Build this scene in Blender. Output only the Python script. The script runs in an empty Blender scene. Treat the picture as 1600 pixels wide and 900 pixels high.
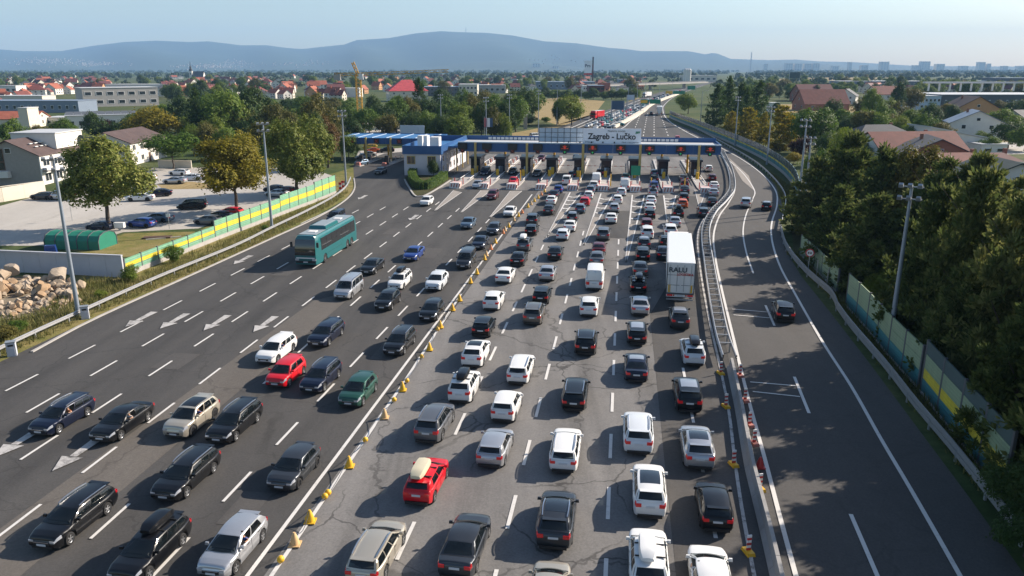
import bpy, bmesh, math, random
import numpy as np
from mathutils import Vector, Matrix
R = math.radians
S = bpy.context.scene
COL = S.collection
rng = random.Random(7)

# ------------------------------------------------------------------ camera, light, exposure
CH, F, PITCH = 21.0, 1200.0, math.atan(342 / 1200.0)
cp, sp = math.cos(PITCH), math.sin(PITCH)
cam = bpy.data.cameras.new("camera")
cam.sensor_width = 36.0
cam.lens = 36.0 * F / 1600.0
cam.clip_start, cam.clip_end = 0.5, 60000
camo = bpy.data.objects.new("camera", cam)
COL.objects.link(camo)
camo.location = (0, 0, CH)
camo.rotation_euler = (math.pi / 2 - PITCH, 0, 0)
S.camera = camo

SUN_AZ, SUN_EL = R(26), R(30)          # azimuth measured from +X towards +Y
W = bpy.data.worlds.new("World")
S.world = W
W.use_nodes = True
nt = W.node_tree
bg = nt.nodes["Background"]
sky = nt.nodes.new("ShaderNodeTexSky")
sky.sky_type = 'NISHITA'
sky.sun_disc = False
sky.sun_elevation = SUN_EL
sky.sun_rotation = R(90) - SUN_AZ
sky.air_density, sky.dust_density, sky.ozone_density = 1.05, 0.9, 1.7
bg.inputs[1].default_value = 0.082
nt.links.new(sky.outputs[0], bg.inputs[0])
sl = bpy.data.lights.new("sun", 'SUN')
sl.energy, sl.angle, sl.color = 5.0, R(0.5), (1.0, 0.89, 0.76)
so = bpy.data.objects.new("sun", sl)
COL.objects.link(so)
sd = Vector((math.cos(SUN_EL) * math.cos(SUN_AZ), math.cos(SUN_EL) * math.sin(SUN_AZ), math.sin(SUN_EL)))
so.rotation_euler = sd.to_track_quat('Z', 'Y').to_euler()
so.location = sd * 200
S.view_settings.view_transform = 'Standard'
S.view_settings.look = 'None'
S.view_settings.exposure = 0.92
S.view_settings.gamma = 1.0
S.cycles.max_bounces = 6
S.cycles.transparent_max_bounces = 8
S.cycles.volume_bounces = 0

# ------------------------------------------------------------------ helpers
def G(px, py, z=0.0):
    """the point at height z that the photograph shows at pixel px, py"""
    dx, dy = (px - 800) / F, (450 - py) / F
    d = Vector((dx, cp + dy * sp, -sp + dy * cp))
    t = (z - CH) / d.z
    return Vector((d.x * t, d.y * t, z))

def DP(px, py, depth):
    dx, dy = (px - 800) / F, (450 - py) / F
    return Vector((dx * depth, (cp + dy * sp) * depth, CH + (-sp + dy * cp) * depth))

def height(base, top):
    return CH * (base - top) / (base - 108.0)

TH = math.atan(177 / 1247.8)           # the motorway's heading, to the right of +Y
RX, RY = Vector((math.cos(TH), -math.sin(TH), 0)), Vector((math.sin(TH), math.cos(TH), 0))
def RF(u, v, z=0.0):
    p = RX * u + RY * v
    return Vector((p.x, p.y, z))
def UV(px, py, z=0.0):
    p = G(px, py, z)
    return p.dot(RX), p.dot(RY)

LABELS = {}
def tag(o, label=None, cat=None, group=None, kind=None):
    if label: o["label"] = label
    if cat: o["category"] = cat
    if group: o["group"] = group
    if kind: o["kind"] = kind
    if label and not group:
        LABELS[label] = LABELS.get(label, 0) + 1
    return o

def empty(name, loc, rz=0.0):
    o = bpy.data.objects.new(name, None)
    COL.objects.link(o)
    o.location = loc
    o.rotation_euler = (0, 0, rz)
    o.empty_display_size = 0.3
    return o

def link(name, me, parent=None, loc=None, rz=None):
    o = bpy.data.objects.new(name, me)
    COL.objects.link(o)
    if parent is not None: o.parent = parent
    if loc is not None: o.location = loc
    if rz is not None: o.rotation_euler = (0, 0, rz)
    return o

def children_of(o): return list(o.children)
def copy_tree(o, parent=None):
    c = o.copy()
    COL.objects.link(c)
    c.parent = parent
    for ch in list(o.children): copy_tree(ch, c)
    return c

class MB:
    def __init__(s): s.v, s.f, s.m, s.cur = [], [], [], 0
    def mat(s, i): s.cur = i; return s
    def face(s, *ids): s.f.append(ids); s.m.append(s.cur)
    def quad(s, a, b, c, d):
        n = len(s.v); s.v += [tuple(a), tuple(b), tuple(c), tuple(d)]; s.face(n, n + 1, n + 2, n + 3); return s
    def tri(s, a, b, c):
        n = len(s.v); s.v += [tuple(a), tuple(b), tuple(c)]; s.face(n, n + 1, n + 2); return s
    def box(s, c, size, rz=0.0, top=1.0, M=None):
        n = len(s.v); sx, sy, sz = size[0] / 2, size[1] / 2, size[2] / 2
        ca, sa = math.cos(rz), math.sin(rz)
        for k in (-1, 1):
            q = top if k > 0 else 1.0
            for (i, j) in ((-1, -1), (1, -1), (1, 1), (-1, 1)):
                x, y, z = i * sx * q, j * sy * q, k * sz
                p = Vector((x * ca - y * sa, x * sa + y * ca, z))
                if M is not None: p = M @ Vector((x, y, z))
                s.v.append((c[0] + p.x, c[1] + p.y, c[2] + p.z))
        for q in ((0, 3, 2, 1), (4, 5, 6, 7), (0, 1, 5, 4), (1, 2, 6, 5), (2, 3, 7, 6), (3, 0, 4, 7)):
            s.face(*[n + i for i in q])
        return s
    def bar(s, a, b, w, h=None):
        """box from a to b, w across and h high"""
        a, b = Vector(a), Vector(b); h = h or w
        d = (b - a); L = d.length
        if L < 1e-6: return s
        q = d.to_track_quat('Y', 'Z').to_matrix()
        return s.box((a + b) / 2, (w, L, h), M=q)
    def tube(s, a, b, r0, r1=None, n=8, caps=True):
        a, b = Vector(a), Vector(b); r1 = r0 if r1 is None else r1
        q = (b - a).to_track_quat('Z', 'X').to_matrix()
        k = len(s.v)
        for p, r in ((a, r0), (b, r1)):
            for i in range(n):
                t = 2 * math.pi * i / n
                s.v.append(tuple(p + q @ Vector((math.cos(t) * r, math.sin(t) * r, 0))))
        for i in range(n):
            j = (i + 1) % n
            s.face(k + i, k + j, k + n + j, k + n + i)
        if caps:
            s.face(*[k + n - 1 - i for i in range(n)]); s.face(*[k + n + i for i in range(n)])
        return s
    def lathe(s, prof, n=16, c=(0, 0, 0), axis='Z'):
        k = len(s.v)
        for (r, z) in prof:
            for i in range(n):
                t = 2 * math.pi * i / n
                p = (math.cos(t) * r, math.sin(t) * r, z)
                if axis == 'X': p = (p[2], p[0], p[1])
                if axis == 'Y': p = (p[1], p[2], p[0])
                s.v.append((c[0] + p[0], c[1] + p[1], c[2] + p[2]))
        for a in range(len(prof) - 1):
            for i in range(n):
                j = (i + 1) % n
                s.face(k + a * n + i, k + a * n + j, k + (a + 1) * n + j, k + (a + 1) * n + i)
        return s
    def grid(s, rows):
        k = len(s.v); nc = len(rows[0])
        for r in rows:
            for p in r: s.v.append(tuple(p))
        for a in range(len(rows) - 1):
            for b in range(nc - 1):
                i = k + a * nc + b
                s.face(i, i + 1, i + nc + 1, i + nc)
        return s
    def prism(s, pts, z0, z1):
        k = len(s.v); n = len(pts)
        s.v += [(p[0], p[1], z0) for p in pts] + [(p[0], p[1], z1) for p in pts]
        for i in range(n):
            j = (i + 1) % n; s.face(k + i, k + j, k + n + j, k + n + i)
        s.face(*[k + n - 1 - i for i in range(n)]); s.face(*[k + n + i for i in range(n)])
        return s
    def mesh(s, name, mats, smooth=None, fix=False):
        me = bpy.data.meshes.new(name)
        me.from_pydata(s.v, [], s.f)
        for m in (mats if isinstance(mats, (list, tuple)) else [mats]): me.materials.append(m)
        me.polygons.foreach_set("material_index", s.m)
        if fix:
            bm = bmesh.new(); bm.from_mesh(me)
            bmesh.ops.remove_doubles(bm, verts=bm.verts, dist=0.0004)
            bmesh.ops.recalc_face_normals(bm, faces=bm.faces)
            bm.to_mesh(me); bm.free()
        if smooth is not None:
            me.polygons.foreach_set("use_smooth", [True] * len(me.polygons))
            me.set_sharp_from_angle(angle=R(smooth))
        me.update()
        return me
    def build(s, name, mats, parent=None, smooth=None, loc=None, rz=None, fix=False):
        return link(name, s.mesh(name, mats, smooth, fix), parent, loc, rz)

# ------------------------------------------------------------------ materials
MATS = {}
def mat(name, col, rough=0.6, metal=0.0, spec=0.5, coat=0.0, emit=None, var=0.0, scale=6.0, alpha=None, bump=0.0):
    m = bpy.data.materials.new(name); m.use_nodes = True
    t = m.node_tree; b = t.nodes["Principled BSDF"]
    b.inputs["Base Color"].default_value = (*col, 1)
    b.inputs["Roughness"].default_value = rough
    b.inputs["Metallic"].default_value = metal
    b.inputs["Specular IOR Level"].default_value = spec
    if coat:
        b.inputs["Coat Weight"].default_value = coat
        b.inputs["Coat Roughness"].default_value = 0.04
    if emit:
        b.inputs["Emission Color"].default_value = (*emit[0], 1)
        b.inputs["Emission Strength"].default_value = emit[1]
    if var:
        tc = t.nodes.new("ShaderNodeNewGeometry")
        n = t.nodes.new("ShaderNodeTexNoise"); n.inputs["Scale"].default_value = scale; n.inputs["Detail"].default_value = 6
        t.links.new(tc.outputs["Position"], n.inputs["Vector"])
        r = t.nodes.new("ShaderNodeMapRange"); r.inputs[3].default_value = 1 - var; r.inputs[4].default_value = 1 + var
        t.links.new(n.outputs["Fac"], r.inputs[0])
        mx = t.nodes.new("ShaderNodeMix"); mx.data_type = 'RGBA'; mx.blend_type = 'MULTIPLY'; mx.inputs[0].default_value = 1
        mx.inputs[6].default_value = (*col, 1)
        t.links.new(r.outputs[0], mx.inputs[7])
        t.links.new(mx.outputs[2], b.inputs["Base Color"])
        if bump:
            bp = t.nodes.new("ShaderNodeBump"); bp.inputs["Strength"].default_value = bump
            t.links.new(n.outputs["Fac"], bp.inputs["Height"]); t.links.new(bp.outputs[0], b.inputs["Normal"])
    MATS[name] = m
    return m

class NB:
    """small node-building helper"""
    def __init__(s, name):
        s.m = bpy.data.materials.new(name); s.m.use_nodes = True; s.t = s.m.node_tree
        s.b = s.t.nodes["Principled BSDF"]; MATS[name] = s.m
    def n(s, kind, **kw):
        o = s.t.nodes.new(kind)
        for k, v in kw.items(): setattr(o, k, v)
        return o
    def l(s, a, b): s.t.links.new(a, b)
    def pos(s, rot=0.0, sc=(1, 1, 1)):
        g = s.n("ShaderNodeNewGeometry"); mp = s.n("ShaderNodeMapping")
        mp.inputs["Rotation"].default_value = (0, 0, rot); mp.inputs["Scale"].default_value = sc
        s.l(g.outputs["Position"], mp.inputs["Vector"]); return mp.outputs[0]
    def noise(s, vec, scale, detail=6, rough=0.55, dist=0.0):
        o = s.n("ShaderNodeTexNoise"); o.inputs["Scale"].default_value = scale; o.inputs["Detail"].default_value = detail
        o.inputs["Roughness"].default_value = rough; o.inputs["Distortion"].default_value = dist
        s.l(vec, o.inputs["Vector"]); return o.outputs["Fac"]
    def ramp(s, fac, stops):
        o = s.n("ShaderNodeValToRGB"); e = o.color_ramp.elements
        while len(e) < len(stops): e.new(0.5)
        for k, (p, c) in enumerate(stops):
            e[k].position = p; e[k].color = (*c, 1) if len(c) == 3 else c
        s.l(fac, o.inputs[0]); return o.outputs[0]
    def rng(s, fac, a, b, c, d):
        o = s.n("ShaderNodeMapRange"); o.inputs[1].default_value = a; o.inputs[2].default_value = b
        o.inputs[3].default_value = c; o.inputs[4].default_value = d; s.l(fac, o.inputs[0]); return o.outputs[0]
    def mix(s, fac, a, b, mode='MIX'):
        o = s.n("ShaderNodeMix", data_type='RGBA', blend_type=mode)
        for sock, v in ((o.inputs[0], fac), (o.inputs[6], a), (o.inputs[7], b)):
            if isinstance(v, (int, float)): sock.default_value = v
            elif isinstance(v, tuple): sock.default_value = (*v, 1)
            else: s.l(v, sock)
        return o.outputs[2]
    def math(s, op, a, b=0.0):
        o = s.n("ShaderNodeMath", operation=op)
        for sock, v in ((o.inputs[0], a), (o.inputs[1], b)):
            if isinstance(v, (int, float)): sock.default_value = v
            else: s.l(v, sock)
        return o.outputs[0]
    def bump(s, h, st=0.2, dist=0.02):
        o = s.n("ShaderNodeBump"); o.inputs["Strength"].default_value = st; o.inputs["Distance"].default_value = dist
        s.l(h, o.inputs["Height"]); s.l(o.outputs[0], s.b.inputs["Normal"])
    def col(s, c): s.l(c, s.b.inputs["Base Color"])

def crack_mask(k, scale, width, warp=1.2):
    p = k.pos(TH)
    n1 = k.n("ShaderNodeTexNoise"); n1.inputs["Scale"].default_value = 0.8; n1.inputs["Detail"].default_value = 5
    k.l(p, n1.inputs["Vector"])
    add = k.n("ShaderNodeVectorMath", operation='MULTIPLY_ADD'); add.inputs[1].default_value = (warp, warp, 0)
    k.l(n1.outputs["Color"], add.inputs[0]); k.l(p, add.inputs[2])
    v = k.n("ShaderNodeTexVoronoi", feature='DISTANCE_TO_EDGE'); v.inputs["Scale"].default_value = scale
    k.l(add.outputs[0], v.inputs["Vector"])
    return k.rng(v.outputs["Distance"], width * 0.4, width, 1.0, 0.0)

def road_mat(name, dark, light, crack=0.0, streak=0.5, cscale=0.16, cw=0.010, lanes=None):
    k = NB(name)
    p = k.pos(TH)
    big = k.noise(k.pos(TH, (0.10, 0.02, 1)), 1.0, 5)
    lane = k.noise(k.pos(TH, (0.55, 0.025, 1)), 1.0, 4)
    fine = k.noise(p, 9.0, 8, 0.7)
    med = k.noise(p, 0.9, 6, 0.6, 0.4)
    f = k.math('ADD', k.math('MULTIPLY', big, 0.45), k.math('MULTIPLY', lane, streak))
    f = k.math('ADD', f, k.math('MULTIPLY', med, 0.25))
    c = k.ramp(k.rng(f, 0.35, 0.85, 0, 1), [(0.0, dark), (0.5, tuple((a + b) / 2 for a, b in zip(dark, light))), (1.0, light)])
    if lanes:
        # oil and tyre wear along the middle of each lane: lanes = (middle of one lane, lane width)
        sx = k.n("ShaderNodeSeparateXYZ"); k.l(p, sx.inputs[0])
        ph = k.math('MULTIPLY', k.math('SUBTRACT', sx.outputs[0], lanes[0]), 2 * math.pi / lanes[1])
        w1 = k.math('MULTIPLY', k.math('ADD', k.math('COSINE', ph), 1.0), 0.5)
        w2 = k.math('POWER', w1, 2.0)
        oil = k.math('MULTIPLY', w2, k.rng(k.noise(k.pos(TH, (0.9, 0.10, 1)), 1.0, 5, 0.65), 0.35, 0.7, 0.15, 1.0))
        c = k.mix(k.math('MULTIPLY', oil, lanes[2]), c, tuple(x * 0.62 for x in dark))
        spot = k.rng(k.noise(p, 0.55, 3, 0.5, 0.6), 0.70, 0.78, 0, 0.55)
        c = k.mix(spot, c, tuple(x * 0.6 for x in dark))
    c = k.mix(0.8, c, k.ramp(fine, [(0.3, (0.72, 0.72, 0.72)), (0.7, (1.25, 1.25, 1.25))]), 'MULTIPLY')
    if crack:
        m = crack_mask(k, cscale, cw)
        patch = k.rng(k.noise(p, 0.13, 3), 0.42, 0.56, 0, 1)
        c = k.mix(k.math('MULTIPLY', k.math('MULTIPLY', m, patch), crack), c, tuple(x * 0.32 for x in dark))
        m2 = crack_mask(k, cscale * 0.35, cw * 0.55, 2.5)
        c = k.mix(k.math('MULTIPLY', m2, crack * 0.8), c, tuple(x * 0.35 for x in dark))
    k.col(c)
    k.b.inputs["Roughness"].default_value = 0.86
    k.b.inputs["Specular IOR Level"].default_value = 0.3
    k.bump(fine, 0.25, 0.01)
    return k.m

M_ASPH = road_mat("asphalt", (0.042, 0.041, 0.041), (0.078, 0.074, 0.070), 0.35, 0.6, lanes=(-22.6, 4.45, 0.55))
M_RAMP = road_mat("ramp_asphalt", (0.058, 0.055, 0.053), (0.092, 0.086, 0.081), 0.15, 0.5)
M_CONC = road_mat("concrete_lanes", (0.090, 0.087, 0.085), (0.185, 0.177, 0.170), 0.62, 0.75, lanes=(-6.95, 4.7, 0.6))
M_PALE = road_mat("pale_concrete", (0.24, 0.215, 0.19), (0.34, 0.31, 0.28), 0.5, 0.4)
M_TAN = road_mat("tan_concrete_strip", (0.082, 0.073, 0.064), (0.128, 0.115, 0.102), 0.4, 0.5)
M_LOT = road_mat("parking_gravel", (0.36, 0.335, 0.30), (0.50, 0.47, 0.43), 0.2, 0.3)

def paint_mat(name, col, wear, under):
    k = NB(name)
    p = k.pos(TH)
    a = k.noise(p, 3.0, 8, 0.75); b = k.noise(p, 0.7, 4)
    f = k.math('ADD', k.math('MULTIPLY', a, 0.8), k.math('MULTIPLY', b, 0.4))
    c = k.mix(k.rng(f, wear - 0.08, wear + 0.08, 1, 0), tuple(col), under)
    k.col(c)
    k.b.inputs["Roughness"].default_value = 0.6
    return k.m
M_LINE = paint_mat("road_paint", (0.60, 0.58, 0.55), 0.47, (0.40, 0.38, 0.36))
M_WORN = paint_mat("worn_road_paint", (0.44, 0.42, 0.40), 0.535, (0.085, 0.078, 0.07))

def grass_mat(name, cols, sc=0.5):
    k = NB(name)
    p = k.pos()
    a = k.noise(p, sc, 8, 0.65); b = k.noise(p, sc * 14, 6, 0.7); d = k.noise(p, sc * 0.08, 4)
    f = k.math('ADD', k.math('MULTIPLY', a, 0.55), k.math('MULTIPLY', d, 0.5))
    f = k.math('ADD', f, k.math('MULTIPLY', b, 0.2))
    n = len(cols)
    c = k.ramp(k.rng(f, 0.42, 0.82, 0, 1), [(i / (n - 1), cols[i]) for i in range(n)])
    c = k.mix(0.7, c, k.ramp(b, [(0.3, (0.6, 0.6, 0.6)), (0.7, (1.3, 1.3, 1.3))]), 'MULTIPLY')
    k.col(c); k.b.inputs["Roughness"].default_value = 0.95; k.b.inputs["Specular IOR Level"].default_value = 0.1
    k.bump(b, 0.6, 0.08)
    return k.m
M_GRASS = grass_mat("dry_verge_grass", [(0.055, 0.085, 0.02), (0.12, 0.13, 0.035), (0.22, 0.18, 0.07), (0.26, 0.21, 0.11)])
M_LAND = grass_mat("land_cover", [(0.03, 0.055, 0.018), (0.05, 0.075, 0.025), (0.09, 0.10, 0.04), (0.15, 0.13, 0.06)], 0.05)
M_STRAW = grass_mat("stubble_field", [(0.20, 0.16, 0.07), (0.28, 0.21, 0.10), (0.34, 0.26, 0.14)], 0.1)
M_SOILB = grass_mat("rubble_soil", [(0.16, 0.13, 0.09), (0.22, 0.18, 0.13), (0.28, 0.24, 0.18)], 1.2)
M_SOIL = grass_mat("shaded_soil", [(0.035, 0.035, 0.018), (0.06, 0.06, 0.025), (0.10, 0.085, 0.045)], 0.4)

def leaf_mat(name, c0, c1, c2, tr=0.35, rough=0.6, spec=0.2):
    m = bpy.data.materials.new(name); m.use_nodes = True; MATS[name] = m
    t = m.node_tree; t.nodes.clear()
    out = t.nodes.new("ShaderNodeOutputMaterial")
    g = t.nodes.new("ShaderNodeNewGeometry"); oi = t.nodes.new("ShaderNodeObjectInfo")
    n = t.nodes.new("ShaderNodeTexNoise"); n.inputs["Scale"].default_value = 0.55; n.inputs["Detail"].default_value = 3
    t.links.new(g.outputs["Position"], n.inputs["Vector"])
    def ma(op, a, b):
        o = t.nodes.new("ShaderNodeMath"); o.operation = op
        for s_, v in ((o.inputs[0], a), (o.inputs[1], b)):
            if isinstance(v, (int, float)): s_.default_value = v
            else: t.links.new(v, s_)
        return o.outputs[0]
    f = ma('ADD', ma('MULTIPLY', g.outputs["Random Per Island"], 0.35), ma('MULTIPLY', n.outputs["Fac"], 0.55))
    f = ma('ADD', f, ma('MULTIPLY', oi.outputs["Random"], 0.25))
    r = t.nodes.new("ShaderNodeValToRGB"); e = r.color_ramp.elements; e.new(0.5)
    for k, (p, c) in enumerate(((0.2, c0), (0.55, c1), (0.9, c2))): e[k].position = p; e[k].color = (*c, 1)
    t.links.new(f, r.inputs[0])
    d = t.nodes.new("ShaderNodeBsdfPrincipled"); d.inputs["Roughness"].default_value = rough; d.inputs["Specular IOR Level"].default_value = spec
    tl = t.nodes.new("ShaderNodeBsdfTranslucent")
    t.links.new(r.outputs[0], d.inputs["Base Color"]); t.links.new(r.outputs[0], tl.inputs["Color"])
    mx = t.nodes.new("ShaderNodeMixShader"); mx.inputs[0].default_value = tr
    t.links.new(d.outputs[0], mx.inputs[1]); t.links.new(tl.outputs[0], mx.inputs[2]); t.links.new(mx.outputs[0], out.inputs["Surface"])
    return m
LEAF = {
 'linden': leaf_mat("linden_leaves", (0.045, 0.080, 0.010), (0.13, 0.165, 0.025), (0.32, 0.31, 0.085)),
 'gold': leaf_mat("turning_leaves", (0.10, 0.10, 0.010), (0.22, 0.185, 0.015), (0.34, 0.26, 0.03)),
 'green': leaf_mat("green_leaves", (0.040, 0.085, 0.012), (0.095, 0.160, 0.022), (0.19, 0.24, 0.040)),
 'bright': leaf_mat("bright_leaves", (0.06, 0.11, 0.012), (0.135, 0.19, 0.022), (0.24, 0.26, 0.045)),
 'dark': leaf_mat("dark_leaves", (0.022, 0.050, 0.013), (0.048, 0.088, 0.020), (0.09, 0.125, 0.032), 0.3),
 'olive': leaf_mat("olive_leaves", (0.06, 0.07, 0.016), (0.115, 0.11, 0.024), (0.18, 0.15, 0.035)),
 'rust': leaf_mat("rusty_leaves", (0.06, 0.04, 0.015), (0.11, 0.065, 0.02), (0.17, 0.10, 0.03)),
 'pine': leaf_mat("pine_needles", (0.036, 0.062, 0.018), (0.105, 0.132, 0.038), (0.26, 0.25, 0.08), 0.35, 0.8, 0.08),
 'plum': leaf_mat("plum_leaves", (0.03, 0.012, 0.014), (0.05, 0.02, 0.02), (0.08, 0.03, 0.03)),
}
M_BARK = mat("bark", (0.075, 0.058, 0.045), 0.95, var=0.4, scale=5, bump=0.5)

M_WHITE = mat("white_render", (0.66, 0.63, 0.58), 0.85, var=0.10, scale=0.7)
M_CREAM = mat("cream_render", (0.58, 0.53, 0.44), 0.85, var=0.10, scale=0.7)
M_GREYW = mat("grey_shingle_wall", (0.30, 0.275, 0.25), 0.9, var=0.15, scale=2.0)
M_ORANGEW = mat("orange_render", (0.50, 0.27, 0.13), 0.85, var=0.12, scale=0.7)
M_BRICKW = mat("brick_wall", (0.27, 0.12, 0.08), 0.9, var=0.15, scale=2)
M_GREY = mat("grey_cladding", (0.34, 0.32, 0.30), 0.7, var=0.08, scale=0.4)
M_DGREY = mat("dark_cladding", (0.085, 0.09, 0.10), 0.6, var=0.1, scale=0.5)
M_BLUEGREY = mat("blue_grey_sheet", (0.16, 0.20, 0.26), 0.45, var=0.1, scale=0.3)
M_PALEROOF = mat("pale_sheet_roof", (0.50, 0.50, 0.50), 0.5, var=0.08, scale=0.3)
def roof_mat(name, col):
    k = NB(name)
    a = k.noise(k.pos(), 0.6, 6); b = k.noise(k.pos(), 6.0, 4)
    c = k.mix(1.0, tuple(col), k.ramp(k.math('ADD', k.math('MULTIPLY', a, .6), k.math('MULTIPLY', b, .4)), [(0.3, (0.65, 0.65, 0.65)), (0.7, (1.3, 1.3, 1.3))]), 'MULTIPLY')
    k.col(c); k.b.inputs["Roughness"].default_value = 0.8; return k.m
M_RED = roof_mat("red_roof_tiles", (0.15, 0.038, 0.028))
M_ORED = roof_mat("orange_roof_tiles", (0.30, 0.085, 0.045))
M_MAROON = roof_mat("maroon_roof_tiles", (0.11, 0.03, 0.03))
M_SLATE = roof_mat("slate_roof", (0.060, 0.062, 0.070))
M_BROWN = roof_mat("brown_roof", (0.085, 0.055, 0.050))
M_GREENROOF = roof_mat("dark_green_roof", (0.035, 0.06, 0.055))
M_WIN = mat("window_glass", (0.02, 0.026, 0.032), 0.08, spec=0.9)
M_FRAME = mat("white_frame", (0.70, 0.70, 0.68), 0.5)
M_WOOD = mat("brown_wood", (0.11, 0.06, 0.035), 0.7, var=0.2, scale=8)

M_STEEL = mat("galvanised_steel", (0.36, 0.38, 0.40), 0.42, metal=0.55, var=0.15, scale=3)
M_POLE = mat("lamp_pole_paint", (0.26, 0.30, 0.35), 0.45, metal=0.3, var=0.1, scale=1)
M_BEAM = mat("guardrail_zinc", (0.38, 0.38, 0.385), 0.4, metal=0.4, var=0.12, scale=2)
M_CONCRETE = mat("cast_concrete", (0.36, 0.34, 0.32), 0.9, var=0.18, scale=1.2, bump=0.2)
M_CWALL = mat("concrete_wall", (0.44, 0.45, 0.49), 0.85, var=0.12, scale=0.8)
M_JERSEY = mat("barrier_concrete", (0.28, 0.27, 0.26), 0.9, var=0.25, scale=1.5)
M_BLUE = mat("toll_blue", (0.012, 0.075, 0.22), 0.45, var=0.06, scale=0.6)
M_BLUEROOF = mat("blue_roof_sheet", (0.035, 0.15, 0.34), 0.5, var=0.1, scale=0.5)
M_LBLUE = mat("pale_blue_trim", (0.42, 0.50, 0.58), 0.5)
M_BOOTHGLASS = mat("booth_glass", (0.006, 0.010, 0.018), 0.15, spec=0.3)
M_NAVYBOX = mat("booth_navy", (0.010, 0.016, 0.035), 0.35)
M_YCOL = mat("yellow_column", (0.50, 0.36, 0.12), 0.5, var=0.1, scale=2)
M_YEL = mat("signal_yellow", (0.70, 0.40, 0.02), 0.5)
M_LILAC = mat("pale_lilac_wall", (0.56, 0.53, 0.56), 0.8, var=0.06, scale=0.8)
M_SIGN = mat("sign_panel", (0.80, 0.83, 0.88), 0.5)
M_BLACK = mat("black_paint", (0.012, 0.012, 0.014), 0.5)
M_INK = mat("dark_ink", (0.02, 0.022, 0.03), 0.6)
M_LED = mat("led_red", (0.30, 0.03, 0.012), 0.5, emit=((1.0, 0.07, 0.03), 0.10))
M_LEDG = mat("led_green", (0.02, 0.4, 0.1), 0.5, emit=((0.05, 0.8, 0.25), 0.10))
M_SIGNG = mat("motorway_green", (0.005, 0.20, 0.11), 0.5)
M_SIGNB = mat("sign_back_blue", (0.03, 0.07, 0.14), 0.5)
M_REDP = mat("red_plastic", (0.50, 0.035, 0.03), 0.45)
M_WHITEP = mat("white_plastic", (0.72, 0.70, 0.68), 0.5)
M_PINKP = mat("faded_red_plastic", (0.42, 0.16, 0.13), 0.6, var=0.2, scale=3)
M_GREENP = mat("barrier_green", (0.12, 0.42, 0.30), 0.6, var=0.08, scale=1)
M_YELP = mat("barrier_yellow", (0.72, 0.56, 0.02), 0.6, var=0.06, scale=1)
M_TEALP = mat("barrier_teal", (0.02, 0.22, 0.25), 0.6, var=0.08, scale=1)
M_SAGEP = mat("barrier_sage", (0.30, 0.34, 0.24), 0.6, var=0.08, scale=1)
def fence_mat(name, col):
    k = NB(name)
    sx = k.n("ShaderNodeSeparateXYZ"); k.l(k.pos(), sx.inputs[0])
    rib = k.math('SINE', k.math('MULTIPLY', sx.outputs[2], 2 * math.pi / 0.23))
    dirt = k.noise(k.pos(0, (1.2, 1.2, 0.25)), 1.0, 6, 0.65); low = k.rng(sx.outputs[2], 0.3, 1.2, 0.5, 0.0)
    f = k.math('ADD', k.rng(dirt, 0.42, 0.75, 0.0, 0.55), low)
    c = k.mix(k.math('MINIMUM', f, 0.65), tuple(col), tuple(x * 0.45 + 0.05 for x in col))
    c = k.mix(k.rng(rib, 0.7, 1.0, 0.0, 0.35), c, tuple(x * 0.5 for x in col))
    k.col(c); k.b.inputs["Roughness"].default_value = 0.6; k.bump(rib, 0.4, 0.02)
    return k.m
M_GREENP = fence_mat("weathered_fence_green", (0.17, 0.38, 0.24)); M_YELP = fence_mat("weathered_fence_yellow", (0.66, 0.52, 0.03))
M_TEALP = fence_mat("weathered_fence_teal", (0.025, 0.20, 0.22)); M_SAGEP = fence_mat("weathered_fence_sage", (0.27, 0.35, 0.21))
M_ROCK = mat("tan_rock", (0.35, 0.27, 0.19), 0.95, var=0.35, scale=1.6, bump=0.6)
M_ROCK2 = mat("pale_rock", (0.34, 0.28, 0.22), 0.95, var=0.3, scale=1.6, bump=0.6)
M_ROCK3 = mat("rusty_rock", (0.33, 0.22, 0.13), 0.95, var=0.35, scale=1.6, bump=0.6)
M_TENT = mat("green_tarpaulin", (0.015, 0.17, 0.11), 0.5, var=0.15, scale=1.5)
M_CRANE = mat("crane_yellow", (0.50, 0.28, 0.03), 0.5)
M_CREAMBOX = mat("cream_plastic", (0.55, 0.50, 0.36), 0.4)

def car_glass():
    k = NB("car_glass"); k.b.inputs["Base Color"].default_value = (0.006, 0.009, 0.011, 1); k.b.inputs["Roughness"].default_value = 0.04
    k.b.inputs["Specular IOR Level"].default_value = 0.8; k.b.inputs["Coat Weight"].default_value = 0.3
    tr = k.n("ShaderNodeBsdfTransparent"); tr.inputs[0].default_value = (0.72, 0.80, 0.80, 1); mx = k.n("ShaderNodeMixShader"); mx.inputs[0].default_value = 0.42
    k.l(k.b.outputs[0], mx.inputs[1]); k.l(tr.outputs[0], mx.inputs[2]); k.l(mx.outputs[0], k.t.nodes["Material Output"].inputs["Surface"]); return k.m
M_GLASSC = car_glass()
M_DARKGLASS = mat("dark_coach_glass", (0.010, 0.013, 0.016), 0.05, spec=0.8, coat=0.3)
M_SEAT = mat("seat_cloth", (0.035, 0.034, 0.034), 0.9)
M_TYRE = mat("tyre_rubber", (0.015, 0.015, 0.016), 0.85)
M_RIM = mat("alloy_rim", (0.50, 0.51, 0.53), 0.3, metal=0.8)
M_RIMD = mat("dark_alloy_rim", (0.05, 0.05, 0.055), 0.35, metal=0.7)
M_TRIM = mat("black_trim", (0.014, 0.014, 0.015), 0.55)
M_CHROME = mat("chrome_trim", (0.62, 0.63, 0.65), 0.2, metal=0.9)
M_HEAD = mat("headlight_lens", (0.50, 0.52, 0.56), 0.08, metal=0.35, coat=0.8)
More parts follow.
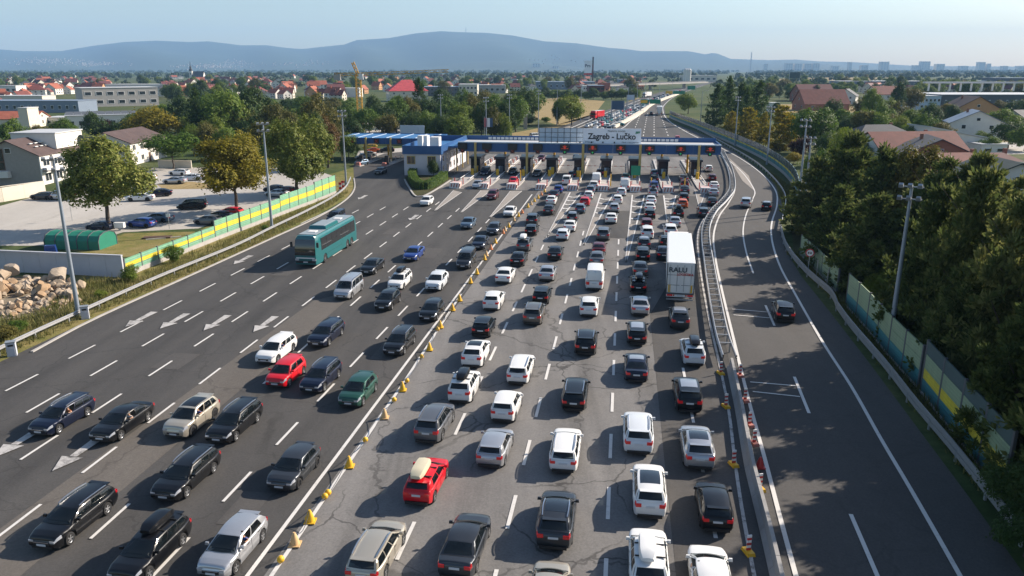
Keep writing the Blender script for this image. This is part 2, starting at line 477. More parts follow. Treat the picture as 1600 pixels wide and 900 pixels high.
M_TAIL = mat("tail_lens", (0.30, 0.008, 0.012), 0.15, coat=0.6, emit=((1.0, 0.03, 0.03), 0.05))
M_PLATE = mat("number_plate", (0.55, 0.56, 0.58), 0.5)

def car_paint(name, col, metal=0.0, rough=0.35):
    k = NB(name)
    k.b.inputs["Metallic"].default_value = metal; k.b.inputs["Roughness"].default_value = rough
    k.b.inputs["Coat Weight"].default_value = 0.55; k.b.inputs["Coat Roughness"].default_value = 0.04
    k.b.inputs["Specular IOR Level"].default_value = 0.22
    dust = k.noise(k.pos(), 2.5, 5)
    k.col(k.mix(k.rng(dust, 0.4, 0.8, 0.0, 0.025), tuple(col), (0.17, 0.16, 0.15)))
    return k.m
PAINT = {
 'white': car_paint("white_car_paint", (0.70, 0.70, 0.69)),
 'pearl': car_paint("cool_white_car_paint", (0.60, 0.63, 0.66)),
 'silver': car_paint("silver_car_paint", (0.44, 0.45, 0.47), 0.6, 0.3),
 'grey': car_paint("grey_car_paint", (0.14, 0.145, 0.155), 0.5, 0.3),
 'dgrey': car_paint("dark_grey_car_paint", (0.045, 0.05, 0.058), 0.5, 0.3),
 'black': car_paint("black_car_paint", (0.004, 0.0045, 0.006)),
 'navy': car_paint("navy_car_paint", (0.005, 0.009, 0.026), 0.2),
 'blue': car_paint("blue_car_paint", (0.02, 0.055, 0.24), 0.3),
 'steel': car_paint("steel_blue_car_paint", (0.09, 0.14, 0.20), 0.4),
 'red': car_paint("red_car_paint", (0.52, 0.008, 0.016)),
 'maroon': car_paint("maroon_car_paint", (0.10, 0.010, 0.016), 0.2),
 'green': car_paint("dark_green_car_paint", (0.018, 0.075, 0.055), 0.3),
 'beige': car_paint("beige_car_paint", (0.44, 0.40, 0.33), 0.5, 0.3),
 'brown': car_paint("brown_grey_car_paint", (0.15, 0.135, 0.12), 0.5, 0.3),
 'teal': car_paint("teal_car_paint", (0.01, 0.20, 0.22)),
 'orange': car_paint("orange_car_paint", (0.55, 0.10, 0.02)),
 'yellow': car_paint("yellow_car_paint", (0.65, 0.42, 0.03)),
}
CNAME = {'white': 'white', 'pearl': 'cool white', 'silver': 'silver', 'grey': 'mid grey', 'dgrey': 'dark grey', 'black': 'black', 'navy': 'navy blue',
         'blue': 'bright blue', 'steel': 'steel blue', 'red': 'red', 'maroon': 'dark red', 'green': 'dark green', 'beige': 'pale beige', 'brown': 'brown grey',
         'teal': 'teal', 'orange': 'orange', 'yellow': 'yellow'}
# ------------------------------------------------------------------ ground, hills, roads, markings
from mathutils.geometry import tessellate_polygon
def sheet(name, pts, z, m, kind='structure'):
    b = MB(); P = [Vector((p[0], p[1], z)) for p in pts]
    b.v = [tuple(p) for p in P]
    for t in tessellate_polygon([P]):
        a, c, d = t
        n = (P[c] - P[a]).cross(P[d] - P[a]).z
        b.face(*((a, c, d) if n > 0 else (a, d, c)))
    o = b.build(name, m); o["kind"] = kind
    return o
def px(*pairs, z=0.0): return [G(x, y, z) for x, y in pairs]

def smooth_line(pts, step=2.0):
    """Catmull-Rom through ground points, resampled about every step metres"""
    P = [Vector((p[0], p[1], 0)) for p in pts]
    P = [P[0] * 2 - P[1]] + P + [P[-1] * 2 - P[-2]]
    out = []
    for i in range(1, len(P) - 2):
        a, b, c, d = P[i - 1:i + 3]
        n = max(2, int((c - b).length / step))
        for k in range(n):
            t = k / n
            out.append(0.5 * ((2 * b) + (c - a) * t + (2 * a - 5 * b + 4 * c - d) * t * t + (3 * b - a - 3 * c + d) * t ** 3))
    out.append(P[-2])
    return out
def resample(pts, step):
    out, acc = [pts[0].copy()], 0.0
    for a, b in zip(pts, pts[1:]):
        L = (b - a).length; pos = step - acc
        while pos <= L:
            out.append(a + (b - a) * (pos / L)); pos += step
        acc = (acc + L) % step if L else acc
    return out
def offset_line(pts, d):
    out = []
    for i, p in enumerate(pts):
        t = (pts[min(i + 1, len(pts) - 1)] - pts[max(i - 1, 0)]).normalized()
        out.append(p + Vector((t.y, -t.x, 0)) * d)
    return out
def strip_into(b, pts, w, z):
    l, r = offset_line(pts, -w / 2), offset_line(pts, w / 2)
    b.grid([[Vector((p.x, p.y, z)), Vector((q.x, q.y, z))] for p, q in zip(l, r)][::-1])
def strip(name, pts, w, z, m, kind='structure'):
    b = MB(); strip_into(b, pts, w, z); o = b.build(name, m); o["kind"] = kind; return o

# the land out to the horizon
b = MB(); N = 10950
b.quad((-N, -190, 0), (N, -190, 0), (N, 10790, 0), (-N, 10790, 0))
o = b.build("ground", M_LAND); o["kind"] = 'structure'

# verge, parking lot, fields
Z1, Z2, Z3, Z4 = 0.012, 0.024, 0.036, 0.048
sheet("verge_ground", px((-900, 900), (-300, 480), (0, 430), (190, 430), (330, 350), (470, 285), (552, 262), (575, 262), (560, 300), (330, 430), (60, 575), (-300, 800)), Z1, M_GRASS)
sheet("parking_lot_ground", px((-420, 440), (0, 384), (85, 384), (170, 370), (192, 363), (310, 357), (430, 315), (490, 292), (520, 275), (470, 258), (380, 268), (330, 262), (240, 262), (190, 285), (75, 302), (0, 322), (-420, 372)), Z1 + 0.006, M_LOT)
sheet("rubble_ground", px((-120, 500), (-100, 440), (0, 432), (100, 434), (128, 452), (132, 480), (60, 500)), Z2, M_SOILB)
sheet("grass_patch", px((85, 386), (175, 372), (195, 365), (305, 362), (300, 375), (210, 402), (150, 400)), Z2, M_GRASS)
sheet("parking_island", px((245, 288), (300, 284), (330, 288), (330, 295), (255, 296)), Z2 + 0.012, M_STRAW)
sheet("service_yard_ground", px((552, 262), (560, 236), (700, 226), (700, 246), (640, 262), (600, 275)), Z1 + 0.006, M_LOT)
sheet("construction_yard_ground", px((540, 215), (560, 190), (640, 186), (650, 205), (600, 220)), Z1, M_LOT)
sheet("stubble_field", px((835, 184), (838, 156), (880, 152), (945, 158), (925, 184), (870, 195)), Z1, M_STRAW)
sheet("roadside_meadow", px((800, 208), (870, 195), (948, 172), (998, 152), (1001, 155), (955, 178), (880, 212), (800, 228)), Z1, M_STRAW)
sheet("straw_field", px((1205, 176), (1212, 163), (1330, 163), (1340, 176)), Z1, M_STRAW)
sheet("playing_field", px((1555, 232), (1560, 214), (1640, 214), (1660, 232)), Z1, M_STRAW)
sheet("forecourt_ground", px((1520, 232), (1525, 222), (1620, 222), (1640, 240), (1540, 242)), Z1 + 0.006, M_LOT)
sheet("mown_field", px((1195, 126), (1240, 121), (1420, 121), (1400, 126)), 0.05, M_STRAW)
sheet("pale_field", px((1290, 134), (1330, 130), (1480, 130), (1440, 135)), 0.05, M_STRAW)
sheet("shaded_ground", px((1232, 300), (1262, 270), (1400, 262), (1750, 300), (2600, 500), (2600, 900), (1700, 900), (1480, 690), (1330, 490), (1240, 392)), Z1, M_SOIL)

# asphalt of the toll plaza, the slip road and the motorway beyond
sheet("toll_plaza_road", px((-260, 700), (0, 566), (150, 496), (300, 428), (425, 371), (500, 337), (540, 312), (554, 294), (553, 276), (552, 258), (600, 240), (720, 229), (800, 222), (845, 209), (890, 193), (940, 175), (985, 158), (1030, 144.5), (1078, 134.5), (1110, 128), (1118, 128), (1090, 137), (1060, 148), (1044, 158), (1038, 168), (1040, 180), (1050, 192), (1085, 213), (1130, 240), (1145, 262), (1146, 300), (1115, 335), (1106, 360), (1112, 420), (1130, 520), (1146, 600), (1180, 740), (1228, 905), (1330, 1300), (-1200, 1300)), Z2, M_ASPH)
sheet("slip_road", px((1050, 192), (1110, 215), (1150, 238), (1190, 268), (1218, 296), (1226, 325), (1221, 350), (1226, 388), (1252, 432), (1300, 492), (1360, 570), (1440, 678), (1510, 772), (1580, 870), (1780, 1150), (1560, 1300), (1330, 1300), (1228, 905), (1180, 740), (1146, 600), (1130, 520), (1112, 420), (1106, 360), (1115, 335), (1146, 300), (1145, 262), (1130, 240), (1085, 213)), Z2 + 0.006, M_RAMP)

# lane geometry of the plaza: lateral offsets (m) right of the camera in the motorway's frame
U_CONE, U_R = -15.0, (-9.2, -4.7, 0.0)
# concrete lanes right of the cone line
vA = 20.0
conc = [RF(U_CONE + 0.45, vA), RF(U_CONE + 0.45, 138), RF(15.5, 138), RF(15.8, 118)] + px((1080, 350), (1068, 372), (1058, 420)) + [RF(3.0, 66), RF(3.0, vA)]
sheet("concrete_lanes", conc, Z3, M_CONC)
sheet("outer_queue_lane", [RF(3.02, 66), RF(3.02, vA), RF(9.8, vA), RF(8.6, 40), RF(7.5, 66)], Z3 - 0.003, M_RAMP)
sheet("toll_apron", [RF(-34.0, 136.5), RF(16.8, 136.5), RF(17.6, 196), RF(-34.0, 196)], Z3 + 0.006, M_CONC)
for (u, v0, v1) in ((-27.4, 114, 136), (-21.8, 120, 136), (-11.4, 112, 134), (-0.4, 98, 118), (5.3, 116, 134), (11.2, 104, 134)):
    sheet("asphalt_patch", [RF(u - 1.9, v0), RF(u - 1.9, v1), RF(u + 1.9, v1), RF(u + 1.9, v0)], Z4 + 0.006, M_ASPH)
sheet("worn_lane_strip", [RF(-28.6, 20), RF(-28.2, 66), RF(-25.2, 70), RF(-24.9, 20)], Z3, M_TAN)
for (u, v, w, l) in ((-18.2, 52, 1.6, 4.5), (-33.5, 48, 2.2, 3.2), (-36.2, 74, 1.8, 6.0), (-23.0, 84, 2.0, 5.0), (-31.0, 96, 2.4, 4.0), (-18.6, 30, 1.5, 3.0)):
    sheet("road_repair_patch", [RF(u, v), RF(u, v + l), RF(u + w, v + l), RF(u + w, v)], Z3 + .003, M_RAMP)

# dashed lane lines: (u, first v, last v)
dash = MB(); LZ = Z4 + 0.02
def dashes(b, u, v0, v1, P=6.12, L=3.0, w=0.17, drift=0.0):
    v = v0
    while v < v1:
        uu = u + drift * (v - v0)
        strip_into(b, [RF(uu, v), RF(uu + drift * L, v + L)], w, LZ); v += P
for (p0, p1, far) in (((5, 612), (380, 420), 112), ((41, 646), (398, 441), 118), ((35.5, 720), (389, 488), 120), ((0, 845), (526, 441), 122), ((149, 844), (611, 425), 116), ((345, 785), (646, 467), 112)):
    u0, v0 = UV(*p0); u1, v1 = UV(*p1)
    dashes(dash, u0, v0 - 6.12 * 3, far, drift=(u1 - u0) / (v1 - v0))
for (u, p) in ((U_R[0], (660, 880)), (U_R[1], (820, 830)), (U_R[2], (974, 815)), (5.0, (1147, 845))):
    v0 = UV(*p)[1]
    dashes(dash, u, v0 - 6.12, 100 if u < 1 else 52, w=0.19)
dash.build("lane_dashes", M_LINE)["kind"] = 'structure'
b = MB()
strip_into(b, [RF(U_CONE - 0.25, 18), RF(U_CONE - 0.2, 92), RF(U_CONE - 0.2, 132)], 0.20, LZ)
strip_into(b, [RF(U_CONE + 0.85, 18), RF(U_CONE + 0.6, 48), RF(U_CONE + 0.1, 70)], 0.20, LZ)
b.build("cone_lane_line", M_LINE)["kind"] = 'structure'

def gore(base_l, base_r, apex, bars=True, fill=False):
    """painted wedge between two lanes: two edge lines and chevron bars, or filled"""
    l, r, a = UV(*base_l), UV(*base_r), UV(*apex)
    b = MB()
    L0, R0, A = RF(*l), RF(*r), RF(*a)
    strip_into(b, [A, L0], 0.22, LZ + 0.004); strip_into(b, [A, R0], 0.22, LZ + 0.004)
    n = 8
    for i in range(n):
        t = 0.12 + 0.86 * i / n
        p, q = A.lerp(L0, t), A.lerp(R0, t)
        c = (p + q) / 2 - RY * (q - p).length * 0.45
        wd = 0.55
        if t < 0.42 or fill:
            continue
        if bars:
            strip_into(b, [p, c], wd, LZ + 0.008); strip_into(b, [c, q], wd, LZ + 0.012)
    t = 1.0 if fill else 0.46
    p, q = A.lerp(L0, t), A.lerp(R0, t)
    b.v += [(A.x, A.y, LZ + .016), (p.x, p.y, LZ + .016), (q.x, q.y, LZ + .016)]; k = len(b.v); b.face(k - 3, k - 1, k - 2)
    b.m[-1] = 1
    b.build("lane_gore_marking", [M_LINE, M_PALE])["kind"] = 'structure'
gore((709, 298), (721, 301), (679, 330), False, True)
gore((752, 298), (767, 298), (720, 333), False, True)
gore((798, 299), (815, 299), (765, 341), False, True)
gore((891, 301), (908, 302), (857, 366))
gore((939, 303), (958, 304), (912, 384))
gore((988, 305), (1007, 306), (978, 410))
gore((1037, 306), (1056, 306), (1043, 350))
gore((1086, 297), (1103, 297), (1093, 324), False, True)
b = MB()
strip_into(b, [RF(U_R[0] + 0.1, 96), RF(*UV(857, 366))], 0.18, LZ)
b.build("lane_edge_line", M_LINE)["kind"] = 'structure'

def arrow(tip_px, length=4.2, right=False, m=M_WORN):
    u, v = UV(*tip_px); b = MB(); z = LZ + 0.02
    def P(x, y): q = RF(u + x, v + y); return (q.x, q.y, z)
    b.v += [P(0, 0), P(-0.66, 1.6), P(0.66, 1.6)]; b.face(0, 2, 1)
    b.quad(P(-0.22, 1.65), P(0.22, 1.65), P(0.34, length), P(-0.34, length))
    if right: b.quad(P(0.4, 2.6), P(1.3, 2.2), P(1.3, 3.2), P(0.4, 3.4))
    o = b.build("lane_arrow", m); o["kind"] = 'structure'
for t in ((196, 512), (250, 515), (318, 518), (396, 520), (365, 414), (82, 738), (-12, 718)): arrow(t)
arrow((560, 312)); arrow((640, 345))
# worn strips between lanes near the bottom left
# slip road lines
def pline(name, w, *pairs, z=LZ, step=1.5, m=M_LINE):
    return strip(name, smooth_line(px(*pairs), step), w, z, m)
pline("slip_road_left_line", 0.22, (1096, 222), (1127, 245), (1143, 270), (1148, 296), (1138, 318), (1124, 338), (1115, 368), (1118, 405), (1127, 450), (1146, 530), (1168, 620), (1194, 715), (1220, 815), (1243, 900), (1275, 1020))
pline("slip_road_right_line", 0.22, (1098, 215), (1128, 232), (1160, 250), (1190, 272), (1211, 297), (1214, 320), (1206, 348), (1206, 375), (1218, 415), (1245, 465), (1285, 535), (1330, 605), (1375, 685), (1425, 770), (1500, 902), (1560, 1010))
pline("merge_line", 0.18, (1130, 244), (1158, 268), (1178, 296), (1176, 312), (1166, 335), (1161, 362), (1166, 395), (1177, 428))
b = MB()
tri = px((1138, 246), (1170, 275), (1178, 298), (1160, 283)); k = 0
b.v += [(p.x, p.y, LZ - .008) for p in tri]; b.face(0, 3, 2, 1)
b.build("merge_gore_marking", M_PALE)["kind"] = 'structure'
b = MB()
for a, c in (((1196, 478), (1210, 510)), ((1241, 590), (1264, 647)), ((1329, 805), (1372, 905)), ((1144, 484), (1204, 489)), ((1146, 493), (1206, 498)), ((1172, 598), (1243, 604)), ((1176, 613), (1250, 621))):
    strip_into(b, px(a, c), 0.2 if abs(a[0] - c[0]) < 45 else 0.14, LZ)
b.build("slip_road_dashes", M_LINE)["kind"] = 'structure'
pline("plaza_right_line", 0.18, (1146, 296), (1120, 320), (1098, 345), (1090, 372), (1094, 420), (1106, 490), (1124, 570), (1138, 640), (1148, 720), (1158, 790), (1178, 900), (1195, 990), m=M_WORN)
pline("plaza_left_line", 0.16, (555, 290), (548, 306), (520, 326), (470, 350))
# motorway beyond the gates
for pts in (((860, 216), (905, 199), (950, 180), (1002, 160), (1040, 147), (1090, 134)), ((1112, 226), (1070, 205), (1044, 188), (1036, 174), (1040, 162), (1062, 147), (1098, 134))):
    pline("motorway_edge_line", 0.35, *pts, z=LZ, step=6)
b = MB()
for (x0, x1) in ((985, 1002), (1004, 1012), (1022, 1022), (1046, 1031)):
    a, c = G(x0, 218), G(x1, 176); d = (c - a); n = int(d.length / 12)
    for i in range(n):
        p = a + d * (i / n); strip_into(b, [p, p + d.normalized() * 5], 0.3, LZ)
b.build("motorway_dashes", M_LINE)["kind"] = 'structure'
pline("median_edge_line", 0.4, (955, 208), (975, 199), (985, 190), (1002, 178), (1020, 163), (1060, 147), step=6)
sheet("median_apron", px((958, 196), (966, 187), (982, 186), (975, 195)), Z4, M_PALE)
sheet("overpass_side_road", px((835, 222), (845, 209), (890, 197), (893, 200), (860, 212), (850, 224)), Z3, M_PALE)

# ------------------------------------------------------------------ hills on the horizon
RIDGE = [(-500, 92), (-300, 84), (-150, 86), (0, 77), (40, 80), (100, 80), (150, 72), (200, 66), (250, 64), (300, 66), (330, 65), (380, 71), (420, 71), (450, 75), (475, 77), (500, 74), (540, 70), (560, 63), (610, 60), (650, 53), (690, 49.5), (720, 51), (760, 52), (800, 56), (850, 65), (900, 68), (950, 75), (978, 77), (1000, 80), (1050, 80), (1074, 80), (1100, 85), (1115, 82), (1140, 92), (1200, 94), (1240, 93), (1280, 96), (1330, 97), (1380, 100), (1430, 103), (1600, 104), (2100, 103)]
def hills(name, ridge, d0, d1, rows, seed, rough):
    r = random.Random(seed); b = MB()
    xs = np.arange(ridge[0][0], ridge[-1][0] + 1, 10)
    hy = np.interp(xs, [p[0] for p in ridge], [p[1] for p in ridge])
    ph = [(r.uniform(.01, .06), r.uniform(0, 6), r.uniform(.2, 1)) for _ in range(9)]
    out = []
    for i in range(rows + 5):
        t = i / rows; depth = d0 + (d1 - d0) * t; row = []
        for j, x in enumerate(xs):
            Hh = (108 - hy[j]) / 1247 * d1 + 21
            f = t ** 1.25 if t <= 1 else 1 - (t - 1) * 1.4
            spur = sum(a * math.sin(x * fr + q + t * 3 * a) for fr, q, a in ph) / 4
            z = Hh * f + rough * Hh * spur * math.sin(math.pi * min(t, 1))
            p = DP(float(x), 110, depth)
            row.append((p.x, p.y, max(z, -1 if i else -2) if i else -2))
        out.append(row)
    b.grid(out)
    o = b.build(name, MATS["hill_forest"], smooth=180); o["kind"] = 'structure'; return o
k = NB("hill_forest")
a = k.noise(k.pos(), 0.004, 8, 0.6); c = k.noise(k.pos(), 0.0012, 4)
k.col(k.ramp(k.math('ADD', k.math('MULTIPLY', a, .5), k.math('MULTIPLY', c, .5)), [(0.35, (0.014, 0.030, 0.020)), (0.55, (0.022, 0.042, 0.026)), (0.72, (0.06, 0.075, 0.045))]))
k.b.inputs["Roughness"].default_value = 1.0
hills("mountain_ridge", RIDGE, 5600, 9000, 30, 3, 0.24)
hills("foothill", [(600, 109), (640, 107), (680, 104), (720, 98), (770, 95), (820, 98), (870, 102), (910, 106), (950, 109)], 5000, 6200, 10, 5, 0.05)
# ------------------------------------------------------------------ toll gates
ANG = -TH                                   # z rotation of things built in the motorway's frame
def text(name, body, size, m, parent, loc, rot, align='CENTER', bold=0.0, xs=1.0):
    cu = bpy.data.curves.new(name, 'FONT'); cu.body = body; cu.size = size; cu.align_x = align; cu.align_y = 'CENTER'
    cu.extrude = 0.006; cu.offset = bold; cu.resolution_u = 3
    cu.materials.append(m)
    tmp = bpy.data.objects.new("tmp", cu); COL.objects.link(tmp); bpy.context.view_layer.update()
    me = bpy.data.meshes.new_from_object(tmp.evaluated_get(bpy.context.evaluated_depsgraph_get())); bpy.data.objects.remove(tmp)
    o = link(name, me, parent, loc); o.rotation_euler = rot
    o.scale = (xs, 1, 1)
    return o

UL, UR, VF, VB = -33.4, 19.2, 157.5, 166.5
ISL = [-30.1, -24.9, -19.6, -14.3, -8.6, -3.1, 2.6, 8.3, 14.8]
LANES = [-32.6, -27.5, -22.2, -17.0, -11.5, -5.9, -0.3, 5.4, 11.5, 17.2]
t = empty("toll_canopy", RF((UL + UR) / 2, VF, 0), ANG)
tag(t, "long blue toll gate canopy on yellow columns across the motorway lanes", "toll canopy")
cu_ = (UL + UR) / 2; Lc = UR - UL
NP = 10
for i in range(NP):                                   # blue fascia boards along the front
    w = Lc / NP; x = UL - cu_ + w * (i + .5)
    MB().box((x, 0, 5.55), (w - 0.03, 0.22, 1.75)).build("fascia_panel", M_BLUE, t)
MB().box((0, 4.6, 6.10), (Lc - .1, 8.9, 0.35)).build("roof_deck", M_PALEROOF, t)
MB().box((0, -0.06, 6.55), (Lc + .3, 0.5, 0.22)).build("front_edge_trim", M_LBLUE, t)
MB().box((0, 9.2, 6.55), (Lc + .2, 0.2, 1.25)).build("rear_parapet", M_BLUE, t)
for s in (-1, 1): MB().box((s * Lc / 2 + s * .02, 4.5, 5.9), (0.2, 9.0, 1.5)).build("end_fascia", M_BLUE, t)
for i in range(44):
    x = -Lc / 2 + 5.0 + i * (Lc - 13) / 43
    MB().box((x, 9.0, 6.62), (0.72, 0.12, 0.5)).build("roof_light_strip", M_WHITEP, t) if i == 0 else None
rl = [c for c in t.children if c.name.startswith("roof_light_strip")][0]
for i in range(1, 44):
    c = link("roof_light_strip", rl.data, t); c.location = (i * (Lc - 13) / 43, 0, 0)
for u in (-29.9, -19.2, -7.8, 3.6, 15.1):
    MB().tube((u - cu_, -0.45, 0), (u - cu_, -0.45, 6.5), 0.26, 0.26, 12).build("column", M_YCOL, t, smooth=40)
for u in (-24.9, -14.3, -3.1, 8.3, 13.6):
    MB().tube((u - cu_, 7.5, 0), (u - cu_, 7.5, 5.95), 0.22, 0.22, 10).build("rear_column", M_YEL, t, smooth=40)
for i, u in enumerate(LANES):
    b = MB().box((u - cu_, -0.36, 5.75), (1.9, 0.45, 1.25))
    d = b.build("lane_signal_board", M_BLACK, t)
    if i >= 4:
        b = MB(); x = u - cu_; y = -0.60
        b.tri((x - .5, y, 5.9), (x + .5, y, 5.9), (x, y, 6.2)); b.quad((x - .22, y, 5.45), (x + .22, y, 5.45), (x + .22, y, 5.94), (x - .22, y, 5.94))
        b.quad((x - .7, y, 5.5), (x - .35, y, 5.5), (x - .35, y, 5.62), (x - .7, y, 5.62)); b.quad((x + .35, y, 5.5), (x + .7, y, 5.5), (x + .7, y, 5.62), (x + .35, y, 5.62))
        b.build("lit_symbol", M_LED, d)
        g = MB().box((x, -0.30, 4.85), (0.75, 0.3, 0.8)).build("arrow_signal", M_BLACK, t)
        MB().tri((x - .22, -0.46, 4.95), (x + .22, -0.46, 4.95), (x, -0.46, 4.6)).build("lit_symbol", M_LEDG, g)
    else:
        x = u - cu_
        g = MB().box((x, -0.30, 4.85), (0.85, 0.3, 0.85)).build("cross_signal", M_BLACK, t)
        b = MB()
        for s in (-1, 1): b.bar((x - .28, -0.47 - .004 * s, 4.85 - .28 * s), (x + .28, -0.47 - .004 * s, 4.85 + .28 * s), 0.13, 0.02)
        b.build("lit_symbol", M_LED, g)
for i in range(6):
    MB().box((-6 + i * 2.3, 0.35, 6.75), (0.25, 0.3, 0.4)).build("floodlight", M_BLACK, t)

# name board on the roof, back of a second board beside it
sg = empty("toll_name_board", RF(-2.15, VF + 0.8, 6.27), ANG)
tag(sg, "grey board lettered Zagreb - Lučko standing on the toll canopy roof", "sign")
MB().box((0, 0, 1.75), (11.6, 0.18, 3.0)).build("panel", M_SIGN, sg)
for s in (-4.6, -1.5, 1.5, 4.6):
    MB().bar((s, 0.2, 0), (s, 0.2, 3.0), 0.12).build("support", M_STEEL, sg)
rt = (math.pi / 2, 0, 0)
text("place_name", "Zagreb - Lučko", 1.62, M_INK, sg, (0.0, -0.12, 1.65), rt, bold=0.045, xs=0.93)
text("lettering", "Naplatna postaja", 0.52, M_INK, sg, (0.9, -0.12, 2.78), rt)
text("lettering", "Sretan put", 0.42, M_INK, sg, (-5.4, -0.12, 0.58), rt, 'LEFT')
text("lettering", "Have a nice journey", 0.42, M_INK, sg, (5.4, -0.12, 0.58), rt, 'RIGHT')
b = MB()
for i in range(3): b.quad((4.65 + i * .28, -0.115, 2.25 + i * .05), (4.88 + i * .28, -0.115, 2.25 + i * .05), (5.0 + i * .28, -0.115, 2.75), (4.77 + i * .28, -0.115, 2.75))
b.build("green_emblem", M_SIGNG, sg)
bb = empty("advert_board_back", RF(-12.6, VF + 3.2, 6.27), ANG)
tag(bb, "pale blue back of an advert board with dark grid bars, on the toll canopy roof", "billboard")
for i in range(7):
    for j in range(3):
        MB().box((-3.9 + i * 1.3, 0, 0.75 + j * 0.95), (1.24, 0.1, 0.9)).build("back_panel", M_LBLUE, bb)
for i in range(8): MB().bar((-4.55 + i * 1.3, -0.08, 0), (-4.55 + i * 1.3, -0.08, 3.2), 0.09).build("upright", M_DGREY, bb)
for j in range(4): MB().bar((-4.55, -0.1, 0.27 + j * .95), (4.55, -0.1, 0.27 + j * .95), 0.07).build("crossbar", M_DGREY, bb)

# toll islands, booths, crash cushions
def island_name(i): return ["first", "second", "third", "fourth", "fifth", "sixth", "seventh", "eighth", "ninth"][i]
for i, u in enumerate(ISL):
    r = empty("toll_island", RF(u, 162, 0), ANG)
    tag(r, f"{island_name(i)} concrete toll island from the left, running under the blue canopy", "traffic island", "islands between the toll lanes")
    b = MB()
    b.prism([(-0.85, -22), (0.85, -22), (1.0, -19), (1.0, 26), (-1.0, 26), (-1.0, -19)], 0, 0.24)
    b.build("kerb_slab", M_CONCRETE, r)
    for s in (-1, 1):
        MB().box((s * 0.93, 2, 0.55), (0.12, 34, 0.10)).build("side_rail", M_WHITEP, r)
    for k in range(5):
        MB().box((0.0, 12 + k * 2.6, 0.62), (0.5, 0.5, 0.75)).build("bollard_block", M_PINKP if k % 2 else M_WHITEP, r)
    c = empty("crash_cushion", RF(u, 138.6, 0.02), ANG)
    tag(c, f"red and white striped crash cushion at the nose of the {island_name(i)} toll island", "crash cushion", "crash cushions in front of the toll islands")
    for k in range(4):
        MB().box((0, -1.0 + k * 0.75, 0.52), (1.9 - .1 * k, 0.68, 1.0 - 0.06 * k), top=0.9).build("cushion_block", (M_WHITEP, M_PINKP, M_WHITEP, M_PINKP)[k], c)
    b = MB()
    for k in range(4):
        x = -0.75 + k * 0.5
        b.quad((x, -1.36, .2), (x + .22, -1.36, .2), (x + .38, -1.345, .9), (x + .16, -1.345, .9))
    b.build("warning_stripes", M_PINKP, c)
    for s in (-1, 1):
        q = MB().tube((s * .8, 2.6, 0), (s * .8, 2.6, 1.4), .09, .09, 8).build("marker_post", M_REDP, c)
    # booth
    k = empty("toll_booth", RF(u, 160.6, 0.24), ANG)
    tag(k, f"dark glazed toll booth standing on the {island_name(i)} toll island from the left", "toll booth", "booths on the toll islands")
    k.scale = (1.3, 1.45, 1.2)
    MB().box((0, 0, 0.55), (1.55, 3.4, 1.1)).build("lower_wall", M_NAVYBOX, k)
    MB().box((0, 0, 2.62), (1.9, 3.9, 0.34)).build("roof", M_NAVYBOX, k)
    for sx in (-1, 1):
        for sy in (-1, 1): MB().box((sx * .73, sy * 1.66, 1.78), (0.09, 0.09, 1.34)).build("corner_post", M_NAVYBOX, k)
        MB().box((sx * .73, 0, 1.78), (0.03, 3.2, 1.32)).build("side_pane", M_BOOTHGLASS, k)
    for sy in (-1, 1): MB().box((0, sy * 1.66, 1.78), (1.36, 0.03, 1.32)).build("front_pane", M_BOOTHGLASS, k)
    MB().box((0.1, -1.74, 0.75), (0.7, 0.05, 0.9)).build("notice_panel", M_LBLUE, k)
    # bumper posts and pay machine beside it
    MB().tube((0, -7.5, .24), (0, -7.5, 1.5), 0.32, 0.32, 10).build("impact_post", M_YEL, r, smooth=40)
    MB().box((0.35, -4.5, 0.95), (0.6, 0.5, 1.5)).build("ticket_machine", M_YEL if i % 3 == 0 else M_DGREY, r)
    p = empty("lane_barrier", RF(u + 0.75, 165.5, .24), ANG)
    tag(p, f"barrier arm beside the booth on the {island_name(i)} toll island", "barrier arm", "barrier arms at the toll booths")
    MB().box((0, 0, .55), (.4, .4, 1.1)).build("cabinet", M_YEL, p)
    for q in range(5): MB().box((.45 + q * .6, -.25, .95), (.6, .06, .1)).build("arm_section", M_REDP if q % 2 else M_WHITEP, p)
# green lane sign in front of one island
s = empty("lane_sign", RF(2.6, 141.5, 0.02), ANG)
tag(s, "green square lane sign on two posts in front of a toll island", "sign")
MB().box((0, 0, 3.3), (1.7, .08, 1.7)).build("panel", M_SIGNG, s)
for x in (-.6, .6): MB().bar((x, .1, 0), (x, .1, 4.0), .09).build("post", M_STEEL, s)
for u, v in ((-1.9, 144), (5.4, 140), (11.3, 140), (-7.8, 148), (-19.2, 147)):
    g = empty("height_frame_post", RF(u, v, 0.03), ANG)
    tag(g, "thin yellow gate post standing beside a toll lane", "post", "yellow posts beside the toll lanes")
    MB().tube((0, 0, 0), (0, 0, 2.4), .1, .1, 8).build("shaft", M_YEL, g); MB().box((0, -.02, 2.5), (.35, .2, .35)).build("head", M_BLACK, g)

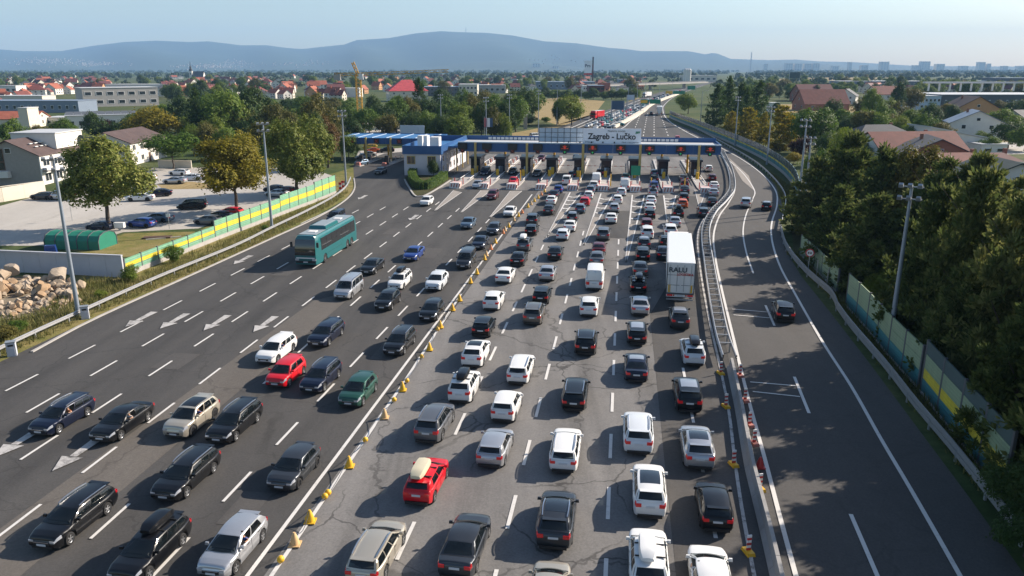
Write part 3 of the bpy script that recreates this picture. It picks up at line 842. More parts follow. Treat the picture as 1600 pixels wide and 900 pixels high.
# ------------------------------------------------------------------ toll office and the side canopy
ob = empty("toll_office", RF(-40.3, 153.6, 0), ANG)
tag(ob, "flat roofed toll office with pale lilac walls under a deep blue parapet", "building")
MB().box((0, 13, 2.2), (7.6, 26, 4.4)).build("wall", M_LILAC, ob)
pr = MB()
for (c, sz) in (((0, -.12, 5.2), (8.1, .25, 1.7)), ((0, 26.1, 5.2), (8.1, .25, 1.7)), ((-3.95, 13, 5.2), (.25, 26, 1.7)), ((3.95, 13, 5.2), (.25, 26, 1.7))): pr.box(c, sz)
pr.build("parapet", M_BLUE, ob)
rf = MB().box((0, 13, 4.65), (7.6, 25.8, .4)).build("roof", M_BLUEROOF, ob)
for x, y, h in ((-.9, 2.6, 3.0), (1.7, 5.0, 2.6), (-1.6, 8.2, 2.6)):
    MB().box((x, y, 4.85 + h / 2), (1.0 if h > 2.8 else 1.9, 1.0 if h > 2.8 else 2.2, h)).build("roof_unit", M_WHITEP, rf)
for x in (-2.3, 2.0):
    f = MB().box((x, -.02, 3.15), (1.75, .12, 1.7)).build("window", M_YCOL, ob); MB().box((x - .4, -.09, 3.15), (.72, .04, 1.45)).build("pane", M_WIN, f); MB().box((x + .4, -.09, 3.15), (.72, .04, 1.45)).build("pane", M_WIN, f)
for y in (2.5, 6.0, 9.5, 13, 16.5):
    for z in (1.3, 3.3):
        f = MB().box((3.81, y, z), (.1, 1.0, 1.3)).build("window", M_FRAME, ob); MB().box((3.87, y, z), (.04, .84, 1.12)).build("pane", M_WIN, f)
MB().box((3.86, 20.5, 1.2), (.1, 1.2, 2.3)).build("door", M_LBLUE, ob)
MB().bar((3.95, .5, 0), (3.95, .5, 4.3), .14).build("downpipe", M_BLUE, ob)
w2 = empty("walkway_roof", RF(-34.9, 168, 0), ANG)
tag(w2, "curved blue link roof between the toll office and the canopy", "roof")
MB().box((0, 0, 5.3), (3.0, 16, .3)).build("deck", M_BLUEROOF, w2)
for s in (-1, 1):
    MB().box((s * 1.55, 0, 5.4), (.12, 16.2, 1.0)).build("edge_board", M_BLUE, w2)
for y in (-6, 0, 6): MB().tube((0, y, 0), (0, y, 5.2), .15, .15, 8).build("post", M_YCOL, w2)

sc = empty("side_toll_canopy", RF(-55.0, 177, 0), ANG)
tag(sc, "lower blue canopy with a ribbed roof left of the toll office", "toll canopy")
MB().box((0, 6, 5.3), (24, 12, .3)).build("roof_deck", M_BLUEROOF, sc)
for i in range(8):
    MB().box((-10.5 + i * 3.0, -.12, 4.75), (2.94, .2, 1.4)).build("fascia_panel", M_BLUE, sc)
MB().box((-12.1, 6, 4.75), (.2, 12.2, 1.4)).build("end_fascia", M_BLUE, sc)
MB().box((0, 12.1, 5.0), (24, .2, 1.2)).build("rear_parapet", M_BLUE, sc)
for i in range(7): MB().box((-10.5 + i * 3.5, 6, 5.50), (.22, 11.6, .1)).build("roof_rib", M_LBLUE, sc)
for x in (-10.8, -4.8, 1.2):
    MB().tube((x, -.45, 0), (x, -.45, 5.6), .24, .24, 10).build("column", M_YCOL, sc, smooth=40)
for x in (-8, -2, 3.5):
    MB().tube((x, 8, 0), (x, 8, 5.1), .24, .24, 10).build("rear_column", M_YEL, sc, smooth=40)
    bx = MB().box((x - .2, -.3, 4.75), (1.2, .25, 1.1)).build("lane_signal_board", M_BLACK, sc)
    b = MB()
    for s in (-1, 1): b.bar((x - .55, -.45 - .004 * s, 4.75 - .35 * s), (x + .15, -.45 - .004 * s, 4.75 + .35 * s), .13, .02)
    b.build("lit_symbol", M_LED, bx)
for i, (u, v) in enumerate(((-58.5, 170), (-52.5, 170))):
    k = empty("side_toll_island", RF(u, v, .03), ANG); tag(k, ("left" if i == 0 else "right") + " small island with black pay machine under the side canopy", "traffic island")
    MB().prism([(-.6, -4), (.6, -4), (.8, -2), (.8, 12), (-.8, 12), (-.8, -2)], 0, .2).build("kerb_slab", M_CONCRETE, k)
    MB().box((0, -1, 1.2), (.8, .8, 2.0)).build("pay_machine", M_BLACK, k)
    MB().box((0, -3.2, .55), (1.0, .9, .7), top=.8).build("cushion", M_PINKP, k)
    for y in range(5): MB().tube((.3 * (-1) ** y, 1 + y * 2, .2), (.3 * (-1) ** y, 1 + y * 2, 1.2), .09, .09, 6).build("bollard", M_REDP if y % 2 else M_STEEL, k)
adv = empty("rear_advert_board", G(645, 226), ANG)
tag(adv, "pale advert board seen from behind above the side canopy roof", "billboard")
for i in range(4): MB().box((-2.7 + i * 1.8, 0, 4.2), (1.76, .15, 2.6)).build("back_panel", M_LBLUE, adv)
for i in range(3): MB().bar((-1.8 + i * 1.8, .2, 0), (-1.8 + i * 1.8, .2, 5.4), .16).build("post", M_DGREY, adv)

# planted island in front of the office
pi = sheet("planted_island", px((630, 281), (646, 268), (700, 276), (708, 280), (668, 304), (650, 307)), LZ + .05, M_SOIL)
def kerb(name, label, pts, w, h, m, z=0.0, seg=2.0):
    P = resample(smooth_line(pts, .5), seg)
    r = empty(name, P[0]); tag(r, label, "kerb")
    for a, c in zip(P, P[1:]):
        MB().bar(a - P[0] + Vector((0, 0, h / 2 + z)), c - P[0] + Vector((0, 0, h / 2 + z)), w, h).build("kerb_stone", m, r)
    return r
kerb("island_kerb", "pale stone kerb round the hedge island by the toll office", px((632, 281), (638, 292), (650, 308), (665, 306), (688, 293), (706, 281)), .3, .14, M_CONCRETE, LZ)
kerb("plaza_kerb", "low kerb along the grass verge below the green fence", px((50, 551), (150, 498), (300, 430), (425, 373), (500, 338), (540, 313), (554, 295), (553, 278)), .22, .10, M_CONCRETE, Z2, 3.0)

# ------------------------------------------------------------------ guardrails, fences, walls
WPROF = [(0, -.155), (.05, -.12), (.05, -.06), (0, -.02), (0, .02), (.05, .06), (.05, .12), (0, .155)]
def beam_into(b, pts, z, side=1, prof=WPROF):
    rows = []
    for i, p in enumerate(pts):
        t = (pts[min(i + 1, len(pts) - 1)] - pts[max(i - 1, 0)]).normalized(); n = Vector((t.y, -t.x, 0)) * side
        rows.append([p + n * (.04 + q) + Vector((0, 0, z + h)) for q, h in prof] + [p - n * .02 + Vector((0, 0, z + h)) for q, h in prof[::-1]] + [p + n * (.04 + prof[0][0]) + Vector((0, 0, z + prof[0][1]))])
    b.grid(rows)
def guardrail(label, pts, side=1, rails=(.6,), spacing=4.0, posth=.75, group=None):
    P = smooth_line(pts, 1.5); o0 = P[0].copy(); Q = [p - o0 for p in P]
    r = empty("guardrail", o0); tag(r, label, "guardrail", group)
    for z in rails:
        b = MB(); beam_into(b, Q, z, side); b.build("rail", M_BEAM, r, smooth=30)
    pm = MB().box((0, 0, posth / 2), (.1, .14, posth)).mesh("post", M_STEEL)
    for p in resample(Q, spacing):
        link("post", pm, r, p)
    return r
guardrail("long zinc guardrail on the grass verge along the left edge of the plaza", px((-60, 588), (0, 556), (62, 526), (125, 497), (250, 440), (367, 391), (425, 362), (480, 335), (520, 313), (540, 297), (548, 282)), 1)
guardrail("guardrail with two rails along the right side of the slip road", px((1219, 362), (1228, 392), (1256, 428), (1297, 466), (1306, 486), (1330, 520), (1380, 580), (1430, 646), (1480, 706), (1530, 770), (1600, 862), (1680, 970)), -1, (.45, .8))
guardrail("far guardrail along the bend of the slip road beyond the gates", px((1090, 204), (1130, 226), (1175, 253), (1206, 280), (1226, 310), (1222, 345), (1219, 362)), -1)
guardrail("pale guardrail between the meadow and the motorway queue", px((866, 214), (905, 197), (948, 178), (1000, 158)), 1, spacing=8)

# ladder shaped double guardrail
LAD = smooth_line(px((1128, 240), (1140, 268), (1144, 298), (1132, 318), (1115, 336), (1104, 358), (1102, 382), (1107, 420), (1115, 470), (1126, 530), (1139, 572)), 1.2)
r = empty("double_guardrail", LAD[0]); tag(r, "double guardrail with ladder like spacers between the plaza and the slip road", "guardrail")
Q = [p - LAD[0] for p in LAD]
for s in (-1, 1):
    b = MB(); beam_into(b, offset_line(Q, s * .45), .72, s); b.build("rail", M_BEAM, r, smooth=30)
pm = MB().box((0, 0, .4), (.1, .1, .8)).mesh("post", M_STEEL)
RS = resample(Q, 1.9); 
for i, p in enumerate(RS[:-1]):
    t = (RS[i + 1] - p).normalized(); n = Vector((t.y, -t.x, 0))
    MB().bar(p - n * .43 + Vector((0, 0, .8)), p + n * .43 + Vector((0, 0, .8)), .11, .08).build("spacer", M_BEAM, r)
    for s in (-1, 1): link("post", pm, r, p + n * s * .36)
# concrete barrier beyond it
JB = smooth_line(px((1142, 576), (1156, 640), (1172, 730), (1190, 800), (1207, 870), (1225, 950), (1245, 1040)), 1.0)
r = empty("concrete_barrier", JB[0]); tag(r, "low concrete divider between plaza and slip road at the lower right", "concrete barrier")
Q = resample(JB, 3.0)
prof = [(-.32, 0), (-.32, .08), (-.14, .32), (-.09, .85), (.09, .85), (.14, .32), (.32, .08), (.32, 0)]
for a, c in zip(Q, Q[1:]):
    d = (c - a).normalized(); a2, c2 = a + d * .015 - JB[0], c - d * .015 - JB[0]; n = Vector((d.y, -d.x, 0))
    b = MB(); k0 = [a2 + n * x + Vector((0, 0, z)) for x, z in prof]; k1 = [c2 + n * x + Vector((0, 0, z)) for x, z in prof]
    b.grid([k0, k1]); b.v += k0 + k1; m = len(b.v)
    b.face(*range(m - 16, m - 8)); b.face(*reversed(range(m - 8, m)))
    b.build("barrier_segment", M_JERSEY, r, fix=True)

def panel_fence(name, label, pts, bay, base_h, stripes, steps=None, post_m=M_DGREY, back=0.0):
    """noise fence: bays of striped panels between posts on a concrete foot; stripes = (z0, z1, material, part name)"""
    P = resample(smooth_line(pts, .5), bay); r = empty(name, P[0]); tag(r, label, "noise fence")
    n_ = len(P) - 1
    for i, (a, c) in enumerate(zip(P, P[1:])):
        a, c = a - P[0], c - P[0]
        f = steps(i / n_) if steps else 1.0
        if base_h: MB().bar(a + Vector((0, 0, base_h / 2)), c + Vector((0, 0, base_h / 2)), .22, base_h).build("concrete_foot", M_CONCRETE, r)
        for z0, z1, m, nm in stripes:
            z0, z1 = base_h + z0 * f, base_h + z1 * f
            MB().bar(a + Vector((0, 0, (z0 + z1) / 2)), c + Vector((0, 0, (z0 + z1) / 2)), .1, z1 - z0 - .025).build(nm, m, r)
        top = base_h + stripes[-1][1] * f + .08
        MB().bar(a, a + Vector((0, 0, top)), .16).build("post", post_m, r)
    MB().bar(P[-1] - P[0], P[-1] - P[0] + Vector((0, 0, top)), .16).build("post", post_m, r)
    return r
ST_L = [(0, .8, M_GREENP, "green_panel"), (.8, 1.5, M_YELP, "yellow_panel"), (1.5, 2.3, M_GREENP, "green_panel")]
def stepf(t): return 0.62 if t < .28 else (0.9 if t < .62 else (1.06 if t < .8 else 1.2))
panel_fence("noise_fence", "green and yellow striped noise fence along the parking lot", px((197, 433), (225, 421), (312, 386), (360, 367), (402, 351), (450, 332), (500, 313), (531, 300)), 3.0, .5, ST_L, stepf)
ST_R = [(0, .9, M_TEALP, "teal_panel"), (.9, 1.6, M_YELP, "yellow_panel"), (1.6, 2.6, M_SAGEP, "sage_panel"), (2.6, 3.5, MATS.get("clear") or mat("clear_panel", (0.10, 0.135, 0.13), 0.15, spec=0.6), "clear_panel")]
ST_R2 = [(0, 1.1, M_TEALP, "teal_panel"), (1.1, 2.0, M_SAGEP, "sage_panel"), (2.0, 2.9, M_SAGEP, "sage_panel")]
panel_fence("noise_fence", "teal, yellow and glass noise fence below the pines at the lower right", px((1439, 612), (1470, 652), (1505, 696), (1548, 752), (1600, 820)), 3.4, .15, ST_R)
panel_fence("noise_fence", "sage and teal noise fence under the pine branches beside the slip road", px((1322, 478), (1350, 508), (1392, 560), (1436, 608)), 3.2, .15, ST_R2)
panel_fence("noise_fence", "short sage noise fence bending away behind the pines", px((1250, 398), (1275, 422), (1318, 468)), 3.2, .15, [(0, 1.1, M_SAGEP, "sage_panel"), (1.1, 2.2, M_SAGEP, "sage_panel")])
panel_fence("noise_fence", "tall glass and sage noise fence round the outside of the far bend", px((1046, 184), (1062, 191), (1085, 200), (1115, 213), (1150, 228), (1185, 245), (1215, 264), (1238, 288), (1246, 318), (1240, 350)), 5.0, .6, [(0, .8, M_TEALP, "teal_panel"), (.8, 1.15, M_YELP, "yellow_panel"), (1.15, 2.6, MATS["clear_panel"], "clear_panel")])

# concrete boundary wall on the left
def slab_wall(name, label, pts, bay, h, m, th=.2):
    P = resample(smooth_line(pts, .5), bay); r = empty(name, P[0]); tag(r, label, "wall")
    for a, c in zip(P, P[1:]):
        d = (c - a).normalized() * .012
        MB().bar(a - P[0] + d + Vector((0, 0, h / 2)), c - P[0] - d + Vector((0, 0, h / 2)), th, h).build("wall_panel", m, r)
    MB().bar(Vector((0, 0, h + .05)), P[-1] - P[0] + Vector((0, 0, h + .05)), th + .08, .1).build("coping", m, r)
    return r
slab_wall("concrete_wall", "grey panelled concrete wall between the rock heap and the parking lot", px((195, 434), (100, 428), (0, 424), (-160, 418)), 2.0, 2.35, M_CWALL)
slab_wall("boundary_wall", "cream boundary wall in front of the gabled office house", px((72, 304), (30, 311), (0, 316), (-150, 336)), 4.0, 2.3, M_CREAM)
slab_wall("garden_wall", "low pale wall behind the cars at the back of the parking lot", px((300, 263), (270, 262), (240, 262)), 4.0, 1.6, M_CREAM)

# ------------------------------------------------------------------ lamp masts
def lamp_mast(base, H, label, rz=0.0, heads=4, r0=.20, floods=True):
    o = empty("lamp_mast", G(*base), rz); tag(o, label, "lamp mast", "tall floodlight masts round the plaza")
    MB().tube((0, 0, 0), (0, 0, .5), r0 * 1.35, r0 * 1.3, 10).build("base_sleeve", M_POLE, o, smooth=40)
    MB().tube((0, 0, .5), (0, 0, H), r0, r0 * .5, 10).build("pole", M_POLE, o, smooth=40)
    if not floods:
        MB().bar((0, 0, H), (1.6, 0, H + .25), .09).build("arm", M_POLE, o); MB().box((1.9, 0, H + .25), (.8, .3, .14)).build("lantern", M_STEEL, o); return o
    fm = MB().box((0, 0, 0), (.36, .26, .28), top=.8).mesh("floodlight", M_STEEL)
    for z in (H - .1, H - 1.0):
        MB().bar((-.8, 0, z), (.8, 0, z), .08).build("cross_arm", M_POLE, o)
        for x in (-.7, -.1, .55):
            l = link("floodlight", fm, o, (x, -.28, z + .12)); l.rotation_euler = (R(35), 0, 0)
    return o
MAST = [((123, 494), (68, 240), "lamp mast beside the rock heap and the grey cabinet"), ((425, 357), (407, 190), "lamp mast in front of the green and yellow noise fence"),
        ((541, 291), (534, 172), "lamp mast at the far end of the green and yellow fence"), ((1388, 549), (1424, 279), "lamp mast against the pines right of the slip road"),
        ((1198, 257), (1207, 166), "lamp mast on the grass inside the far bend"), ((1148, 228), (1153, 151), "lamp mast at the glass fence beyond the toll gates"),
        ((1246, 330), (1260, 185), "taller of two lamp masts beside the willow"), ((1255, 335), (1266, 212), "shorter of two lamp masts beside the willow"),
        ((690, 224), (688, 148), "lamp mast rising behind the toll office roof"), ((760, 236), (760, 152), "lamp mast behind the left end of the toll canopy"),
        ((796, 222), (795, 148), "lamp mast among the trees behind the toll canopy"), ((841, 208), (841, 142), "lamp mast left of the advert board back"),
        ((870, 196), (869, 138), "lamp mast in front of the stubble field"), ((907, 190), (906, 136), "lamp mast beside the yellow green tree by the motorway"),
        ((1094, 196), (1096, 142), "lamp mast right of the motorway before the dark conifers")]
for i, (bp, tp, lb) in enumerate(MAST):
    lamp_mast(bp, height(bp[1], tp[1]), lb, rz=R(-30) if bp[0] > 900 else R(25), floods=i not in (12, 13, 14), r0=.2 if i < 8 else .16)
for i, (x, y) in enumerate(((981, 172), (995, 166), (1019, 160), (1030, 153), (1050, 143), (1066, 138), (1008, 152))):
    lamp_mast((x, y), 13, "slender street light beside the far motorway", floods=False, r0=.16)

# ------------------------------------------------------------------ small roadside things
for (x, y, lb) in ((20, 556, "grey emergency call cabinet at the left edge of the photo"), (134, 498, "grey emergency call cabinet at the foot of the lamp mast")):
    o = empty("call_cabinet", G(x, y), R(25)); tag(o, lb, "cabinet")
    MB().box((0, 0, .55), (.62, .5, 1.1)).build("body", M_CWALL, o)
    MB().box((0, 0, 1.14), (.68, .56, .08)).build("lid", M_STEEL, o)
    MB().box((0, -.26, .9), (.36, .03, .14)).build("dark_slot", M_BLACK, o)
    MB().box((0, -.262, .4), (.46, .02, .6)).build("door", M_CWALL, o)

def cone(p, h, m, label):
    o = empty("traffic_cone", p); tag(o, label, "traffic cone", "cones along the plaza divider line")
    MB().box((0, 0, .03), (.52, .52, .06)).build("base", m, o)
    MB().lathe([(.22, .06), (.17, .30), (.10, h - .12), (.085, h - .1), (.05, h), (0, h)], 12).build("cone_body", m, o, smooth=40)
    return o
def ball(p, label):
    o = MB().lathe([(0, -.17)] + [(.17 * math.cos(a), .17 * math.sin(a)) for a in np.linspace(-1.3, 1.3, 7)] + [(0, .17)], 12).build("rope_float", M_YEL, None, smooth=60, loc=p + Vector((0, 0, .17)))
    tag(o, label, "float", "round yellow floats on the cone rope"); return o
M_PALEC = mat("faded_cone", (0.58, 0.38, 0.18), 0.6); M_ORC = mat("orange_cone", (0.60, 0.20, 0.06), 0.6)
CONES = [(461, 851, 1), (485, 815, 0), (546, 729, 0), (601, 653, 1), (629, 610, 0), (671, 547, 0), (688, 512, 0), (707, 485, 0), (718, 470, 0), (735, 442, 0), (745, 428, 0), (757, 406, 0), (760, 400, 1), (767, 390, 2), (774, 380, 0), (786, 365, 2), (789, 361, 1), (795, 355, 0), (803, 345, 1), (810, 338, 0), (816, 333, 2), (825, 324, 0), (830, 320, 1), (835, 315, 0), (841, 310, 0), (846, 305, 2), (851, 300, 0)]
cone_pts = []
for i, (x, y, k) in enumerate(CONES):
    p = G(x, y, LZ); cone_pts.append(p)
    nm = ("yellow", "faded pale", "orange")[k]
    cone(p, .64, (M_YEL, M_PALEC, M_ORC)[k], f"{nm} traffic cone on the white line dividing the plaza")
for (x, y, lb) in ((439, 879, "pale round float nearest the bottom edge on the cone rope"), (482, 815, "yellow float touching a cone beside the silver hatchback"), (508, 780, "lower of a pair of yellow floats"), (513, 774, "upper of a pair of yellow floats"), (571, 691, "single yellow float left of the red estate"), (616, 628, "single yellow float between two cones by the green hatchback"), (636, 598, "yellow float just above a cone by the black estate"), (659, 560, "yellow float beside the black estate"), (684, 517, "yellow float next to a cone by the black hatchback")):
    ball(G(x, y, LZ), lb)
b = MB(); o0 = cone_pts[0].copy()
for a, c in zip(cone_pts, cone_pts[1:]):
    prev = None
    for k in range(7):
        t_ = k / 6; p = a.lerp(c, t_) - o0; p.z = .62 - .5 * math.sin(math.pi * t_)
        if prev is not None: b.bar(prev, p, .025)
        prev = p
b.build("divider_rope", M_DGREY, None, loc=o0); tag(bpy.data.objects["divider_rope"], "thin dark rope strung between the yellow cones", "rope")

def delineator(p, label, yellow):
    o = empty("delineator_post", p, R(12)); o.scale = (.85,) * 3; tag(o, label, "delineator", "red and white delineators beside the divider")
    MB().box((0, 0, .09), (.45, .8, .18), top=.85).build("foot", M_YEL if yellow else M_PINKP, o)
    for k in range(6): MB().box((0, 0, .26 + k * .15), (.24, .06, .15)).build("stripe_band", M_REDP if k % 2 == 0 else M_WHITEP, o)
for (x, y, q, lb) in ((1126, 584, 1, "yellow footed delineator at the end of the ladder guardrail"), (1134, 636, 1, "yellow footed delineator right of the black car with silver roof"), (1146, 727, 1, "yellow footed delineator right of the silver crossover"), (1169, 864, 1, "yellow footed delineator nearest the bottom edge"), (1156, 588, 0, "delineator on the slip road side, at the ladder guardrail end"), (1164, 627, 0, "delineator on the slip road side, second from the ladder guardrail"), (1171, 665, 0, "delineator beside the white line, third down on the slip road side"), (1178, 694, 0, "delineator just above the small red cone"), (1187, 765, 1, "yellow footed delineator just below the small red cone")):
    delineator(G(x, y, Z4), lb, q)
o = cone(G(1187, 730, Z4), .62, M_REDP, "small red cone between two delineators on the slip road side"); o["group"] = "red and white delineators beside the divider"; del o["group"]

sgn = empty("speed_sign", G(1262, 428), R(-20)); tag(sgn, "round white road sign with a red rim on a post by the slip road", "road sign")
MB().tube((0, 0, 0), (0, 0, 2.3), .05, .05, 6).build("post", M_STEEL, sgn)
MB().lathe([(0, -.03), (.45, -.03), (.45, .03), (0, .03)], 20, (0, 0, 2.3), 'Y').build("red_rim", M_REDP, sgn)
MB().lathe([(0, -.045), (.34, -.045), (.34, -.03)], 20, (0, 0, 2.3), 'Y').build("white_face", M_WHITEP, sgn)
for x in (-.13, .1): MB().box((x, -.05, 2.3), (.16, .01, .16)).build("black_symbol", M_BLACK, sgn)
for i, (x, y) in enumerate(((1275, 436), (1291, 452))):
    o = empty("marker_pole", G(x, y)); tag(o, ("nearer to" if i == 0 else "farther from") + " the round sign, thin white pole before the fence", "pole")
    MB().tube((0, 0, 0), (0, 0, 1.9), .045, .045, 6).build("shaft", M_STEEL, o); MB().box((0, 0, 1.95), (.09, .09, .1)).build("cap", M_STEEL, o)
# ------------------------------------------------------------------ trees and plants
def leaf_quads(centers, normals, size, aspect, g, jitter=1.0):
    """arrays of one quad per centre, lying across its normal"""
    n = len(centers)
    nr = normals + g.normal(size=(n, 3)) * jitter
    nr /= np.linalg.norm(nr, axis=1, keepdims=True) + 1e-9
    a = np.cross(nr, g.normal(size=(n, 3))); a /= np.linalg.norm(a, axis=1, keepdims=True) + 1e-9
    b = np.cross(nr, a)
    s = size * g.uniform(.65, 1.25, (n, 1))
    a, b = a * s, b * s * aspect
    v = np.stack([centers - a * .5, centers - b * .5 + a * .05, centers + a * .5, centers + b * .5 - a * .05], 1)
    return v.reshape(-1, 3)
def quads_mesh(name, v, m):
    n = len(v) // 4
    me = bpy.data.meshes.new(name)
    me.vertices.add(n * 4); me.vertices.foreach_set("co", v.astype(np.float32).ravel())
    me.loops.add(n * 4); me.loops.foreach_set("vertex_index", np.arange(n * 4, dtype=np.int32))
    me.polygons.add(n); me.polygons.foreach_set("loop_start", np.arange(0, n * 4, 4, dtype=np.int32))
    me.materials.append(m); me.update(calc_edges=True)
    return me
def rand_dir(g, n):
    d = g.normal(size=(n, 3)); return d / np.linalg.norm(d, axis=1, keepdims=True)
def broad_crown(name, seed, m, clumps=260, leaves=26, size=.075, tall=1.0, spread=.085, lobes=11, lob=(.28, .46), aspect=.6):
    g = np.random.default_rng(seed)
    L = [(np.array([0, 0, 0.05]), .62)]
    for i in range(lobes):
        d = rand_dir(g, 1)[0]; d[2] = d[2] * .8 + .08
        L.append((d * g.uniform(.42, .76), g.uniform(*lob)))
    C = np.array([l[0] for l in L]); Rr = np.array([l[1] for l in L])
    pts, nrm = [], []
    while len(pts) < clumps:
        i = g.integers(len(L)); d = rand_dir(g, 1)[0]
        if d[2] < -.3 and g.random() < .5: continue
        p = C[i] + d * Rr[i] * g.uniform(.80, 1.06)
        if np.any(np.linalg.norm(C - p, axis=1) < Rr * .74): continue
        pts.append(p); nrm.append(d)
    # a few clumps inside so that the sky only shows through in places
    inner = rand_dir(g, clumps // 4) * g.uniform(.1, .6, (clumps // 4, 1))
    P = np.vstack([np.array(pts), inner]); Nn = np.vstack([np.array(nrm), rand_dir(g, clumps // 4)])
    cs = g.uniform(.6, 1.35, (len(P), 1))
    c = np.repeat(P, leaves, 0) + g.normal(size=(len(P) * leaves, 3)) * spread * np.repeat(cs, leaves, 0)
    nn = np.repeat(Nn, leaves, 0) + np.array([0, 0, .5])
    v = leaf_quads(c, nn, size, aspect, g, .55)
    v[:, :2] *= (1.02 - .14 * v[:, 2:3] - .40 * np.clip(-v[:, 2:3] - .45, 0, 1))
    v[:, 2] *= tall
    return quads_mesh(name, v, m)
def cone_crown(name, seed, m, clumps=320, leaves=26, size=.085, taper=.8, aspect=.35, pads=True, flat=.55):
    """conifer: tufts at the ends of whorled branches; z from -1 to 1, widest low"""
    g = np.random.default_rng(seed)
    P, D = [], []
    wh = 13
    for w in range(wh):
        z = -0.92 + 1.86 * (w / (wh - 1)); t = (z + 1) / 2
        rad = (1 - t ** 1.5) ** taper * (0.75 + .25 * min(1, t * 6)) + .03
        nb = max(3, int(9 * (1 - t) + 3)); ph = g.uniform(0, 6.28)
        for k in range(nb):
            a = ph + 6.283 * k / nb + g.normal() * .18; rr = rad * g.uniform(.7, 1.12)
            dz = g.normal() * .05
            for q in np.linspace(.30, 1.0, 4):
                P.append([math.cos(a) * rr * q + g.normal() * .04, math.sin(a) * rr * q + g.normal() * .04, z + dz + .08 * q * q * (1 if t > .4 else -.4) + g.normal() * .025])
                D.append([math.cos(a) * .6, math.sin(a) * .6, .75])
    P, D = np.array(P), np.array(D)
    idx = g.choice(len(P), clumps, replace=len(P) < clumps); P, D = P[idx] + g.normal(size=(clumps, 3)) * .02, D[idx]
    off = g.normal(size=(clumps * leaves, 3)) * np.array([.066, .066, .066 * flat])
    c = np.repeat(P, leaves, 0) + off
    # needles stand out from the tuft's centre: the quad's long side lies along off
    n = len(c); ax = off / (np.linalg.norm(off, axis=1, keepdims=True) + 1e-9) + np.repeat(D, leaves, 0) * .6
    ax /= np.linalg.norm(ax, axis=1, keepdims=True)
    sd_ = np.cross(ax, g.normal(size=(n, 3))); sd_ /= np.linalg.norm(sd_, axis=1, keepdims=True) + 1e-9
    s = size * g.uniform(.6, 1.3, (n, 1)); a, b = ax * s, sd_ * s * aspect
    v = np.stack([c - a * .5, c - b * .5, c + a * .5, c + b * .5], 1).reshape(-1, 3)
    return quads_mesh(name, v, m)
def weep_crown(name, seed, m):
    g = np.random.default_rng(seed); C, Nn = [], []
    for k in range(150):
        a = g.uniform(0, 6.28); r = g.uniform(.15, .95); top = .95 - .5 * r * r; ln = g.uniform(.6, 1.5)
        for q in np.linspace(0, ln, 34):
            C.append([math.cos(a) * r * (1 + .05 * q) + g.normal() * .035, math.sin(a) * r * (1 + .05 * q) + g.normal() * .035, top - q]); Nn.append([math.cos(a), math.sin(a), .2])
    return quads_mesh(name, leaf_quads(np.array(C), np.array(Nn), .08, .45, g, .6), m)
def trunk_mesh(name, seed, h=1.0, r=.03, limbs=5, lean=.02, start=.45, n=8):
    """unit height trunk with tapering limbs"""
    rr = random.Random(seed); b = MB(); prev = Vector((0, 0, 0)); pr = r
    segs = 6; pts = [(prev, pr)]
    for i in range(segs):
        p = Vector((prev.x + rr.uniform(-lean, lean), prev.y + rr.uniform(-lean, lean), h * (i + 1) / segs)); q = r * (1 - .14 * (i + 1))
        b.tube(prev, p, pr, q, n, caps=False); prev, pr = p, q; pts.append((p, q))
    for k in range(limbs):
        t = rr.uniform(start, .98); i = min(int(t * segs), segs - 1); base = pts[i][0].lerp(pts[i + 1][0], t * segs - i); a = rr.uniform(0, 6.28)
        mid = base + Vector((math.cos(a) * .13, math.sin(a) * .13, .14)); end = mid + Vector((math.cos(a + rr.uniform(-.5, .5)) * .14, math.sin(a) * .14, .16))
        b.tube(base, mid, pts[i][1] * .6, pts[i][1] * .4, 6, caps=False); b.tube(mid, end, pts[i][1] * .4, pts[i][1] * .1, 6)
    return b.mesh(name, M_BARK, smooth=50)

TRUNKS = [trunk_mesh("trunk", s) for s in (1, 2, 3)]
PTRUNK = [trunk_mesh("trunk", s, 1.0, .016, 9, .008, .3) for s in (11, 12)]
CROWN = {}
def crown_set(key, n, fn):
    CROWN[key] = [fn(i) for i in range(n)]
crown_set('linden_hi', 1, lambda i: broad_crown("crown", 40 + i, LEAF['linden'], 640, 26, .062, 1.0, .050, 22, (.13, .36)))
crown_set('gold_hi', 1, lambda i: broad_crown("crown", 50 + i, LEAF['gold'], 560, 24, .066, .95, .058, 20, (.13, .38)))
crown_set('green_hi', 1, lambda i: broad_crown("crown", 62 + i, LEAF['linden'], 640, 26, .062, 1.05, .050, 20, (.14, .38)))
crown_set('olive_hi', 1, lambda i: broad_crown("crown", 77, LEAF['olive'], 460, 24, .075, 1.0, .058, 16, (.2, .36)))
for key, n in (('green', 4), ('bright', 2), ('dark', 3), ('olive', 3), ('gold', 2), ('rust', 1), ('plum', 1), ('linden', 1)):
    crown_set(key, n, lambda i, key=key: broad_crown("crown", 100 + i * 7 + len(key) * 31, LEAF[key], 250, 22, .095, 1.0, .085, 11, (.26, .42)))
crown_set('conifer', 2, lambda i: cone_crown("crown", 200 + i, LEAF['dark'], 420, 14, .12, .85, .4))
crown_set('pine', 4, lambda i: cone_crown("crown", 300 + i, LEAF['pine'], 620, 20, .13, .62, .40))
crown_set('pine_hi', 4, lambda i: cone_crown("crown", 340 + i, LEAF['pine'], 1000, 22, .105, .60, .40))
crown_set('willow', 1, lambda i: weep_crown("crown", 400, LEAF['bright']))
crown_set('goldcone', 2, lambda i: cone_crown("crown", 420 + i, LEAF['gold'], 420, 18, .11, .55, .6))
TCOUNT = 0
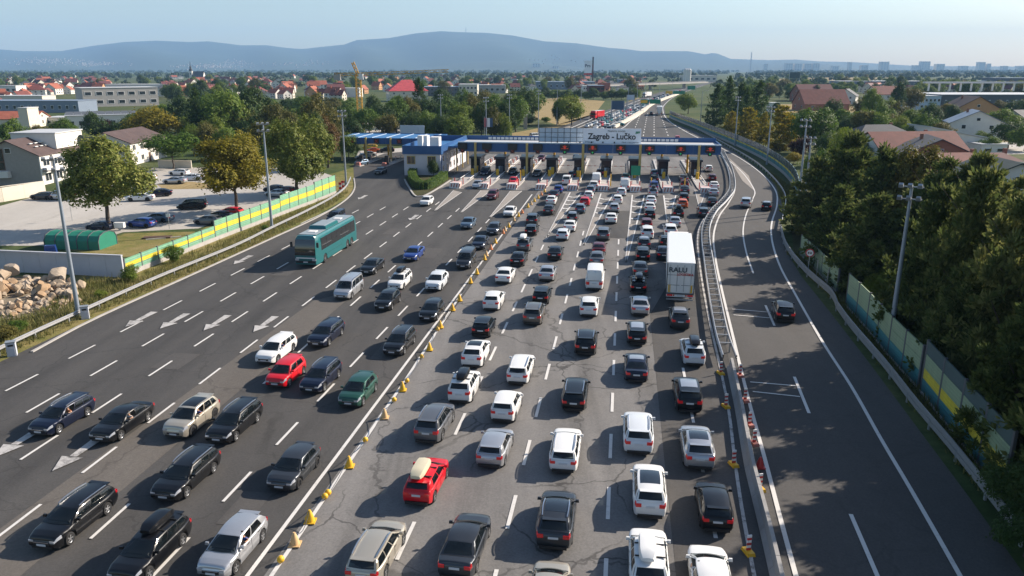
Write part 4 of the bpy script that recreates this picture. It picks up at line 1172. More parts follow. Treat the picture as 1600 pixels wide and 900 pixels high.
def tree(name, kind, base, h, w, label, group=None, clear=.28, pos=None, cat="tree"):
    """base = pixel of the trunk's foot; h, w = height and crown width in metres; clear = part of the height without leaves"""
    global TCOUNT
    TCOUNT += 1; r = random.Random(TCOUNT * 13)
    p = pos if pos is not None else G(*base)
    o = empty(name, p, r.uniform(0, 6.28)); tag(o, label, cat, group)
    con = kind in ('pine', 'pine_hi', 'conifer', 'goldcone')
    tm = (PTRUNK if con else TRUNKS); t = link("trunk", tm[TCOUNT % len(tm)], o)
    hh = h * (.9 if con else .62); t.scale = (h * .8, h * .8, hh)
    V = CROWN[kind]; c = link("crown", V[TCOUNT % len(V)], o)
    c.location = (0, 0, h * (clear + (1 - clear) / 2)); c.scale = (w / 2, w / 2 * r.uniform(.9, 1.1), h * (1 - clear) / 2 * 1.03)
    return o
def treepx(name, kind, x, base, top, wpx, label, group=None, clear=.22, cat="tree"):
    depth = 26195.0 / (base - 108)
    return tree(name, kind, (x, base), height(base, top), wpx * depth / F, label, group, clear, cat=cat)

# the large trees of the parking lot
treepx("lime_tree", 'linden_hi', 172, 358, 190, 160, "large lime tree with pale tipped leaves beside the green tent", clear=.12)
treepx("plane_tree", 'gold_hi', 370, 332, 196, 146, "large yellowing tree rising behind the green and yellow fence", clear=.10)
treepx("lime_tree", 'green_hi', 466, 303, 174, 122, "rounded full green tree at the right end of the parking lot", clear=.03)
treepx("round_tree", 'green', 271, 264, 200, 92, "small dark green tree with forked stems behind the white parked cars", clear=.25)
treepx("yellowing_tree", 'gold', 243, 232, 162, 92, "bushy yellow green tree left of the tall dark conifer", clear=.1)
treepx("spruce_tree", 'conifer', 312, 230, 144, 54, "dark conifer between the yellow green tree and the tall green tree", clear=.05)
treepx("tall_tree", 'green', 352, 228, 134, 84, "tall mid green tree right of the dark conifer", clear=.1)
treepx("tall_tree", 'dark', 398, 222, 136, 62, "tall dark tree left of the autumn tinted trees", clear=.1)
treepx("grey_tree", 'olive', 325, 248, 182, 44, "pale greyish tree in front of the dark conifer", clear=.1)
treepx("small_tree", 'bright', 305, 244, 188, 34, "small bright green tree left of the pale greyish tree", clear=.1)
treepx("autumn_tree", 'olive', 437, 236, 158, 56, "olive brown tree behind the rounded green tree", clear=.1)
treepx("autumn_tree", 'rust', 513, 262, 172, 50, "rusty brown tree beside the lamp mast", clear=.1)
treepx("autumn_tree", 'olive', 498, 240, 144, 60, "tall olive tree behind the rusty brown tree", clear=.1)
treepx("dark_tree", 'dark', 500, 266, 176, 40, "narrow dark tree between the rusty and the rounded tree", clear=.1)
treepx("green_tree", 'bright', 545, 252, 206, 36, "small light green tree left of the side canopy", clear=.1)
treepx("green_tree", 'green', 425, 262, 212, 40, "green tree half hidden between the yellowing and the rounded tree", clear=.1)
for x, b, t, w, k, lb in ((25, 238, 184, 50, 'green', "green tree behind the gabled office house"), (66, 236, 190, 44, 'olive', "olive tree behind the flat roof of the office house"), (104, 234, 180, 46, 'green', "dark leaved tree behind the white dormer"), (150, 226, 176, 40, 'dark', "dark tree below the solar roofed warehouse"), (186, 226, 182, 46, 'dark', "dark bush like tree left of the yellow green tree"), (8, 196, 172, 44, 'plum', "purple leaved tree at the left edge"), (165, 214, 183, 24, 'plum', "small purple leaved tree in front of the warehouse")):
    treepx("garden_tree", k, x, b, t, w, lb, clear=.1)

# the wooded strip behind the toll office
MID = [(577, 214, 162, 46, 'green'), (598, 210, 158, 44, 'dark'), (620, 208, 152, 48, 'green'), (606, 222, 172, 40, 'olive'), (640, 206, 150, 44, 'olive'), (656, 200, 126, 42, 'conifer'), (676, 205, 148, 48, 'dark'), (648, 220, 170, 46, 'dark'), (668, 222, 166, 44, 'green'),
       (700, 206, 150, 52, 'green'), (690, 224, 174, 40, 'dark'), (722, 214, 158, 46, 'bright'), (712, 226, 174, 52, 'bright'), (740, 208, 146, 44, 'olive'), (752, 222, 160, 40, 'dark'), (774, 206, 142, 50, 'green'), (768, 222, 166, 42, 'olive'), (790, 216, 160, 36, 'dark'), (806, 206, 146, 44, 'green'),
       (815, 190, 132, 54, 'dark'), (832, 186, 138, 42, 'green'), (786, 222, 176, 30, 'bright'), (625, 200, 146, 40, 'green'), (585, 196, 150, 40, 'dark'), (756, 190, 134, 46, 'olive'), (726, 186, 138, 40, 'green'), (692, 184, 140, 44, 'dark'), (800, 184, 140, 40, 'olive'), (540, 186, 148, 40, 'green'), (520, 190, 150, 40, 'olive'), (480, 190, 148, 44, 'green'), (455, 186, 150, 40, 'dark'), (418, 186, 150, 44, 'green')]
KN = {'green': 'mid green', 'dark': 'dark green', 'olive': 'olive tinted', 'bright': 'light green', 'conifer': 'dark pointed', 'gold': 'yellowing', 'pine': 'dark pine', 'plum': 'purple leaved', 'rust': 'rust coloured'}
for x, b, t, w, k in MID:
    treepx("woodland_tree", k, x, b, t, w, f"{KN[k]} tree in the wooded strip behind the toll office", "trees of the wooded strip behind the toll office", clear=.06)
BACK = [(230, 214, 172, 44, 'dark'), (262, 206, 160, 44, 'green'), (286, 210, 152, 46, 'dark'), (330, 206, 140, 50, 'green'), (372, 212, 142, 50, 'green'), (415, 214, 150, 48, 'dark'), (392, 240, 172, 46, 'dark'), (360, 250, 190, 40, 'green'), (414, 246, 186, 44, 'olive'), (448, 226, 158, 46, 'dark'), (474, 220, 160, 44, 'green'), (490, 250, 180, 40, 'green'), (526, 214, 160, 40, 'dark'), (520, 236, 186, 36, 'olive'), (550, 208, 162, 34, 'green'), (210, 206, 172, 30, 'green'), (556, 226, 184, 28, 'dark'), (338, 232, 176, 40, 'bright'), (380, 226, 160, 44, 'olive'), (440, 256, 200, 36, 'green'), (300, 226, 176, 36, 'bright')]
for x, b, t, w, k in BACK:
    treepx("woodland_tree", k, x, b, t, w * 1.15, f"{KN[k]} tree in the grove behind the parking lot", "trees of the grove behind the parking lot", clear=.04)
GARD = [(1290, 224, 182, 36, 'green'), (1330, 218, 176, 36, 'dark'), (1352, 212, 166, 38, 'bright'), (1375, 206, 160, 34, 'green'), (1398, 202, 158, 36, 'olive'), (1420, 232, 192, 40, 'green'), (1440, 204, 164, 34, 'bright'), (1462, 236, 200, 30, 'dark'), (1475, 196, 160, 30, 'olive'), (1545, 240, 210, 30, 'green'), (1575, 232, 186, 44, 'dark'), (1600, 236, 192, 40, 'green'), (1338, 260, 222, 40, 'green'), (1330, 300, 238, 60, 'olive'), (1375, 310, 240, 70, 'dark'), (1405, 320, 250, 60, 'olive'), (1295, 260, 204, 44, 'dark'), (1280, 290, 226, 50, 'green'), (1245, 212, 172, 36, 'green'), (1225, 206, 172, 28, 'dark'), (1255, 200, 168, 30, 'olive'), (1540, 196, 166, 30, 'green'), (1345, 190, 150, 30, 'olive'), (1385, 188, 152, 28, 'bright'), (1490, 184, 154, 28, 'dark'), (1560, 182, 156, 30, 'olive')]
for x, b, t, w, k in GARD:
    treepx("garden_tree", k, x, b, t, w * 1.2, f"{KN[k]} tree in the gardens between the houses on the right", "garden trees between the houses on the right", clear=.03)
treepx("roadside_tree", 'bright', 893, 196, 143, 54, "broad yellow green tree standing alone on the stubble field edge", clear=.05)
treepx("roadside_tree", 'dark', 872, 194, 152, 26, "dark tree against the left side of the broad yellow green tree", clear=.05)
treepx("young_tree", 'bright', 806, 203, 186, 12, "young round tree on the meadow beside the grey pillar", clear=.25)
treepx("roadside_bush", 'dark', 826, 196, 178, 28, "dark bush below the stubble field", clear=.0)
treepx("roadside_bush", 'green', 853, 192, 181, 16, "green bush at the lower edge of the stubble field", clear=.0)
for x in range(838, 1000, 13):
    treepx("hedgerow_tree", 'dark' if x % 2 else 'green', x + rng.uniform(-3, 3), 156, 139 + rng.uniform(-3, 4), 22, "dark tree in the hedgerow beyond the stubble field", "trees of the hedgerow beyond the stubble field", clear=.0)
# right of the motorway
treepx("poplar_tree", 'bright', 1075, 178, 142, 38, "light green round tree right of the motorway near the bridge", clear=.05)
for x, b, t, w, lb in ((1118, 196, 134, 40, "dark conifer nearest the motorway"), (1137, 192, 124, 38, "second dark conifer from the motorway"), (1155, 198, 132, 38, "dark conifer between the motorway and the tallest one"), (1181, 200, 131, 50, "widest dark conifer above the gold trees"), (1164, 204, 140, 34, "low dark conifer before the widest one")):
    treepx("dark_conifer", 'conifer', x, b, t, w, lb, clear=.05)
for x, b, t, w, lb in ((1168, 220, 172, 44, "broad golden conical tree left of the lamp mast"), (1192, 222, 178, 26, "narrow golden conical tree behind the lamp mast"), (1218, 234, 170, 58, "large olive gold conical tree right of the lamp mast"), (1142, 208, 176, 30, "olive gold conical tree behind the glass fence")):
    treepx("golden_conifer", 'goldcone', x, b, t, w, lb, clear=.02)
treepx("round_tree", 'green', 1264, 238, 158, 76, "large round green tree left of the red barn roof", clear=.1)
treepx("willow_tree", 'willow', 1311, 286, 196, 50, "weeping tree with hanging light green branches", clear=.08)
treepx("purple_tree", 'plum', 1248, 250, 206, 34, "dark purple leaved tree below the round green tree", clear=.05)
treepx("golden_bush", 'gold', 1240, 256, 236, 28, "golden bush behind the glass fence", clear=0)
for x, b, t, w, k, lb in ((1330, 240, 206, 26, 'dark', "dark round garden tree left of the slate roof"), (1345, 224, 170, 50, 'olive', "olive garden tree before the white house"), (1310, 214, 168, 40, 'green', "green garden tree right of the red barn roof"), (1375, 226, 170, 48, 'green', "green tree above the slate hip roof"), (1405, 226, 176, 40, 'bright', "light green tree above the red roof"), (1440, 224, 176, 46, 'green', "green tree left of the orange house"), (1358, 200, 134, 30, 'green', "tall slim green tree right of the barn"), (1400, 182, 130, 26, 'dark', "dark tree beside the red roofed white house"), (1422, 178, 131, 40, 'olive', "round olive tree left of the blue grey warehouse"), (1452, 208, 156, 34, 'dark', "dark conical tree at the warehouse corner"), (1485, 200, 164, 34, 'dark', "dark tree left of the orange house"), (1563, 214, 166, 56, 'green', "large green tree right of the grey gabled house"), (1590, 190, 152, 40, 'dark', "dark tree at the right edge before the long warehouse"), (1532, 230, 204, 36, 'green', "round dark tree before the white wedge building"), (1545, 150, 140, 20, 'olive', "olive tree by the far warehouses"), (1300, 196, 150, 30, 'dark', "dark tree right of the red barn"), (1212, 182, 160, 20, 'dark', "small dark tree by the straw field"), (1470, 226, 186, 40, 'olive', "olive tree before the grey gabled house"), (1420, 214, 168, 34, 'green', "green tree in the gardens right of the slim one"), (1390, 214, 176, 34, 'olive', "olive tree in the gardens above the slate roof")):
    treepx("garden_tree", k, x, b, t, w, lb, clear=.05)

# pines behind the noise fence on the right
PINES = [(1270, 366, 250, 100), (1318, 372, 212, 112), (1366, 392, 236, 120), (1304, 418, 292, 104), (1412, 400, 218, 120), (1356, 452, 304, 126), (1448, 452, 258, 140), (1500, 452, 246, 128), (1440, 540, 292, 140), (1495, 572, 268, 158), (1552, 500, 286, 140), (1610, 520, 296, 140), (1560, 625, 300, 176), (1610, 640, 380, 180), (1490, 600, 410, 130), (1570, 720, 470, 150), (1660, 780, 470, 230), (1720, 700, 400, 220), (1690, 900, 300, 230), (1800, 960, 380, 300), (1690, 580, 300, 190), (1800, 800, 330, 260), (1690, 690, 300, 190), (1730, 800, 300, 230), (1900, 900, 330, 300)]
HIGH = {len(PINES) - k for k in (1, 2, 4, 5, 6, 7)}
PLAB = {0: "pine nearest the far bend, leftmost of the row behind the noise fence", 1: "pointed pine just right of the weeping tree", 3: "low pine leaning over the slip road above the round sign", 7: "tall pine in front of the dark green roofed house", 6: "tall pine right of the lamp mast top", 5: "pine directly left of the lamp mast pole", 9: "broad pine right of the lamp mast pole", 10: "pine below the white house wall at the right edge"}
for i, (x, b, t, w) in enumerate(PINES):
    lb = "dark pine in the dense row behind the noise fence beside the slip road"
    if i in (4, 11):
        treepx("broadleaf_tree", 'olive_hi', x, b, t, w, ("olive broadleaf tree topping the pine row left of the lamp mast" if i == 4 else "olive broadleaf tree among the pines at the right edge"), None, clear=.06); continue
    treepx("pine_tree", 'pine_hi' if b > 420 else 'pine', x, b, t, w, PLAB.get(i, lb), None if i in PLAB else "pines crowded behind the noise fence", clear=.36 if i in HIGH else .06)
for (u, v, h, w) in ((42, 20, 15, 9), (38, 28, 13, 8), (47, 33, 16, 10), (44, 12, 14, 9), (52, 24, 16, 10), (40, 4, 14, 9), (49, 10, 16, 10)):
    tree("pine_tree", 'pine', None, h, w, "dark pine in the dense row behind the noise fence beside the slip road", "pines crowded behind the noise fence", .06, pos=RF(u, v))
SHR = [(1520, 640, 585, 60, 'bright', "light green bush spilling over the noise fence"), (1600, 690, 600, 80, 'gold', "yellow green bush behind the glass topped fence"), (1590, 700, 610, 60, 'green', "green bush at the right edge behind the glass topped fence"), (1375, 470, 420, 50, 'bright', "sunlit bush between the two noise fences"), (1332, 440, 395, 56, 'bright', "light green shrub below the pines near the round sign"), (1395, 520, 440, 60, 'olive', "olive shrub behind the lamp mast at the pines"), (1262, 380, 345, 40, 'olive', "olive shrub at the bend under the first pine"), (1568, 800, 690, 90, 'dark', "dark bush overhanging the end of the glass topped fence"), (1600, 870, 760, 90, 'dark', "dark bush in the lower right corner")]
for x, b, t, w, k, lb in SHR: treepx("shrub", k, x, b, t, w, lb, clear=0, cat="shrub")
# shrubs elsewhere
for x, b, t, w, k, lb in ((207, 440, 411, 34, 'bright', "bright green bush at the end of the concrete wall"), (272, 411, 380, 34, 'green', "dark green bush in front of the noise fence"), (157, 466, 452, 22, 'bright', "small green bush behind the guardrail"), (30, 520, 496, 30, 'green', "weedy bush behind the left end of the guardrail"), (8, 532, 505, 40, 'olive', "dry bush at the left edge above the call cabinet"), (415, 363, 350, 14, 'green', "small bush at the foot of the lamp mast by the fence"), (677, 276, 250, 24, 'dark', "dark upright shrub at the toll office wall")):
    treepx("shrub", k, x, b, t, w, lb, clear=0, cat="shrub")
# clipped hedge by the office
def hedge(name, label, pts, w, h, m):
    g = np.random.default_rng(5); P = resample(smooth_line(pts, .4), .35); C, Nn = [], []
    for i, p in enumerate(P):
        t = (P[min(i + 1, len(P) - 1)] - P[max(i - 1, 0)]).normalized(); n = Vector((t.y, -t.x, 0))
        for k in range(70):
            a, z = g.uniform(-1, 1), g.uniform(0, 1)
            if g.random() < .6: a = math.copysign(1, a)
            else: z = 1
            q = p + n * a * w / 2 + Vector((0, 0, z * h)) + Vector(g.normal(size=3) * .06)
            C.append(q); Nn.append(n * a * (1 if z < 1 else .2) + Vector((0, 0, .4 if z < 1 else 1)))
    C, Nn = np.array([tuple(c) for c in C]), np.array([tuple(c) for c in Nn]); o0 = np.array(P[0])
    o = link(name, quads_mesh(name, leaf_quads(C - o0, Nn, .22, .6, g, .5), m), None, P[0]); tag(o, label, "hedge"); 
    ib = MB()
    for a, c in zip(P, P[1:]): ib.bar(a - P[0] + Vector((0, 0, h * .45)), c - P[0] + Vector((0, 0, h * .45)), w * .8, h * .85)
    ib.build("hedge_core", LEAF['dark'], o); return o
hedge("clipped_hedge", "dark clipped hedge curving round the island before the toll office", px((650, 270), (644, 280), (652, 293), (668, 296), (690, 284), (694, 279)), 1.5, 1.5, LEAF['green'])

# hillside and plain: single trees nearer, then woodland read as a mass
def clear_of_road(x, y):
    return True
g0 = random.Random(21)
FARK = ['green', 'dark', 'olive', 'green', 'dark', 'bright']
n_far = 0
while n_far < 299:
    x = g0.uniform(-30, 1640); b = 113 + (g0.random() ** 1.25) * 60
    # keep the motorway corridor, fields and the big buildings free
    cx_ = np.interp(b, [113, 128, 137, 150, 170, 190], [1165, 1110, 1070, 1040, 1010, 985])
    if abs(x - cx_) < (b - 106) * 1.25 + 12: continue
    if b > 150 and (820 < x < 1000 or 400 < x < 830): continue
    if b > 140 and x < 260: continue
    if b > 158 and x > 1195: continue
    if 1205 < x < 1300 and 121 < b < 127: continue
    if 1470 < x and 118 < b < 140: continue
    k = g0.choice(FARK); dpt = 26195 / (b - 108); h = g0.uniform(8, 15) * (1.0 if b > 120 else 1.2)
    side = "left of the motorway" if x < cx_ else "right of the motorway"
    tree("distant_tree", k, (x, b), h, h * g0.uniform(.7, 1.0), f"small {KN[k]} tree among the distant houses {side}", f"distant trees {side}", .04)
    n_far += 1
for k in range(95):
    x, b = g0.uniform(1185, 1630), g0.uniform(124, 158)
    if b > 136 and 1255 < x < 1300: continue
    kk = g0.choice(FARK); h = g0.uniform(7, 13)
    tree("hedge_tree", kk, (x, b), h, h * g0.uniform(.8, 1.2), f"small {KN[kk]} tree between the halls and houses on the right plain", "trees between the halls on the right plain", .03)
def woodland(name, n, b0, b1, seed, x0=-60, x1=1660, hmin=8, hmax=15):
    g = np.random.default_rng(seed); V = []
    for i in range(n):
        b = b0 + (b1 - b0) * g.random(); x = g.uniform(x0, x1)
        cxx = np.interp(b, [110, 113, 128, 137], [1190, 1165, 1110, 1070])
        if abs(x - cxx) < (b - 106) * 1.2 + 3: continue
        p = np.array(G(x, b)); h = g.uniform(hmin, hmax); w = h * g.uniform(.9, 1.8)
        d = rand_dir(g, 16); d[:, 2] = np.abs(d[:, 2]); c = p + d * np.array([w / 2, w / 2, h * .55]) * g.uniform(.6, 1, (16, 1)) + np.array([0, 0, h * .38])
        V.append(leaf_quads(c, d, h * .62, .8, g, .4))
    o = link(name, quads_mesh(name, np.vstack(V), MATS["distant_foliage"])); o["kind"] = 'stuff'; return o
leaf_mat("distant_foliage", (0.022, 0.045, 0.016), (0.038, 0.062, 0.020), (0.07, 0.085, 0.03), .15, .8)
woodland("distant_woodland", 1500, 110.6, 113.5, 31, hmax=20, hmin=10)
woodland("plain_woodland", 1500, 113.5, 124, 32)
woodland("nearer_woodland", 420, 124, 140, 33, hmin=5, hmax=9)
woodland("right_plain_woodland", 600, 110.8, 117, 34, x0=1180, hmax=18)

# rough grass on the verges
def tufts(name, polys, n, size, m, seed):
    g = np.random.default_rng(seed); C = []
    tris = []
    for pts in polys:
        P = [Vector((p.x, p.y, 0)) for p in px(*pts)]
        for t in tessellate_polygon([P]):
            a, b_, c = [np.array(P[i]) for i in t]; tris.append((a, b_, c, abs(np.cross(b_ - a, c - a)[2]) / 2))
    A = np.array([t[3] for t in tris]); A /= A.sum(); V = []
    for i in g.choice(len(tris), n, p=A):
        a, b_, c, _ = tris[i]; u, v = g.random(2)
        if u + v > 1: u, v = 1 - u, 1 - v
        p = a + (b_ - a) * u + (c - a) * v; s = size * g.uniform(.4, 1.4)
        for k in range(4):
            d = rand_dir(g, 1)[0] * s * .5; d[2] = abs(d[2]) + s * .8; w = rand_dir(g, 1)[0] * s * .09; w[2] = 0
            q = p + np.array([g.normal() * s * .3, g.normal() * s * .3, .01])
            V.append(np.array([q - w, q + w, q + d + w * .2, q + d - w * .2]))
    o = link(name, quads_mesh(name, np.vstack(V), m)); o["kind"] = 'stuff'; return o
GL = leaf_mat("grass_blades", (0.07, 0.10, 0.02), (0.15, 0.15, 0.045), (0.28, 0.23, 0.10), .3, .7)
tufts("verge_grass", [((-60, 590), (0, 560), (130, 500), (300, 428), (425, 371), (520, 320), (546, 300), (530, 303), (400, 356), (312, 391), (200, 437), (130, 445), (0, 520))], 5200, .34, GL, 3)
tufts("weeds", [((130, 440), (195, 436), (215, 436), (150, 480), (110, 495), (40, 520), (0, 530), (0, 500), (60, 495))], 800, .45, GL, 4)
tufts("slope_grass", [((1228, 395), (1250, 400), (1330, 490), (1440, 615), (1560, 760), (1530, 770), (1400, 600), (1300, 470)), ((1200, 268), (1236, 292), (1240, 340), (1226, 335), (1215, 296))], 2600, .4, GL, 6)
# ------------------------------------------------------------------ buildings
def win(parent, c, w, h, face, d=.1):
    """a window proud of the wall: frame with one or two panes. face = 'x+','x-','y+','y-'"""
    ax, s = face[0], 1 if face[1] == '+' else -1
    sz = (d, w, h) if ax == 'x' else (w, d, h)
    f = MB().box(c, sz).build("window", M_FRAME, parent)
    n = 2 if w > 1.2 else 1
    for k in range(n):
        off = (k - (n - 1) / 2) * w / n; q = s * (d / 2 + .01)
        pc = (c[0] + q, c[1] + off, c[2]) if ax == 'x' else (c[0] + off, c[1] + q, c[2])
        MB().box(pc, (.03, w / n - .14, h - .16) if ax == 'x' else (w / n - .14, .03, h - .16)).build("pane", M_WIN, f)
    return f
def gable_roof(b, w, d, z, rh, ov=.45, th=.18):
    for s in (-1, 1):
        e0, r0 = Vector((0, s * (d / 2 + ov), z - ov * rh / (d / 2))), Vector((0, 0, z + rh))
        a, c = -w / 2 - ov, w / 2 + ov; up = Vector((0, 0, th))
        q = [Vector((a, e0.y, e0.z)), Vector((c, e0.y, e0.z)), Vector((c, 0, r0.z)), Vector((a, 0, r0.z))]
        k = len(b.v); b.v += [tuple(p) for p in q] + [tuple(p + up) for p in q]
        for f in ((0, 1, 2, 3), (4, 7, 6, 5), (0, 4, 5, 1), (1, 5, 6, 2), (0, 3, 7, 4)): b.face(*[k + i for i in f])
def hip_roof(b, w, d, z, rh, ov=.5):
    x, y = w / 2 + ov, d / 2 + ov; rx = max(.3, x - y); k = len(b.v)
    b.v += [(-x, -y, z), (x, -y, z), (x, y, z), (-x, y, z), (-rx, 0, z + rh), (rx, 0, z + rh), (-x, -y, z - .15), (x, -y, z - .15), (x, y, z - .15), (-x, y, z - .15)]
    for f in ((0, 1, 5, 4), (2, 3, 4, 5), (1, 2, 5), (3, 0, 4), (6, 9, 8, 7), (0, 6, 7, 1), (1, 7, 8, 2), (2, 8, 9, 3), (3, 9, 6, 0)): b.face(*[k + i for i in f])
def gable_walls(b, w, d, z, rh):
    k = len(b.v); x, y = w / 2, d / 2
    b.v += [(-x, -y, 0), (x, -y, 0), (x, y, 0), (-x, y, 0), (-x, -y, z), (x, -y, z), (x, y, z), (-x, y, z), (-x, 0, z + rh), (x, 0, z + rh)]
    for f in ((0, 1, 5, 4), (2, 3, 7, 6), (1, 2, 6, 9, 5), (3, 0, 4, 8, 7)): b.face(*[k + i for i in f])
def house(name, label, pos, w, d, wh, rh, wm, rm, rz=0.0, hip=False, wx=3, wg=2, storeys=2, chimney=1, group=None, cat="house", door=True):
    o = empty(name, pos, rz); tag(o, label, cat, group)
    b = MB()
    if hip: b.box((0, 0, wh / 2), (w, d, wh))
    else: gable_walls(b, w, d, wh - .02, rh)
    b.build("wall", wm, o)
    b = MB(); (hip_roof if hip else gable_roof)(b, w, d, wh, rh); rf = b.build("roof", rm, o)
    for k in range(chimney):
        cx = w * (.22 if k == 0 else -.25); MB().box((cx, d * .12, wh + rh * .75 + .5), (.6, .6, 1.7)).build("chimney", M_BRICKW, rf)
    sh = wh / storeys
    for s in range(storeys):
        z = sh * (s + .55); hh = min(1.3, sh * .5)
        for k in range(wx):
            x = (k + .5) / wx * w - w / 2
            for fy in (-1, 1):
                if door and s == 0 and k == wx // 2 and fy == -1:
                    MB().box((x, -d / 2 - .02, 1.05), (1.0, .1, 2.1)).build("door", M_WOOD, o); continue
                win(o, (x, fy * (d / 2 + .01), z), 1.3, hh, 'y+' if fy > 0 else 'y-')
        for k in range(wg):
            y = (k + .5) / wg * d - d / 2
            for fx in (-1, 1): win(o, (fx * (w / 2 + .01), y, z), 1.2, hh, 'x+' if fx > 0 else 'x-')
    if not hip and rh > 1.8:
        for fx in (-1, 1): win(o, (fx * (w / 2 + .01), 0, wh + rh * .32), 1.1, 1.0, 'x+' if fx > 0 else 'x-')
    return o
def block(name, label, x0, x1, base, top, depth_m, wm, rm=None, rows=2, cols=6, cat="building", group=None, rz=0.0, wcol=None, ww=.62):
    """flat roofed block whose front shows between pixels x0..x1"""
    dp = 26195.0 / (base - 108); c = G((x0 + x1) / 2, base); w = (x1 - x0) * dp / F; h = height(base, top)
    o = empty(name, c, rz); tag(o, label, cat, group)
    MB().box((0, depth_m / 2, h / 2), (w, depth_m, h)).build("wall", wm, o)
    MB().box((0, depth_m / 2, h + .12), (w + .5, depth_m + .5, .24)).build("roof", rm or M_PALEROOF, o)
    for r in range(rows):
        z = h * (r + .6) / (rows + .25); hh = h / (rows + .4) * .5
        for k in range(cols):
            x = (k + .5) / cols * w - w / 2; f = MB().box((x, -.03, z), (w / cols * ww, .14, hh)).build("window", wcol or M_FRAME, o)
            MB().box((x, -.11, z), (w / cols * ww * .86, .04, hh * .82)).build("pane", M_WIN, f)
    return o

# left: gabled office house and its neighbours
h = house("gabled_house", "gabled house with grey shingle end wall and dark roof at the left edge", Vector((-93.6, 153.0, 0)), 18, 11.0, 5.6, 2.6, M_GREYW, M_BROWN, R(90), wx=5, wg=0, chimney=0, door=False)
for c in list(h.children):
    if c.name.startswith("wall"):
        pass
MB().box((0, -5.62, 2.8), (18.1, .2, 5.5)).build("white_facade", M_WHITE, h)
for k in range(5):
    x = -7.2 + k * 3.6
    win(h, (x, -5.74, 4.1), 2.0, 1.3, 'y-'); win(h, (x, -5.74, 1.4), 2.0, 1.5, 'y-')
    if k < 4: MB().box((x + 1.8, -5.9, 2.7), (.25, .5, 5.4)).build("pier", M_WHITE, h)
MB().box((0, -6.1, 2.75), (17.8, .9, .9)).build("balcony_band", M_WHITE, h)
d_ = MB().box((2.5, -1.0, 7.6), (9.5, 8.6, 2.9)).build("dormer", M_WHITE, h)
f = MB().lathe([(0, -.05), (1.25, -.05), (1.25, .05), (0, .05)], 20, (6.4, -5.36, 6.9), 'Y').build("arched_window", M_WIN, d_)
MB().box((2.5, -1.0, 9.12), (9.9, 9.0, .2)).build("dormer_roof", M_PALEROOF, d_)
for (z, hh) in ((5.6, 2.4), (3.6, 1.5)): 
    f = MB().box((-9.03, 1.6, z), (.12, 1.3, hh)).build("window", M_WOOD, h); MB().box((-9.11, 1.6, z), (.04, 1.05, hh - .25)).build("pane", M_WIN, f)
bal = MB().box((-9.5, 1.6, 2.1), (1.0, 3.0, 1.2)).build("balcony", M_WHITE, h)
for i in range(12):
    MB().box((-6 + (i % 6) * 1.6, -3.6 + (i // 6) * 1.0, 6.95 - (i // 6) * -.52), (.9, .3, .12)).build("snow_guard", M_FRAME, h)
house("office_house", "dark roofed white house half hidden behind the large lime tree", Vector((-91.5, 184, 0)), 18, 11, 5.0, 2.2, M_WHITE, M_BROWN, R(90), wx=5, wg=2, chimney=0)
block("grey_building", "wide grey building with two rows of white framed windows", 138, 246, 166, 137, 22, M_GREY, rows=2, cols=7, wcol=M_WHITEP, rz=R(38))
wh_ = block("solar_warehouse", "long white warehouse with dark solar panels on its roof", 112, 212, 202, 180, 14, M_WHITE, M_PALEROOF, rows=1, cols=7, rz=R(28))
for i in range(9):
    dp = 26195 / (202 - 108); w = 100 * dp / F
    MB().box((-w / 2 + (i + .5) * w / 9, 6, height(202, 180) + .55), (w / 9 - .15, 9, .12), M=Matrix.Rotation(R(6), 3, 'X')).build("solar_panel", M_DGREY, wh_)
block("white_shed", "low white shed left of the solar roofed warehouse", 70, 110, 196, 184, 10, M_WHITE, rows=1, cols=3)
block("long_shed", "long blue grey shed at the left edge", -40, 124, 176, 158, 18, M_BLUEGREY, M_BLUEGREY, rows=1, cols=14, ww=.4)
block("far_white_hall", "long low white hall beyond the grey building", 165, 262, 144, 132, 25, M_WHITE, M_PALEROOF, rows=1, cols=8)
block("white_apartments", "white flat roofed house at the left edge before the red roofs", -6, 28, 156, 134, 12, M_WHITE, rows=2, cols=4)
block("low_white_hall", "low pale hall in front of the white flat roofed house", -30, 68, 166, 150, 14, M_CREAM, M_PALEROOF, rows=1, cols=6)
tw = empty("yellow_tower", G(42, 214)); tag(tw, "narrow tower block with tan and white sides", "tower"); tH = height(214, 169)
MB().box((0, 3, tH / 2), (3.0, 6, tH)).build("tan_wall", M_CREAM, tw); MB().box((-2.5, 3, tH * .33), (2.0, 5, tH * .66)).build("white_annex", M_WHITE, tw); MB().box((0, 3, tH + .15), (3.3, 6.3, .3)).build("roof", M_PALEROOF, tw)
house("red_roof_hall", "orange roofed hall behind the gabled house", G(10, 198), 26, 14, 3.2, 2.4, M_CREAM, M_ORED, R(10), wx=5, wg=1, storeys=1)
